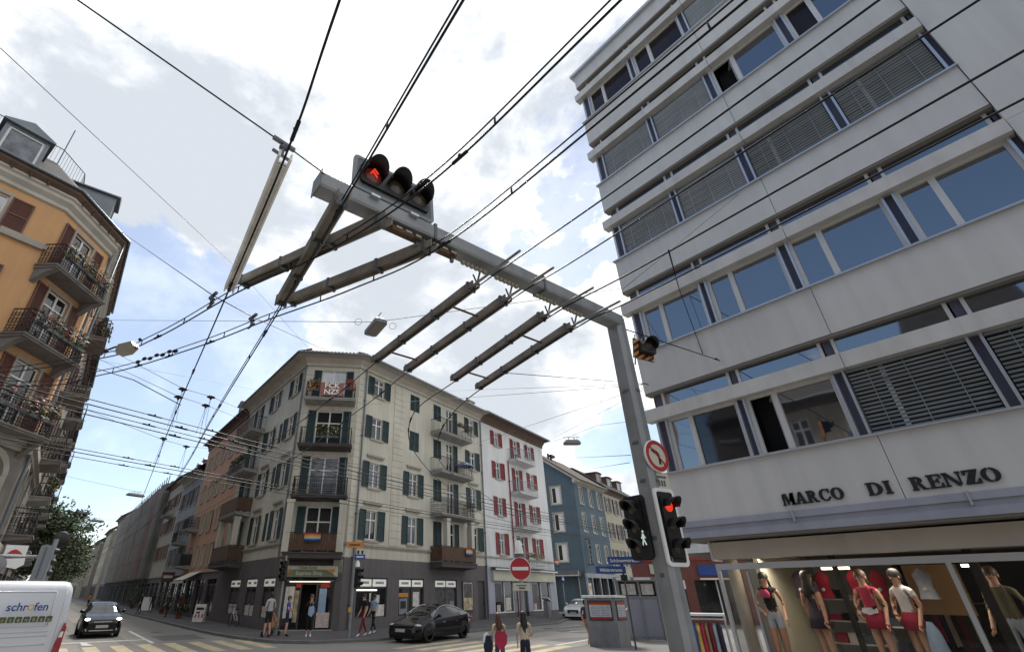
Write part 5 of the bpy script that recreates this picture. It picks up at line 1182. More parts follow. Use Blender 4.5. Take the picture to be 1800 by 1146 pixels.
CASE = Matrix.Translation((.125, -.03, -.17)) @ Matrix.Scale(1.05, 4) @ Matrix.Translation((-.155, .036, .26))
b = MB(black_p); b.box(.03, .215, -.028, .0, -.40, -.06); b.build('symbol_case', s3)
b = MB(lamp_white); b.m = CASE; b.ball((.155, -.034, -.165), .016, .006, .018, 8, 6)
for p, q, w in (((.155,-.19),(.15,-.25),.016), ((.15,-.25),(.125,-.33),.010), ((.15,-.25),(.185,-.325),.010), ((.152,-.2),(.12,-.245),.008), ((.156,-.2),(.185,-.245),.008)): b.ring((p[0],-.034,p[1]),(q[0],-.034,q[1]), w, n=6)
b.build('walking_figure', s3)
def disc_sign(label, loc, rz, r, draw, name='road_sign', tilt=0., cat='sign', rimm=white_p):
    T = thing(name, label, cat, loc, rz); T.rotation_euler.y = tilt
    b = MB(rimm); b.lathe([(0, -.012), (r*.97, -.012), (r, -.006), (r, .02), (r*.96, .025), (0, .025)], 36); b.v = [(x, z, y) for x, y, z in b.v]; b.f = [f[::-1] for f in b.f]; b.build('plate', T)
    q = MB(); draw(q, r); q.build('symbol', T); return T
def annulus(q, r0, r1, y, m, n=36):
    q.mat(m)
    for i in range(n):
        a, b_ = 2*pi*i/n, 2*pi*(i+1)/n; q.quad((r0*cos(a),y,r0*sin(a)),(r1*cos(a),y,r1*sin(a)),(r1*cos(b_),y,r1*sin(b_)),(r0*cos(b_),y,r0*sin(b_)))
def no_left(q, r):
    annulus(q, r*.70, r*.95, -.016, red_p); annulus(q, 0, r*.70, -.0145, cream_p)
    q.mat(letter_b); P = [(.10, -.52), (.13, -.05), (.02, .18), (-.2, .26)]
    for (a, c), (d_, e) in zip(P[:-1], P[1:]):
        n_ = Vector((c-e, d_-a)).normalized()*.085; q.prism([(r*(a+n_.x), r*(c+n_.y)), (r*(a-n_.x), r*(c-n_.y)), (r*(d_-n_.x), r*(e-n_.y)), (r*(d_+n_.x), r*(e+n_.y))], -.021, 'y', -.017)
    q.prism([(-r*.18, r*.42), (-r*.18, r*.10), (-r*.52, r*.30)], -.021, 'y', -.017)
    q.mat(red_p); q.prism([(-r*.56, r*.50), (-r*.50, r*.56), (r*.56, -r*.50), (r*.50, -r*.56)], -.026, 'y', -.022)
disc_sign('round red and white no left turn sign clamped to the tall pole', (6.71, 3.82, 3.72), R(-9), .235, no_left)
T = thing('plate_sign', 'small white supplementary plate under the no left turn sign', 'sign', (6.73, 3.84, 3.37), R(-12))
b = MB(cream_p); b.prism(rrect(.30, .24, .03), .02, 'y', 0); b.build('plate', T)
b = MB(steel_d); b.box(-.10, .10, -.004, -.001, .04, .07)
for x in (-.05, .0, .05): b.box(x-.016, x+.016, -.004, -.001, -.07, .01)
b.build('marks', T)
W8 = thing('warning_light', 'hanging yellow and black striped warning board with a black signal lamp beside the office block', 'warning light', (7.92, 4.30, 5.98), R(-24)); W8.rotation_euler.y = R(10)
b = MB(letter_b); b.box(-.21, .21, 0, .02, -.21, .21); o = b.build('board', W8)
b = MB(orange_p)
def clip(P, f):
    out = []
    for i in range(len(P)):
        a, c = P[i], P[(i+1) % len(P)]; fa, fc = f(a), f(c)
        if fa >= 0: out.append(a)
        if fa*fc < 0: t = fa/(fa-fc); out.append((a[0]+(c[0]-a[0])*t, a[1]+(c[1]-a[1])*t))
    return out
for i in range(-4, 5):
    s0 = i*.14; P = [(-.5, -.5+s0), (.5, .5+s0), (.5, .57+s0), (-.5, -.43+s0)]
    for f in (lambda p: p[0]+.21, lambda p: .21-p[0], lambda p: p[1]+.21, lambda p: .21-p[1]): P = clip(P, f)
    if len(P) > 2: b.add([(x, -.003, z) for x, z in P], [tuple(range(len(P)))]); b.add([(x, .023, z) for x, z in P], [tuple(range(len(P)-1, -1, -1))])
b.build('stripes', o)
b = MB(black_p); b.box(-.10, .17, -.14, -.0, -.10, .17); visor(b, (.035, -.13, .03), .125, .17); b.build('lamp_housing', W8)
b = MB(black_p); b.lathe([(0, .0), (.09, .01), (.115, .03)], 16); b.v = [(x+.035, z-.165, y+.03) for x, y, z in b.v]; b.mat(lamp_red_dim); b.ball((.03, -.172, .02), .022, .01, .022, 8, 5); b.build('lens', W8)
b = MB(steel_d); b.ring((-.16,.01,.21),(-.16,.01,.30), .012); b.ring((.14,.01,.21),(.14,.01,.30), .012); b.ring((-.17,.01,-.21),(-.18,.01,-.36), .014); b.build('hanger', W8)

def pole(T, x, y, h, r=.06, m=steel, z=0.): b = MB(m); b.ring((x,y,z),(x,y,h), r, n=12); b.build('pole', T)
NE = thing('no_entry_sign', 'round red no entry sign with a white bar on a grey post', 'sign', (11.45, 11.6, .0), R(-44.6)); pole(NE, 0, .06, 2.95)
b = MB(white_p); b.lathe([(0, -.012), (.30, -.012), (.31, .0), (.31, .02), (0, .02)], 36); b.v = [(x, z, y+2.58) for x, y, z in b.v]; b.build('plate', NE)
q = MB(); annulus(q, 0, .295, -.016, red_p); q.v = [(x, y, z+2.58) for x, y, z in q.v]; q.mat(letter_w); q.box(-.24, .24, -.024, -.018, 2.535, 2.625); q.build('symbol', NE)
b = MB(cream_p); b.box(-.24, .24, -.01, .01, 2.0, 2.2); b.mat(steel_d); b.box(-.15, .15, -.014, -.011, 2.12, 2.15); b.box(-.08, .1, -.014, -.011, 2.04, 2.09); b.build('lower_plate', NE)
b = MB(white_p); b.lathe([(.14, 2.98), (.12, 3.1), (.09, 3.28), (.05, 3.36)], 12); b.mat(steel_d); b.ball((0,0,3.40), .05); b.build('cap', NE)
b = MB(grey_p); b.box(-.16, .16, .03, .13, 2.72, 3.0); b.build('box', NE)

CP = thing('signal_post', 'slim grey post with direction signs and a black signal in front of the corner shop', 'post', (11.92, 23.46, .12), R(-27)); pole(CP, 0, 0, 3.75, .065)
b = MB(orange_p); b.prism([(-.42, 3.72), (.34, 3.72), (.46, 3.86), (.34, 4.0), (-.42, 4.0)], -.06, 'y', -.09); b.mat(letter_b); b.box(-.30, .22, -.094, -.091, 3.83, 3.89); b.build('direction_sign', CP)
b = MB(blue_p); b.box(.0, .50, -.09, -.06, 3.22, 3.44); b.mat(letter_w); b.box(.08, .42, -.094, -.091, 3.30, 3.36); b.build('street_sign', CP)
b = MB(black_p); b.box(.1, .2, -.06, -.02, 3.46, 3.62); b.box(.3, .4, -.06, -.02, 3.46, 3.62); b.build('bracket', CP)
b = MB(white_p); b.lathe([(.13, 2.9), (.09, 3.1), (.04, 3.18)], 10, (.16, 0, 0)); b.build('cap', CP)
b = MB(yellow_p); b.box(-.12, -.0, -.16, -.06, 1.0, 1.2); b.build('push_button', CP)
signal('traffic_light', 'black traffic light on the slim post right of the shop door', (12.18, 23.32, 2.53), R(30), [lamp_red_dim, lamp_off, lamp_off], .10, True, None, None, .28)
LP = thing('signal_post', 'slim grey post left of the corner shop window carrying a black signal', 'post', (9.88, 27.34, .12), 0); pole(LP, 0, 0, 3.5, .06)
signal('traffic_light', 'black traffic light left of the corner shop door', (9.72, 27.18, 2.9), R(-55), [lamp_off]*3, .11, True, None, None, .31)

# street name signs and the information pillar
SN = thing('street_name_sign', 'two blue street name plates on a thin post, the upper one reading Schöneggstrasse', 'sign', (18.15, 12.75, .12), R(-53)); pole(SN, 0, 0, 2.7, .035, steel_d)
b = MB(blue_p); b.box(-.5, .75, -.05, -.03, 2.78, 3.05); o = b.build('name_plate', SN); b = MB(); put_text(b, 'Schöneggstrasse', .17, (.12, -.055, 2.91), letter_w, .006, .003, .98); b.build('lettering', o)
b = MB(blue_p); b.m = Matrix.Rotation(R(14), 4, 'Z'); b.box(-1.05, .1, -.05, -.03, 2.46, 2.72); o = b.build('name_plate', SN); b = MB(); b.m = Matrix.Rotation(R(14), 4, 'Z'); put_text(b, 'Militärstrasse', .16, (-.47, -.055, 2.58), letter_w, .006, .003, 1.0); b.build('lettering', o)
b = MB(black_p); b.box(-.12, .12, -.1, .1, 2.22, 2.42); b.ring((0,0,2.4),(0,0,3.0), .04); b.build('clamp', SN)
KI = thing('information_pillar', 'grey information pillar with red edged timetable panels under a white cap', 'pillar', (18.35, 14.05, .0), R(-53))
b = MB(steel); b.prism([(-.72, -.32), (.42, -.32), (.82, .45), (-.72, .45)], 1.72, 'z', .1); b.build('body', KI)
b = MB(white_p); b.prism([(-.80, -.38), (.46, -.38), (.90, .5), (-.80, .5)], 1.83, 'z', 1.75); b.build('cap', KI)
def panel(T, M_):
    b = MB(frame_dark); b.m = M_; b.box(-.45, .45, -.03, 0, .98, 1.66); o = b.build('panel', T)
    b = MB(screen_m); b.m = M_; b.box(-.40, .40, -.04, -.031, 1.05, 1.60); b.mat(red_p); b.box(-.40, .40, -.046, -.041, 1.53, 1.60); b.box(-.40, .40, -.046, -.041, 1.03, 1.10); b.mat(orange_p); b.box(-.40, .40, -.046, -.041, 1.50, 1.53); b.mat(grey_p)
    for k in range(6): b.box(-.34, -.02, -.044, -.041, 1.15+k*.055, 1.165+k*.055); b.box(.04, .34, -.044, -.041, 1.15+k*.055, 1.165+k*.055)
    b.build('timetable', o)
panel(KI, Matrix.Translation((-.16, -.325, 0))); panel(KI, FM((.62, .065), (.4, .77)) @ Matrix.Diagonal((.8,1,1,1)))
SHT = thing('glass_booth', 'grey framed glass booth with a pale cabinet behind the tall pole', 'shelter', (21.2, 15.5, .12), R(-53))
b = MB(steel)
for x in (.1, 1.0, 1.75): b.box(x, x+.1, .0, .1, 0, 2.25); b.box(x, x+.1, 1.4, 1.5, 0, 2.25)
b.box(0., 1.95, -.1, 1.6, 2.25, 2.42); b.box(.2, 1.75, .01, .09, 1.58, 1.66); b.box(.2, 1.75, .01, .09, .02, .15); b.build('frame', SHT)
b = MB(clad_grey); b.box(.2, 1.0, .04, .10, .15, 1.58); b.box(1.1, 1.75, .04, .10, .15, 1.58); b.mat(white_p); b.box(.12, .75, -.16, -.1, 2.3, 2.4); b.box(.9, 1.6, -.16, -.1, 2.3, 2.4); build_each(b, 'cabinet', SHT)
b = MB(glass_dark); b.box(.2, 1.75, .04, .05, 1.66, 2.25); b.box(.13, .17, .1, 1.4, .1, 2.25); b.build('pane', SHT)
b = MB(poster_w); b.box(.3, .9, .02, .035, 1.72, 2.15); b.box(1.15, 1.65, .02, .035, 1.72, 2.15); b.build('poster', SHT)
# cluster of signs beyond the van
LS = thing('signal_post', 'grey post with an arm, a signal back and sign backs beyond the white van', 'post', (-.15, 20.2, .12), 0); pole(LS, 0, .1, 3.3, .07)
b = MB(steel); b.ring((-1.6,.1,2.78),(0,.1,2.78), .05); b.build('arm', LS)
b = MB(grey_p); b.m = Matrix.Rotation(R(0), 4, 'Y'); b.prism(rrect(.30, .98, .05), .12, 'y', -.03); b.v = [(x-.17, y, z+2.62) for x, y, z in b.v]; b.mat(steel_d); b.box(-.2, -.14, -.045, -.03, 2.2, 3.05); b.build('backboard', LS)
b = MB(black_p)
for z in (2.35, 2.65, 2.95): b.ring((.0,.1,z),(.13,.3,z), .09, n=10)
b.build('visor', LS)
b = MB(white_p); b.box(-1.15, -.62, .02, .05, 2.78, 3.08); b.mat(red_p); b.prism([(-1.08, 2.84), (-.70, 2.84), (-.80, 2.92), (-.9, 2.97), (-1.0, 2.93)], .012, 'y', .019); b.mat(white_p); b.prism([(-1.15, 2.70), (-.60, 2.74), (-.58, 2.56), (-.75, 2.44), (-1.05, 2.5)], .05, 'y', .02); b.build('direction_sign', LS)
b = MB(steel); b.lathe([(0, -.01), (.27, -.01), (.27, .01), (0, .01)], 24); b.v = [(x-1.25, z-.02, y+2.52) for x, y, z in b.v]; b.build('sign_back', LS)
for i, (loc, l) in enumerate((((-.05, 21.6, 3.5), 'round dark traffic mirror above the signs beyond the van'),)):
    T = thing('traffic_mirror', l, 'mirror', loc, R(10)); b = MB(black_p); b.lathe([(0, -.03), (.24, -.02), (.26, .02), (0, .05)], 18); b.v = [(x, z, y) for x, y, z in b.v]; b.build('disc', T); b = MB(steel); b.ring((0,.05,0),(0,.05,-3.4), .04); b.build('pole', T)
# things on the pavement
def aboard(label, loc, rz, h=1.1, w=.7, m=poster_w, marks=True):
    T = thing('pavement_sign', label, 'board', loc, rz)
    for sd in (-1, 1):
        b = MB(m); b.m = Matrix.Translation((0, sd*.22, 0)) @ Matrix.Rotation(sd*.19, 4, 'X'); b.box(-w/2, w/2, -.015, .015, .05, h)
        if marks and sd < 0:
            b.mat(c_red)
            for k in range(3): b.box(-w*.35+k*.22, -w*.2+k*.22, -.02, -.016, .3, .5)
            b.mat(letter_b); b.box(-w*.36, w*.36, -.02, -.016, .75, .9); b.box(-w*.3, .05, -.02, -.016, .55, .65)
        b.build('panel', T)
aboard('white folding price board on the pavement before the terracotta house', (8.94, 39.8, .12), R(-35)); aboard('plain white board on the pavement far down the right side of the street', (9.3, 66., .12), R(-20), 1.3, 1.1, white_p, False)
BK = thing('bicycle', 'grey city bicycle leaning by the shop windows of the cream corner house', 'bicycle', (9.75, 34.5, .12), R(96))
b = MB(tyre_m)
for x in (-.52, .52): b.tube([(x+.33*cos(t), 0, .34+.33*sin(t)) for t in [2*pi*k/20 for k in range(21)]], .02, 6)
build_each(b, 'wheel', BK)
b = MB(alu_light)
for p, q in (((-.52,.34),(-.15,.34)),((-.15,.34),(-.28,.85)),((-.52,.34),(-.24,.72)),((-.15,.34),(.33,.74)),((-.24,.74),(.30,.82)),((.52,.34),(.30,.95))): b.ring((p[0],0,p[1]),(q[0],0,q[1]), .02, n=6)
b.build('frame', BK); b = MB(black_p); b.box(-.4, -.16, -.07, .07, .86, .92); b.build('saddle', BK); b = MB(iron); b.tube([(.30, -.28, 1.02), (.34, -.1, 1.0), (.34, .1, 1.0), (.30, .28, 1.02)], .015); b.build('handlebar', BK)
T = thing('litter_bin', 'slim grey bin with a slanted lid before the side street by the blue house', 'bin', (33.5, 31.2, .12), RZ2); b = MB(steel); b.box(-.25, .25, -.2, .2, 0, 1.15); b.build('body', T); b = MB(white_p); b.prism([(-.4, 1.35), (.35, 1.1), (.35, 1.16), (-.4, 1.42)], .3, 'y', -.3); b.build('lid', T)
T = thing('one_way_sign', 'small blue round sign on a post at the side street beside the white house', 'sign', (39.2, 34.2, .12), RZ2); pole(T, 0, .05, 3.1, .05); b = MB(blue_p); b.lathe([(0, -.01), (.3, -.01), (.3, .01), (0, .01)], 24); b.v = [(x, z, y+2.8) for x, y, z in b.v]; b.mat(letter_w); b.box(-.18, .18, -.02, -.012, 2.76, 2.85); b.build('plate', T)
T = thing('awning', 'small pale awning over a shop of the terracotta house', 'awning', (10.3, 50.5, 2.9), -pi/2); b = MB(cream_p); b.prism([(-1.3, -.1), (0., .55), (0., .5), (-1.3, -.15)], 2.2, 'x', -2.2); b.prism([(-1.3, -.35), (-1.28, -.35), (-1.28, -.1), (-1.3, -.1)], 2.2, 'x', -2.2); b.build('cloth', T)
T = thing('shop_sign', 'brown projecting shop board on the grey blue house', 'sign', (9.7, 60., 3.2), 0); b = MB(wood_b); b.box(-.55, .6, -.06, .06, -.45, .45); b.mat(cream_p); b.box(-.4, .45, -.07, -.061, -.1, .15); b.build('board', T)
for k, (x, y, h, l) in enumerate(((8.9, 46.4, 1.5, 'leafy dark plant in a pot outside the terracotta house'), (9.4, 57., 1.7, 'tall dark potted shrub outside the grey blue house'), (9.0, 75., 2.0, 'dark hedge like shrub along the shops before the scaffold'))):
    T = thing('potted_shrub', l, 'plant', (x, y, .12), 0); b = MB(terracotta); b.lathe([(.16, 0), (.24, .4), (.26, .4)], 12); b.build('pot', T); b = MB(); foliage(b, (0, 0, .4+h/2), (1.0, 1.4 if k < 2 else 5., h), 160 if k < 2 else 400, .1, [leaf_d, leaf_d, leaf]); b.build('foliage', T)
# ================================================================== people
def person(label, loc, rz, h=1.7, pose=None, top=c_grey, low=c_black, shoe=c_black, sk=skin, sleeve=.55, leg=.95, hair=hair_d, longhair=False, skirt=None, woman=False, name='person', cat='person', group=None, extra=None, hem=None):
    T = thing(name, label, cat, loc, rz, group); k = h/1.75; p = dict(la=(.06,-.04), ra=(.06,-.04), le=None, re=None, stride=.0, lean=0., turn=0., twist=0.)
    p.update(pose or {}); V = []; E = []; RR = []; kind = []
    def v(x, y, z, r): V.append((x*k, y*k, z*k)); RR.append(r*k); return len(V)-1
    def e(a, b, kd): E.append((a, b)); kind.append(kd)
    L = p['lean']; sh = .155 if woman else .18; hip = .085; cw = .105 if woman else .12
    pel = v(0, 0, .96, .125 if woman else .13); wst = v(0, -L*.3, 1.12, .11 if woman else .125); chs = v(0, -L*.6, 1.30, cw+.025); nb = v(0, -L, 1.45, .075); nk = v(0, -L-.01, 1.52, .05); hd = v(0, -L-.025, 1.62, .088); ht = v(0, -L-.015, 1.70, .072)
    e(pel, wst, 'low'); e(wst, chs, 'top'); e(chs, nb, 'top'); e(nb, nk, 'skin'); e(nk, hd, 'skin'); e(hd, ht, 'skin')
    fingers = []
    for sd, key, ek in ((-1, 'ra', 're'), (1, 'la', 'le')):
        s = v(sd*sh, -L, 1.41, .058 if woman else .066); el = p[ek]
        if el: a, b = el
        else: a = (sd*(sh+p[key][0]), -L+.02, 1.14); b = (sd*(sh+p[key][0]+.02), -L+p[key][1]*3, .90)
        ee = v(*a, .043); ww = v(*b, .030); d = (Vector(b)-Vector(a)).normalized(); hh = v(*(Vector(b)+d*.075), .036)
        e(nb, s, 'top'); e(s, ee, 'arm'); e(ee, ww, 'fore'); e(ww, hh, 'skin')
        u = Vector((0, 1, 0)) if abs(d.y) < .8 else Vector((0, 0, 1)); u = (u-d*u.dot(d)).normalized(); w = d.cross(u)
        for i, ln in enumerate((.070, .082, .078, .062)):
            q0 = Vector(b)+d*.085+u*(.027-.018*i); q1 = q0+d*ln*.55+w*.006*sd; q2 = q1+d*ln*.42+w*.018*sd
            fingers.append([q0, q1, q2])
        t0 = Vector(b)+d*.03+u*.03; fingers.append([t0, t0+d*.035+u*.022, t0+d*.065+u*.024])
    st = p['stride']
    for sd in (-1, 1):
        f = sd*st; bend = max(0, -f)*.25; hp = v(sd*hip, 0, .90, .092 if woman else .09); kn = v(sd*(hip+.005), -f*.5-.02-bend*.4, .50, .058); an = v(sd*(hip+.005), -f+bend*.3, .10+bend*.3, .036); bl = v(sd*(hip+.015), -f-.10+bend*.3, .035+bend*.2, .034); to = v(sd*(hip+.025), -f-.17+bend*.3, .03+bend*.15, .028)
        e(pel, hp, 'low'); e(hp, kn, 'thigh'); e(kn, an, 'calf'); e(an, bl, 'foot'); e(bl, to, 'foot')
    me = bpy.data.meshes.new('body'); me.from_pydata(V, E, []); o = bpy.data.objects.new('body', me); col.objects.link(o)
    sm = o.modifiers.new('s', 'SKIN'); sm.branch_smoothing = .6
    sv = me.skin_vertices[0].data
    for i, r in enumerate(RR): sv[i].radius = (r*(1.28 if i in (0, 1, 2) else 1.), r*(.86 if i in (0, 1, 2) else 1.)) if False else (r, r)
    sv[0].use_root = True
    ss = o.modifiers.new('d', 'SUBSURF'); ss.levels = 2; ss.render_levels = 2
    dg = bpy.context.evaluated_depsgraph_get(); nm = bpy.data.meshes.new_from_object(o.evaluated_get(dg)); o.modifiers.clear(); o.data = nm; bpy.data.meshes.remove(me); nm.name = 'body'
    for m in (sk, top, low, shoe): nm.materials.append(m)
    nv = len(nm.vertices)
    for vx in nm.vertices:                                   # a torso is wider than deep
        z = vx.co.z/k
        if .86 < z < 1.47 and abs(vx.co.x) < .2*k: t = 1-abs(z-1.16)/.33; vx.co.x *= 1+.30*max(0, t); vx.co.y = vx.co.y*(1-.12*max(0, t))
    seg = [(Vector(V[a]), Vector(V[b]), kd) for (a, b), kd in zip(E, kind)]
    for f in nm.polygons:
        c = f.center; best = None
        for a, b, kd in seg:
            d = b-a; t = max(0, min(1, (c-a).dot(d)/d.length_squared)); dist = (c-a-d*t).length
            if best is None or dist < best[0]: best = (dist, kd, t)
        kd, t = best[1], best[2]
        mi = {'skin': 0, 'top': 1, 'low': 2, 'foot': 3}.get(kd)
        if kd == 'arm': mi = 1 if t < sleeve/.5 else 0
        if kd == 'fore': mi = 1 if sleeve > .5 and t < (sleeve-.5)*2 else 0
        if kd == 'thigh': mi = 2 if t < leg*2 else 0
        if kd == 'calf': mi = 2 if leg > .5 and t < (leg-.5)*2 else 0
        if kd == 'top' and c.z < (hem or 1.0)*k: mi = 2
        if kd == 'low' and c.z > (hem or 1.0)*k: mi = 1
        f.material_index = mi; f.use_smooth = True
    o.parent = T
    b = MB(sk)
    for q in fingers: b.tube([tuple(x*k) for x in q], .0085*k, 5)
    base = len(nm.vertices); import bmesh; bm = bmesh.new(); bm.from_mesh(nm)   # fingers joined into the one body mesh
    fm = b.mesh('f'); 
    bm.from_mesh(fm); bm.to_mesh(nm); bm.free(); bpy.data.meshes.remove(fm)
    hz = 1.62*k; hy = (-L-.025)*k; q = MB(hair); q.m = Matrix.Translation((0, hy, hz)) @ Matrix.Scale(k, 4)
    q.lathe([(.0, .155), (.055, .142), (.088, .105), (.102, .05), (.10, .0)], 14, (0, .012, 0), .95, 1.05)
    old = q.m; q.add([(.097*cos(t), .012+.104*sin(t), 0) for t in [pi*i/10 for i in range(11)]]+[(.082*cos(t), .012+.09*sin(t), -.085) for t in [pi*i/10 for i in range(11)]], [(i, i+1, 12+i, 11+i) for i in range(10)], True)
    if longhair: q.add([(.092*cos(t), .014+.10*sin(t), -.02) for t in [pi*i/8 for i in range(9)]]+[(.12*cos(t), .03+.115*sin(t), -.22) for t in [pi*i/8 for i in range(9)]]+[((.085+.02*sin(5*t))*cos(t), .05+(.085+.02*sin(7*t))*sin(t), -.33) for t in [pi*i/8 for i in range(9)]]+[(.05*cos(t), .07+.05*sin(t), -.40-.04*sin(4*t)) for t in [pi*i/8 for i in range(9)]], [(9*r+i, 9*r+i+1, 9*r+10+i, 9*r+9+i) for r in range(3) for i in range(8)], True)
    q.build('hair', T)
    f = MB(c_white); f.m = Matrix.Translation((0, hy, hz)) @ Matrix.Scale(k, 4)
    for sd in (-1, 1): f.mat(c_white); f.ball((sd*.033, -.080, .012), .013, .008, .008, 8, 5); f.mat(hair_d); f.ball((sd*.033, -.0855, .012), .006, .004, .006, 8, 5); f.box(sd*.033-.018, sd*.033+.018, -.088, -.08, .032, .037); f.mat(sk); f.ball((sd*.088, .0, .0), .012, .02, .03, 8, 5)
    f.mat(sk); f.prism([(-.014, -.02), (.014, -.02), (.005, .02), (-.005, .02)], -.10, 'y', -.075); f.mat(c_wine); f.box(-.022, .022, -.088, -.08, -.048, -.040); f.build('face', T)
    if skirt:
        m, z0, z1, r0, r1 = skirt; q = MB(m); q.lathe([(r0*k, z0*k), ((r0*.6+r1*.4)*1.04*k, (z0*.6+z1*.4)*k), (r1*k, z1*k), (r1*.96*k, z1*k)], 18, (0,0,0), 1.12, .85); q.build('skirt', T)
    return T
walk = dict(stride=.24)
person('person in a grey T-shirt and black shorts seen from behind left of the shop door', (8.85, 25.7, .12), R(180+20), 1.82, dict(re=((-.27, .02, 1.16), (-.25, -.18, 1.02)), le=((.27, .02, 1.16), (.24, -.18, 1.02)), stride=.08), c_grey, c_black, leg=.42, sleeve=.3)
person('person in a bright blue T-shirt and dark shorts beside the shop posters', (9.75, 25.75, .12), R(60), 1.66, dict(re=((-.24, -.06, 1.16), (-.16, -.26, 1.12)), le=((.24, -.06, 1.16), (.14, -.26, 1.12))), c_blue, c_navy, leg=.40, sleeve=.3, hair=hair_b, woman=True)
person('person in black with a pale blue bag standing in front of the shop door', (10.52, 24.85, .12), R(-20), 1.72, dict(re=((-.22, -.06, 1.20), (-.05, -.16, 1.42)), le=((.22, -.06, 1.20), (.08, -.18, 1.38))), c_black, c_black, shoe=c_white, leg=.8, sleeve=.95, hair=hair_b, woman=True, longhair=True)
T = thing('shoulder_bag', 'pale blue shoulder bag held by the person in black at the shop door', 'bag', (10.46, 24.62, 1.02), R(-15)); b = MB(c_lblue); b.prism([(-.12, .30), (.10, .36), (.14, .1), (.02, -.10), (-.14, .0)], .1, 'y', 0.); b.build('pouch', T); b = MB(c_grey); b.tube([(-.1, .05, .28), (-.04, .02, .5), (.08, .05, .34)], .012, 5); b.build('strap', T)
person('person in a black top and dark red trousers walking right of the slim post', (12.75, 23.7, .12), R(-85), 1.74, dict(stride=.26), c_black, c_wine, shoe=c_white, sleeve=.3, hair=hair_d)
person('person in a pale blue top and black trousers walking past the first shop window', (13.95, 24.86, .12), R(-75), 1.70, dict(stride=.24), c_lblue, c_black, shoe=c_white, sleeve=.4)
T = thing('pushchair', 'folding pushchair between the two people left of the shop door', 'pushchair', (9.3, 26.5, .12), R(30)); b = MB(c_tan); b.prism([(-.2, .35), (.25, .35), (.3, .5), (-.1, .95), (-.25, .9)], .2, 'y', -.2); b.build('seat', T); b = MB(iron)
for y in (-.2, .2): b.ring((.35,y,.1),(-.35,y,1.05), .014); b.ring((-.3,y,.1),(.2,y,.6), .014)
b.build('frame', T); b = MB(tyre_m)
for x in (-.3, .35):
    for y in (-.22, .22): b.ring((x,y-.02,.1),(x,y+.02,.1), .1, n=12)
build_each(b, 'wheel', T)
W1 = (10.05, 11.15); W2 = (10.55, 10.72)
person('person with brown hair and a pale blouse carrying a round red bag', (*W1, 0), R(180-42), 1.47, dict(re=((-.20, -.03, 1.16), (-.15, -.17, 1.04)), le=((.20, .0, 1.15), (.21, .03, .92)), stride=.14), c_cream, c_jean, sleeve=.45, hair=hair_b, woman=True, longhair=True)
person('person with long dark hair, a pale cropped top and dark jeans', (*W2, 0), R(180-38), 1.51, dict(re=((-.20, -.04, 1.17), (-.10, -.20, 1.10)), le=((.21, -.02, 1.15), (.21, -.08, .94)), stride=.12), c_cream, c_navy, sleeve=.5, hair=hair_d, woman=True, longhair=True, hem=1.04)
T = thing('shoulder_bag', 'round bright red bag on the back of the left walking person', 'bag', (9.95, 10.98, .86), R(-42)); b = MB(c_red); b.prism([(-.15, .16), (-.06, .22), (.10, .21), (.17, .12), (.15, -.05), (.03, -.2), (-.08, -.16), (-.16, -.02)], .09, 'y', 0); b.build('pouch', T); b = MB(c_wine); b.tube([(-.12, .0, .16), (-.02, .02, .55), (.12, .02, .18)], .012, 5); b.build('strap', T)
T = thing('jacket', 'blue and white jacket carried by the walking person with the red bag', 'jacket', (9.78, 11.30, .74), R(-42)); b = MB(c_navy); b.lathe([(.02, .28), (.09, .22), (.12, 0), (.07, -.3), (.02, -.34)], 10, (0,0,0), 1., .6); b.mat(c_white); b.prism([(-.13, .10), (-.10, .26), (-.01, .30), (.05, .24), (.02, .12), (-.06, .04)], .05, 'y', -.04); b.build('cloth', T)
person('person in a pale jacket and dark trousers reading at the information pillar', (19.35, 14.1, .12), R(60), 1.70, dict(re=((-.22, -.08, 1.18), (-.12, -.3, 1.25))), c_white, c_black, sleeve=.9, hair=hair_d)
person('person in blue half hidden behind the tall pole near the shelter', (23.6, 15.4, .12), R(100), 1.74, dict(stride=.2), c_blue, c_navy, sleeve=.5)
person('person walking mostly hidden behind the information pillar', (18.75, 15.3, 0), R(100), 1.68, dict(stride=.28), c_plum, c_tan, leg=.3, sleeve=.4)
for (x, y, l, c1, c2) in ((7.6, 57.5, 'person in dark clothes on the far pavement beside the kerb', c_black, c_navy), (8.6, 49.8, 'person in dark grey by the shops of the grey blue house', c_plum, c_black), (8.95, 60.6, 'person in a blue jacket next to the plain white board', c_navy, c_black), (9.0, 47., 'person in a red brown top outside the terracotta house', c_wine, c_black), (5.0, 84., 'small figure in yellow far down the street', orange_p, c_black)):
    person(l, (x, y, .12 if x > 7 else 0), R(rng.uniform(0, 360)), 1.72, dict(stride=.15), c1, c2, sleeve=.8)
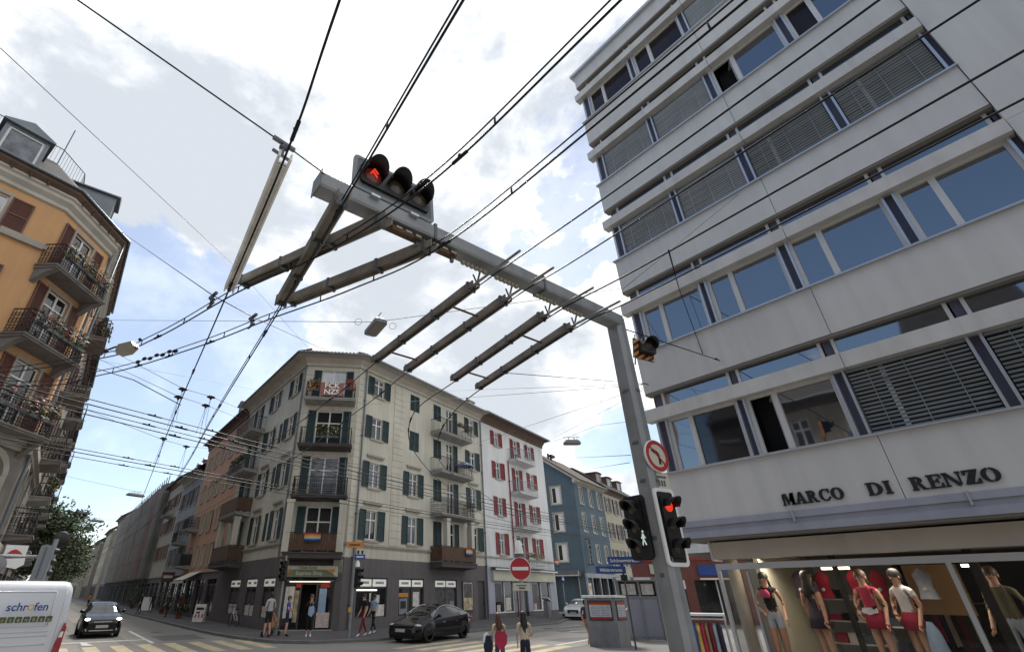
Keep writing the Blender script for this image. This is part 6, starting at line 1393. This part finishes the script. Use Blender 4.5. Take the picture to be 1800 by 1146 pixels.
# mannequins in the boutique window stand on the plinth
def mannequin(label, Y, x, h, **k): return person(label, (x, Y, .56), R(-90+k.pop('rot', 0)), h, name='mannequin', cat='mannequin', group='mannequins in the boutique window', shoe=skin_t, sk=k.pop('sk', skin), woman=True, **k)
hipL = dict(re=((-.26, .0, 1.18), (-.17, -.10, 1.04)))
mannequin('mannequin in a black waistcoat, pink top and white shorts, first from the column', 5.62, 13.2, 1.80, pose=hipL, top=c_black, low=c_pale, leg=.22, sleeve=0., hair=hair_d, longhair=True, rot=10)
mannequin('mannequin in a short dark plum dress with black hair in the boutique window', 4.78, 13.2, 1.80, pose=dict(la=(.08, -.02), ra=(.08, .02)), top=c_plum, low=c_plum, leg=.05, sleeve=.1, hair=hair_d, longhair=True, skirt=(c_plum, 1.06, .74, .135, .185), rot=150)
mannequin('mannequin in a red dress with a white belt bag in the boutique window', 3.80, 13.2, 1.80, pose=hipL, top=c_red, low=c_red, leg=.05, sleeve=0., hair=hair_b, skirt=(c_red, 1.08, .78, .13, .18), rot=-15)
mannequin('mannequin in a pale top and red skirt in the boutique window', 3.28, 13.3, 1.80, pose=hipL, top=c_white, low=c_red, leg=.05, sleeve=.2, hair=hair_d, skirt=(c_red, 1.06, .78, .13, .18), rot=-30)
mannequin('mannequin in an olive grey top and jeans right of the window post', 1.95, 13.2, 1.80, pose=dict(la=(.10, -.1)), top=c_olive, low=c_pale, sleeve=.6, hair=hair_b, rot=-10)
b = MB(c_pink); b.m = Matrix.Translation((13.04, 5.62, 1.92)); b.lathe([(.06, .10), (.10, .05), (.10, -.04), (.08, -.06)], 10, (0,0,0), .6, 1.); solo(b, 'crop_top', 'pink cropped top worn by the first mannequin from the column', 'clothing', (13.04, 5.62, 1.92))
b = MB(c_white); b.m = Matrix.Translation((13.03, 3.80, 1.66)); b.prism([(-.1, .06), (.12, .05), (.15, -.02), (.04, -.07), (-.10, -.03)], .06, 'x', 0.); b.mat(c_black); b.prism([(-.14, .10), (-.04, .07), (-.06, .02), (-.12, .05)], -.01, 'x', -.02); solo(b, 'belt_bag', 'white belt bag worn by the mannequin in the red dress', 'bag', (13.03, 3.80, 1.66))
for y_, l in ((4.6, 'left'), (3.4, 'right')): b = MB(cream_p); b.m = Matrix.Translation((12.85, y_, .75)) @ Matrix.Rotation(R(-20), 4, 'Y'); b.box(-.01, .01, -.12, .12, -.09, .09); b.mat(steel_d); b.box(-.014, -.011, -.07, .07, -.03, .03); solo(b, 'price_card', f'white price card standing at the feet of the mannequins, {l} one', 'card', (12.85, y_, .75))
b = MB(c_lblue); b.m = Matrix.Translation((13.1, 3.02, .56)); b.lathe([(.04, .95), (.10, .8), (.16, .3), (.22, .0)], 12, (0,0,0), .7, 1.); solo(b, 'long_garment', 'pale blue long skirt on display beside the mannequin in the red skirt', 'clothing', (13.1, 3.02, .56))
# clothes rack under the building edge
RK0, RK1 = Vector((10.74, 6.42, 0)), Vector((11.12, 5.72, 0)); RKd = (RK1-RK0).normalized()
rack = thing('clothes_rack', 'white clothes rack on the pavement between the pole and the boutique', 'clothes rack', RK0, math.atan2(RKd.y, RKd.x)); RL = (RK1-RK0).length
b = MB(white_p); b.box(-.03, RL+.06, -.18, .18, 1.56, 1.60); b.ring((-.03,0,1.50),(RL+.06,0,1.50), .018); b.build('rail', rack)
for x in (-.02, RL+.04): b = MB(alu); b.ring((x,0,.14),(x,0,1.56), .02); b.box(x-.02, x+.02, -.3, .3, .12, .16); b.build('upright', rack)
gar = [(c_cream, 'cream'), (c_black, 'long black'), (c_lblue, 'pale blue'), (c_blue, 'royal blue'), (flower_y, 'pale yellow'), (c_red, 'bright red'), (c_tan, 'tan'), (c_wine, 'wine red'), (c_grey, 'grey'), (c_navy, 'long navy')]
for i, (m, l) in enumerate(gar):
    P = RK0.lerp(RK1, .03+.094*i); ln = .95 if i in (1, 2, 9) else (.55 if i in (4, 5) else .8)
    t = thing('garment', f'{l} garment on a hanger on the white clothes rack', 'garment', (P.x, P.y, 1.49), math.atan2(RKd.y, RKd.x), 'garments hanging on the white rack')
    b = MB(m); vv = []; ff = []
    for j, (z, hw, d) in enumerate(((-.06, .03, .02), (-.09, .12, .035), (-.13, .2, .05), (-.35, .18, .05), (-ln*.7, .19, .055), (-ln, .21, .06))):
        for kx in range(12): a = 2*pi*kx/12; vv.append((d*cos(a)*(1+.25*sin(3*a+i)), hw*sin(a), z))
        if j: ff += [(12*(j-1)+kx, 12*(j-1)+(kx+1) % 12, 12*j+(kx+1) % 12, 12*j+kx) for kx in range(12)]
    b.add(vv, ff, True); b.build('cloth', t); b = MB(iron); b.tube([(0,0,-.06),(0,0,-.01),(0,.02,.012),(0,.0,.03)], .004, 4); b.build('hanger', t)

# ================================================================== trees
def tree(label, x, y, h, r, seed, n=3600, mats=(leaf_d, leaf, leaf_y, leaf_d), z0=.12):
    rr = random.Random(seed); T = thing('street_tree', label, 'tree', (x, y, z0), 0, 'street trees on the left')
    b = MB(bark); pts = [(0, 0, 0), (.05, .02, h*.2), (.0, .1, h*.38), (.1, .0, h*.6), (.05, .05, h*.8)]
    for i in range(4): b.ring(pts[i], pts[i+1], .17*(1-i*.2), .17*(1-(i+1)*.2), 9, i in (0, 3))
    tips = []
    for i in range(13):
        a = rr.uniform(0, 2*pi); z = h*rr.uniform(.35, .72); L = r*rr.uniform(.55, .95); e = Vector((cos(a)*L, sin(a)*L, z+h*rr.uniform(.08, .28))); m = Vector((cos(a)*L*.45, sin(a)*L*.45, z+h*.10))
        b.tube([(.05, .03, z), tuple(m), tuple(e)], .05, 5); tips += [m.lerp(e, .6), e]
    b.build('trunk', T); c = MB(); cl = tips+[Vector((rr.gauss(0, r*.4), rr.gauss(0, r*.4), h*rr.uniform(.45, .95))) for _ in range(30)]
    per = n//len(cl)
    for p in cl:
        s = r*rr.uniform(.22, .40); ms = [mats[rr.randrange(len(mats))], mats[rr.randrange(len(mats))]]
        for _ in range(per):
            q = p+Vector((rr.gauss(0, s*.55), rr.gauss(0, s*.55), rr.gauss(0, s*.42))); u = Vector((rr.gauss(0,1), rr.gauss(0,1), rr.gauss(0,.7))).normalized(); w = u.orthogonal().normalized(); z = rr.uniform(.10, .19)
            c.mat(ms[rr.randrange(2)]); c.quad(tuple(q-u*z), tuple(q+w*z*.55), tuple(q+u*z), tuple(q-w*z*.55))
    c.build('crown', T)
tree('nearest and broadest street tree leaning over the left pavement', -.6, 52., 8.0, 2.4, 3, 8000)
tree('second street tree, just behind the broad one on the left', -.5, 62., 7.8, 2.7, 5, 7000)
tree('third street tree down the left pavement', .4, 76., 7.2, 3.1, 8, 6000)
tree('low bushy tree closing the view at the far end of the street', 2.2, 150., 7.0, 4.2, 11, 3000, (leaf, leaf_y, leaf_d))
tree('last olive green tree on the far left of the street', 1.2, 105., 7.4, 3.6, 13, 3000, (leaf_y, leaf, leaf_d))

# ================================================================== overhead wires
def catmull(P, n=8):
    P = [Vector(p) for p in P]; out = []
    for i in range(len(P)-1):
        a = P[max(i-1, 0)]; b = P[i]; c = P[i+1]; d = P[min(i+2, len(P)-1)]
        for k in range(n): t = k/n; out.append(.5*((2*b)+(c-a)*t+(2*a-5*b+4*c-d)*t*t+(3*b-a-3*c+d)*t**3))
    return out+[P[-1]]
def wire(label, P, r=.011, m=wire_m, g=None, smooth=True, twin=0., sag=0., name='overhead_wire', clips=(), cliph=.18):
    r *= .85
    Q = catmull(P) if smooth and len(P) > 2 else [Vector(p) for p in P]
    if sag and len(P) == 2: a, c = Q; Q = [a.lerp(c, i/12)-Vector((0, 0, sag*4*(i/12)*(1-i/12))) for i in range(13)]
    b = MB(m); b.tube([tuple(q) for q in Q], r, 5)
    if twin:
        b.tube([(q.x, q.y, q.z+twin) for q in Q], r*.75, 5)
        for i in range(2, len(Q)-1, 5): q = Q[i]; b.tube([tuple(q), (q.x, q.y, q.z+twin)], r*.9, 4)
    for t in clips:
        i = min(int(t*(len(Q)-1)), len(Q)-2); q = Q[i].lerp(Q[i+1], t*(len(Q)-1)-i); d = (Q[i+1]-Q[i]).normalized(); b.tube([tuple(q-d*cliph), tuple(q+d*cliph)], r*1.7, 6); b.ball(tuple(q+Vector((0,0,.02))), r*2.2, r*2.2, r*2.6, 6, 4)
    return solo(b, name, label, 'wire', tuple(Q[0]), g)
Z = 5.6
def at(P, z=Z): return [(x, y, z) for x, y in P]
cw = 'contact wires above the crossing'
wire('leftmost contact wire running up the left street from the pale wooden trough', at([(.03,-2.2),(.5,1.8),(.68,3.3),(.9,6.3),(1.4,13.5),(2.3,24.9),(3.4,40.),(3.6,90.)]), .013, g=cw, clips=(.27,.42,.5,.55,.62), cliph=.12)
wire('contact wire up the left street from the dark trough at the arm tip', at([(.92,-2.),(1.22,1.5),(1.41,3.6),(1.65,6.4),(2.1,12.1),(2.8,20.1),(4.1,40.),(4.3,90.)]), .013, g=cw, twin=.10, clips=(.3,.45,.55), cliph=.12)
wire('left wire of the pair curving left below the red signal lamp', at([(2.2,-4.),(2.1,.7),(2.0,2.9),(1.6,4.6),(1.0,6.1),(.3,8.3),(-.5,9.9),(-3.,12.4),(-9.,14.6)]), .013, g=cw, twin=.10, clips=(.1,.22,.62,.7), cliph=.1)
wire('right wire of the pair curving left below the end of the signal board', at([(2.85,-4.),(2.8,1.),(2.7,3.6),(2.25,5.1),(1.6,6.6),(.9,8.3),(-.3,10.6),(-1.9,12.4),(-8.,15.0)]), .013, g=cw, twin=.10, clips=(.1,.25,.6,.66,.7), cliph=.1)
wire('straight contact wire entering the first dark trough right of the signal', at([(3.45,-4.),(3.6,1.1),(3.6,4.),(3.7,7.1),(3.85,9.5),(4.1,18.),(4.6,40.)]), .012, g=cw, clips=(.62,.66,.7))
wire('straight contact wire entering the second dark trough right of the signal', at([(4.05,-4.),(4.2,2.3),(4.2,4.),(4.4,7.1),(4.65,9.4),(5.3,18.),(5.7,40.)]), .012, g=cw, clips=(.62,.7))
wire('contact wire from the third trough turning right in front of the cream house', at([(4.8,-4.),(5.0,2.1),(5.0,4.),(5.4,6.9),(5.62,8.4),(6.05,9.5),(7.0,11.),(8.7,12.9),(11.,15.),(15.,18.1),(20.,21.8),(34.,26.)]), .014, g=cw, clips=(.45,.5))
wire('contact wire from the fourth trough turning right in front of the cream house', at([(5.4,-4.),(5.6,2.6),(5.6,4.),(6.1,7.),(6.6,8.6),(7.3,10.),(8.5,11.8),(10.3,13.5),(14.,16.1),(19.,18.9),(33.,23.)]), .014, g=cw, clips=(.46,.5))
dw = 'contact wires along the cross street'
for i, (x0, y0, sl, l) in enumerate(((0., 12.4, .345, 'nearest'), (0., 12.8, .36, 'second nearest'), (0., 13.25, .37, 'third nearest'), (0., 13.65, .375, 'fourth nearest'), (0., 17.45, .32, 'third farthest'), (0., 17.95, .33, 'second farthest'), (0., 18.65, .35, 'farthest'))):
    wire(f'{l} of the seven wires along the cross street', at([(-16., y0-sl*16+.9, ), (-6., y0-sl*6), (0., y0), (6., y0+sl*5.7), (13., y0+sl*11.8), (22., y0+sl*18.6), (40., y0+sl*29.)]), .017 if i % 2 else .013, g=dw, clips=(.36, .40, .45) if i % 2 == 0 else (.38, .42), cliph=.16)
# wooden troughs under the arm
def trough(label, P, w, h, m, tip=.16, g='wooden wire troughs hung under the arm'):
    a = Vector((*P[0], 0)); c = Vector((*P[1], 0)); d = (c-a); L = d.length; t = thing('wire_trough', label, 'trough', (a.x, a.y, P[2]), math.atan2(d.y, d.x), g); b = MB(m)
    b.box(tip, L, -w/2, w/2, h*.8, h); b.box(0, L, -w/2, -w/2+.02, .015, h*.8); b.box(0, L, w/2-.02, w/2, .015, h*.8); b.box(tip, L, -w/2+.02, w/2-.02, h*.45, h*.5); b.build('boards', t)
    k = MB(steel_d)
    if m is wood_g: return t
    for x in (.1, L*.33, L*.66, L-.1): k.box(x, x+.04, -w/2-.008, w/2+.008, .0, h+.012)
    build_each(k, 'strap', t)
    return t
trough('pale grey trough, leftmost and apart from the arm', ((.70,3.45),(.90,6.2),5.60), .13, .12, wood_g)
trough('dark trough crossing another one below the tip of the arm', ((1.40,3.62),(1.62,6.2),5.62), .15, .14, wood_d)
trough('dark trough slanting left from below the amber lamp, crossing another', ((2.0,3.72),(1.02,6.1),5.68), .15, .14, wood_d)
trough('dark trough slanting left from the right end of the signal board', ((2.7,3.8),(1.72,6.15),5.66), .15, .14, wood_d)
trough('first of the four parallel dark troughs counted from the signal', ((3.60,4.08),(3.70,7.1),5.60), .13, .12, wood_d); trough('second of the four parallel dark troughs counted from the signal', ((4.20,4.08),(4.40,7.1),5.60), .13, .12, wood_d)
trough('third of the four parallel dark troughs counted from the signal', ((4.98,4.08),(5.40,6.95),5.60), .13, .12, wood_d); trough('rightmost dark trough, nearest to the tall pole', ((5.58,4.08),(6.08,7.0),5.60), .13, .12, wood_d)
for (p, q, l) in (((3.66,4.75),(4.22,4.75),'near rusty bar between the first and second parallel troughs'), ((3.70,6.6),(4.36,6.6),'far rusty bar between the first and second parallel troughs'), ((5.10,4.8),(5.70,4.8),'near rusty bar between the third and fourth parallel troughs'), ((5.36,6.5),(6.0,6.5),'far rusty bar between the third and fourth parallel troughs')):
    b = MB(wood_b); b.ring((*p, 5.66), (*q, 5.66), .018, n=6); solo(b, 'spacer_bar', l, 'bar', (*p, 5.66), 'spacer bars between the troughs')
for i, (x, l) in enumerate(((3.55, 'first'), (4.15, 'second'), (4.95, 'third'), (5.55, 'fourth'))):
    T = thing('trough_hanger', f'ribbed hanger under the arm holding the {l} of the four parallel troughs', 'hanger', (x, 3.97, 5.86), 0, 'hangers under the arm')
    b = MB(porcelain)
    for k in range(6): b.ball((-.26+k*.075, 0, -.045), .04, .035, .035, 8, 5)
    b.build('insulator', T); b = MB(steel_d); b.ring((.06,.02,-.02),(.06,.1,-.2), .014); b.ring((-.05,.05,-.12),(.06,.1,-.2), .012); b.build('hook', T)
    b = MB(steel); b.ring((x+.02, 3.2, 5.655), (x+.04, 4.15, 5.655), .02, n=6); solo(b, 'guide_tube', f'grey guide tube on the wire before the {l} of the four parallel troughs', 'tube', (x+.02, 3.2, 5.655), 'guide tubes')
for (x, l) in ((2.35, 'amber lamp'), (2.9, 'right end of the signal board')):
    T = thing('trough_hanger', f'rusty clamp bracket under the arm near the {l}', 'hanger', (x, 3.97, 5.87), 0, 'hangers under the arm'); b = MB(wood_b); b.box(-.3, .25, -.05, .05, -.05, -.01); b.box(-.2, .1, -.08, -.05, -.09, -.02); b.mat(porcelain); 
    for k in range(3): b.box(-.15+k*.14, -.07+k*.14, -.09, -.08, -.05, -.02)
    b.mat(steel_d); b.box(.18, .22, -.02, .02, -.13, -.02); b.build('bracket', T)
# span wires
sp = 'thin span wires'
SPAN = [('long thin wire crossing the sky from the upper left to the corner house roof', [(-3.28,8.38,10.21),(3.23,21.76,16.21),(10.6,29.3,16.3)], .009), ('span wire from the upper left to the tip of the steel arm', [(-3.2,4.1,7.3),(-1.26,3.74,6.6),(.7,3.65,6.0),(1.5,3.96,6.12)], .010),
 ('span wire from the orange house eave over the curved wires to the corner roof', [(-2.29,22.8,16.9),(.8,6.83,5.85),(1.48,7.12,5.85),(11.6,28.0,16.1)], .009), ('span wire carrying the street lamp above the crossing', [(-2.0,26.9,13.8),(4.35,8.42,7.3),(12.0,6.77,10.27)], .009),
 ('upper wire of the bundle anchored low on the white office corner', [(6.05,6.18,5.7),(12.0,6.6,7.01)], .009), ('level wire from the office corner to the cream house roof', [(20.94,30.03,16.2),(12.0,6.6,7.01)], .009), ('wire from the office corner to the face of the cream corner house', [(14.33,28.08,13.13),(12.0,6.6,6.99)], .009),
 ('wire from the office corner to a balcony of the cream house', [(24.95,31.21,12.4),(12.0,6.61,6.96)], .009), ('lowest wire of the office corner bundle towards the white house eave', [(40.7,35.8,16.4),(12.0,6.62,6.93)], .009), ('span wire carrying the lamp left of the tall pole', [(40.63,35.8,16.3),(14.11,11.17,6.97),(12.65,8.95,6.54),(12.0,6.73,6.05)], .008),
 ('thin upright tie beside the tall pole', [(13.03,8.4,8.49),(12.65,8.95,6.54)], .006), ('thin wire from the tall pole clamp towards the blue house roof', [(42.5,36.4,15.0),(6.66,4.2,3.8)], .006), ('second thin wire from the tall pole to the blue house ridge', [(50.9,38.9,15.3),(6.60,4.2,3.68)], .006),
 ('steel cable from the pole top to the office wall holding the warning light', [(6.66,4.0,5.95),(12.0,4.64,6.99)], .013), ('black power cable hanging down across the office windows', [(4.97,2.1,5.6),(11.93,5.06,9.28),(11.93,4.95,7.28)], .012),
 ('upper span of the small hangers on the left street', [(-2.1,26.0,12.6),(1.38,12.75,6.4),(2.09,12.93,6.4),(10.36,41.8,15.4)], .008), ('second span of the small hangers on the left street', [(-2.1,26.0,11.9),(1.34,12.81,6.2),(2.04,13.07,6.2),(10.36,44.,15.4)], .008), ('level thin span across the left street', [(-2.1,26.0,11.5),(10.36,36.0,15.5)], .007),
 ('thick section cable with a clamp near the orange house', [(-2.1,25.0,10.9),(.28,11.67,6.0),(1.33,11.85,5.7)], .012), ('third span with small hangers above the left street', [(-2.1,28.0,10.0),(1.59,16.08,5.9),(2.36,16.86,6.0),(10.36,50.,14.)], .008), ('span carrying the first lamp down the left street', [(-1.2,46.,9.5),(2.76,34.19,7.1),(10.36,60.,11.5)], .009), ('span carrying the farther lamp down the left street', [(-1.6,66.,8.8),(1.85,49.57,7.1),(10.36,90.,11.)], .009), ('thin wire in front of the orange house wall', [(-7.5,18.6,9.6),(-.39,15.3,5.9)], .007), ('thin wire rising across the office windows', [(6.42,3.59,6.4),(11.95,2.92,11.16)], .006)]
for l, P, r in SPAN: wire(l, P, r, wire_g if r < .0095 else wire_m, sp, smooth=False, clips=(.96,) if len(P) == 2 and r > .008 else ())
IN = [((.8,6.83,5.85),'line insulator on the left of the two curving wires'),((1.48,7.12,5.85),'line insulator on the right of the two curving wires'),((.70,3.65,6.0),'line insulator above the pale trough'),((1.38,3.93,6.1),'line insulator at the tip of the steel arm')]
for k, (p, l) in enumerate(IN):
    T = thing('line_insulator', l, 'insulator', p, R(100 if k < 2 else 10), 'line insulators'); b = MB(steel_d); b.box(-.12, .12, -.02, .02, -.015, .02); b.ring((0,0,-.02),(0,0,-.16), .022, n=8); b.ring((-.1,0,-.16),(.1,0,-.17), .018, n=8); b.ball((0,0,-.06), .045, .045, .03, 8, 5); b.build('clamp', T)
for k, (p, l) in enumerate((((1.38,12.75,6.4),'upper left'),((2.09,12.93,6.4),'upper right'),((1.34,12.81,6.2),'lower left'),((2.04,13.07,6.2),'lower right'),((1.59,16.08,5.95),'far left'),((2.36,16.86,6.0),'far right'))):
    T = thing('wire_hanger', f'small umbrella shaped hanger above the left street, {l} one', 'hanger', p, 0, 'small hangers above the left street'); b = MB(black_p); b.lathe([(.0, .03), (.06, .02), (.11, -.02), (.03, -.035), (.025, -.08)], 10); b.build('cap', T); b = MB(wire_g); b.ring((0,0,-.05),(.06,.2,-.75), .005, n=4); b.ring((0,0,-.05),(-.06,.1,-.75), .005, n=4); b.build('drop_wire', T)
T = thing('section_insulator', 'pale box shaped section insulator on the curved wire near the orange house', 'insulator', (-.02, 9.05, 5.62), R(122)); b = MB(porcelain); b.prism([(-.22, .0), (-.1, -.10), (.14, -.10), (.22, -.02), (.2, .10), (-.12, .10)], .06, 'y', -.06); b.build('body', T); b = MB(black_p); b.tube([(.2,0,.08),(.34,0,.10),(.5,0,.08)], .016); b.ball((-.25,0,.13), .03); b.ball((.55,0,.06), .04); b.build('fitting', T)
T = thing('section_insulator', 'dark ribbed section insulator on the second curved wire', 'insulator', (.45, 9.3, 5.70), R(118)); b = MB(black_p)
for k in range(7): b.ball((-.5+k*.17, 0, .03*(k % 2)), .06, .03, .035, 8, 5)
b.build('ribs', T)
def streetlamp(label, loc, rz, L=.72, w=.26, tilt=0.):
    T = thing('hanging_street_lamp', label, 'street lamp', loc, rz, 'street lamps hung on span wires'); b = MB(grey_p); A = rrect(L, w, .08)
    n = len(A); v = [(x, y, 0) for x, y in A]+[(x*1.0, y*1.0, .07) for x, y in A]+[(x*.8, y*.7, .15) for x, y in A]; b.add(v, [tuple(range(n-1, -1, -1)), tuple(range(2*n, 3*n))]+[(r*n+i, r*n+(i+1) % n, (r+1)*n+(i+1) % n, (r+1)*n+i) for r in (0, 1) for i in range(n)]); b.build('housing', T)
    b = MB(soffit); b.prism([(x*.82-.04, y*.75) for x, y in A], -.012, 'z', -.002); b.build('diffuser', T); b = MB(steel_d); b.ring((-.1,0,.15),(-.1,0,.27), .012); b.ring((.1,0,.15),(.1,0,.27), .012); b.tube([(-.3+.0,0,.26),(.3,0,.26)], .01); b.build('bracket', T)
    return T
streetlamp('boxy grey street lamp hanging above the crossing in front of the corner house roof', (4.28, 8.25, 7.02), R(82), .74, .30)
streetlamp('slim dark street lamp hanging left of the tall pole', (14.3, 11.3, 6.72), R(-36), .62, .28); streetlamp('first small lamp hanging over the left street', (2.76, 34.19, 6.85), R(20), .95, .4); streetlamp('farther small lamp hanging over the left street', (1.85, 49.57, 6.85), R(15), 1.0, .4)
for p, l in (((4.02,8.6,7.38),'left of the boxy lamp'),((4.75,8.32,7.38),'right of the boxy lamp'),((14.75,11.85,6.95),'left of the slim lamp'),((13.75,10.7,6.85),'right of the slim lamp')):
    b = MB(wire_g); b.tube([(p[0]+.08*cos(t)*.8, p[1]-.08*cos(t)*.6, p[2]-.10+.08*sin(t)) for t in [2*pi*i/16 for i in range(17)]], .005, 5); solo(b, 'cable_loop', f'thin cable loop hanging {l}', 'cable', p, 'cable loops by the lamps')

# ================================================================== camera, sky, sun
cam = bpy.data.cameras.new('camera'); co = bpy.data.objects.new('camera', cam); col.objects.link(co)
co.location = (0, 0, 2.0); co.rotation_euler = (R(90+29.0), 0, R(-35.7)); cam.sensor_width = 36; cam.sensor_fit = 'HORIZONTAL'; cam.lens = 838/1800*36; cam.shift_x = (900-767)/1800; cam.clip_end = 2000; cam.clip_start = .05
sc.camera = co
SUN_EL, SUN_AZ = R(52), R(28)                               # azimuth clockwise from +Y
su = bpy.data.lights.new('sun', 'SUN'); su.energy = 2.2; su.angle = R(12); su.color = (1., .95, .88); so = bpy.data.objects.new('sun', su); col.objects.link(so)
dv = Vector((sin(SUN_AZ)*cos(SUN_EL), cos(SUN_AZ)*cos(SUN_EL), sin(SUN_EL))); so.rotation_euler = dv.to_track_quat('Z', 'Y').to_euler(); so.location = dv*60
w = bpy.data.worlds.new('World'); sc.world = w; w.use_nodes = True; nt = w.node_tree; N = nt.nodes; L = nt.links
bg = N['Background']; bg.inputs['Strength'].default_value = .10
sk = N.new('ShaderNodeTexSky'); sk.sky_type = 'NISHITA'; sk.sun_disc = False; sk.sun_elevation = SUN_EL; sk.sun_rotation = SUN_AZ; sk.altitude = 400; sk.air_density = 1.; sk.dust_density = .6; sk.ozone_density = 1.2
tc = N.new('ShaderNodeTexCoord')
def mathn(op, a, b=None, c=None, clamp=False):
    n = N.new('ShaderNodeMath'); n.operation = op; n.use_clamp = clamp
    for i, x in enumerate((a, b, c)):
        if x is None: continue
        if isinstance(x, (int, float)): n.inputs[i].default_value = x
        else: L.new(x, n.inputs[i])
    return n.outputs[0]
sep = N.new('ShaderNodeSeparateXYZ'); L.new(tc.outputs['Generated'], sep.inputs[0])
# clouds lie on a flat layer: project the view direction on it so they shrink towards the horizon
den = mathn('ADD', mathn('MAXIMUM', sep.outputs['Z'], 0.02), .16)
cb = N.new('ShaderNodeCombineXYZ'); L.new(mathn('DIVIDE', sep.outputs['X'], den), cb.inputs[0]); L.new(mathn('DIVIDE', sep.outputs['Y'], den), cb.inputs[1]); cb.inputs[2].default_value = 3.7
def noi(sc_, det, rough, off=(0,0,0), dist=0.):
    mp = N.new('ShaderNodeMapping'); mp.inputs['Location'].default_value = off; L.new(cb.outputs[0], mp.inputs[0]); n = N.new('ShaderNodeTexNoise'); n.inputs['Scale'].default_value = sc_; n.inputs['Detail'].default_value = det; n.inputs['Roughness'].default_value = rough; n.inputs['Distortion'].default_value = dist; L.new(mp.outputs[0], n.inputs['Vector']); return n.outputs['Fac']
def blob(d, r0, r1):                                        # 1 inside a cone of sky round direction d
    d = Vector(d).normalized(); v = N.new('ShaderNodeVectorMath'); v.operation = 'DOT_PRODUCT'; L.new(tc.outputs['Generated'], v.inputs[0]); v.inputs[1].default_value = d
    m = N.new('ShaderNodeMapRange'); m.interpolation_type = 'SMOOTHSTEP'; L.new(v.outputs['Value'], m.inputs['Value']); m.inputs['From Min'].default_value = cos(R(r1)); m.inputs['From Max'].default_value = cos(R(r0)); return m.outputs['Result']
def dnoi(sc_, det, rough, off, dist=.3):                      # noise on the sky sphere, a little stretched sideways
    mp = N.new('ShaderNodeMapping'); mp.inputs['Location'].default_value = off; mp.inputs['Scale'].default_value = (1., 1., 1.5); L.new(tc.outputs['Generated'], mp.inputs[0]); n = N.new('ShaderNodeTexNoise'); n.inputs['Scale'].default_value = sc_; n.inputs['Detail'].default_value = det; n.inputs['Roughness'].default_value = rough; n.inputs['Distortion'].default_value = dist; L.new(mp.outputs[0], n.inputs['Vector']); return n.outputs['Fac']
n1 = dnoi(2.6, 11., .60, (2.3, .4, 1.1), .2)
CLEAR = [((-0.007, 0.888, 0.459), 2, 18, 0.22), ((0.094, 0.933, 0.346), 2, 15, 0.18), ((0.046, 0.978, 0.202), 2, 12, 0.16), ((0.031, 0.641, 0.767), 0, 9, 0.17), ((0.824, 0.516, 0.232), 0, 8, 0.15), ((0.765, 0.315, 0.562), 0, 8, 0.12), ((0.236, 0.848, 0.475), 0, 8, 0.1), ((0.65, 0.452, 0.612), 0, 8, 0.12), ((-0.19, 0.688, 0.7), 0, 24, -0.15), ((-0.072, 0.59, 0.804), 0, 14, -0.1), ((-0.212, 0.76, 0.615), 0, 10, -0.1), ((-1, 0.1, 0.35), 25, 52, 0.35)]
GREY = [((-0.024, 0.754, 0.657), 0, 12, 0.1), ((-0.156, 0.749, 0.645), 0, 9, 0.06), ((0.684, 0.607, 0.405), 0, 11, 0.1), ((0.601, 0.628, 0.495), 0, 9, 0.06), ((0.16, 0.599, 0.785), 0, 8, 0.04), ((0.398, 0.403, 0.824), 0, 12, 0.04), ((0.33, 0.753, 0.57), 0, 10, 0.05)]
acc = n1
rag = mathn('MULTIPLY', dnoi(5., 8., .6, (4.4, 9.1, 0), .4), 2.)
for d, r0, r1, k in CLEAR: acc = mathn('SUBTRACT', acc, mathn('MULTIPLY', mathn('MULTIPLY', blob(d, r0, r1), k), rag))
mr = N.new('ShaderNodeMapRange'); mr.interpolation_type = 'SMOOTHSTEP'; L.new(acc, mr.inputs['Value']); mr.inputs['From Min'].default_value = .33; mr.inputs['From Max'].default_value = .42
grey = None
for d, r0, r1, k in GREY: x = mathn('MULTIPLY', mathn('MULTIPLY', blob(d, r0, r1), k), rag); grey = x if grey is None else mathn('ADD', grey, x)
shade = N.new('ShaderNodeMapRange'); shade.interpolation_type = 'SMOOTHSTEP'; L.new(mathn('ADD', mathn('MULTIPLY', dnoi(2.4, 9., .60, (6.1, 2.2, 0), .3), .75), mathn('ADD', mathn('MULTIPLY', dnoi(8., 8., .62, (1.3, 7.7, 0), .4), .25), grey)), shade.inputs['Value']); shade.inputs['From Min'].default_value = .40; shade.inputs['From Max'].default_value = .59
cc = N.new('ShaderNodeMix'); cc.data_type = 'RGBA'; L.new(shade.outputs['Result'], cc.inputs['Factor']); cc.inputs['A'].default_value = (8.2, 8.25, 8.3, 1); cc.inputs['B'].default_value = (4.1, 4.4, 4.8, 1)
mx = N.new('ShaderNodeMix'); mx.data_type = 'RGBA'; thin = mathn('MULTIPLY', mathn('SUBTRACT', 1., blob((-1, -.1, .4), 30, 60)), .34)   # a thin veil everywhere but in the clear part of the sky
L.new(mathn('MAXIMUM', mr.outputs['Result'], thin), mx.inputs['Factor']); L.new(cc.outputs['Result'], mx.inputs['B'])
L.new(sk.outputs[0], mx.inputs['A']); L.new(mx.outputs['Result'], bg.inputs['Color'])
sc.view_settings.view_transform = 'Standard'; sc.view_settings.look = 'None'; sc.view_settings.exposure = .82; sc.view_settings.gamma = 1.
try: sc.cycles.use_denoising = True; sc.cycles.max_bounces = 6; sc.cycles.transparent_max_bounces = 8
except Exception: pass
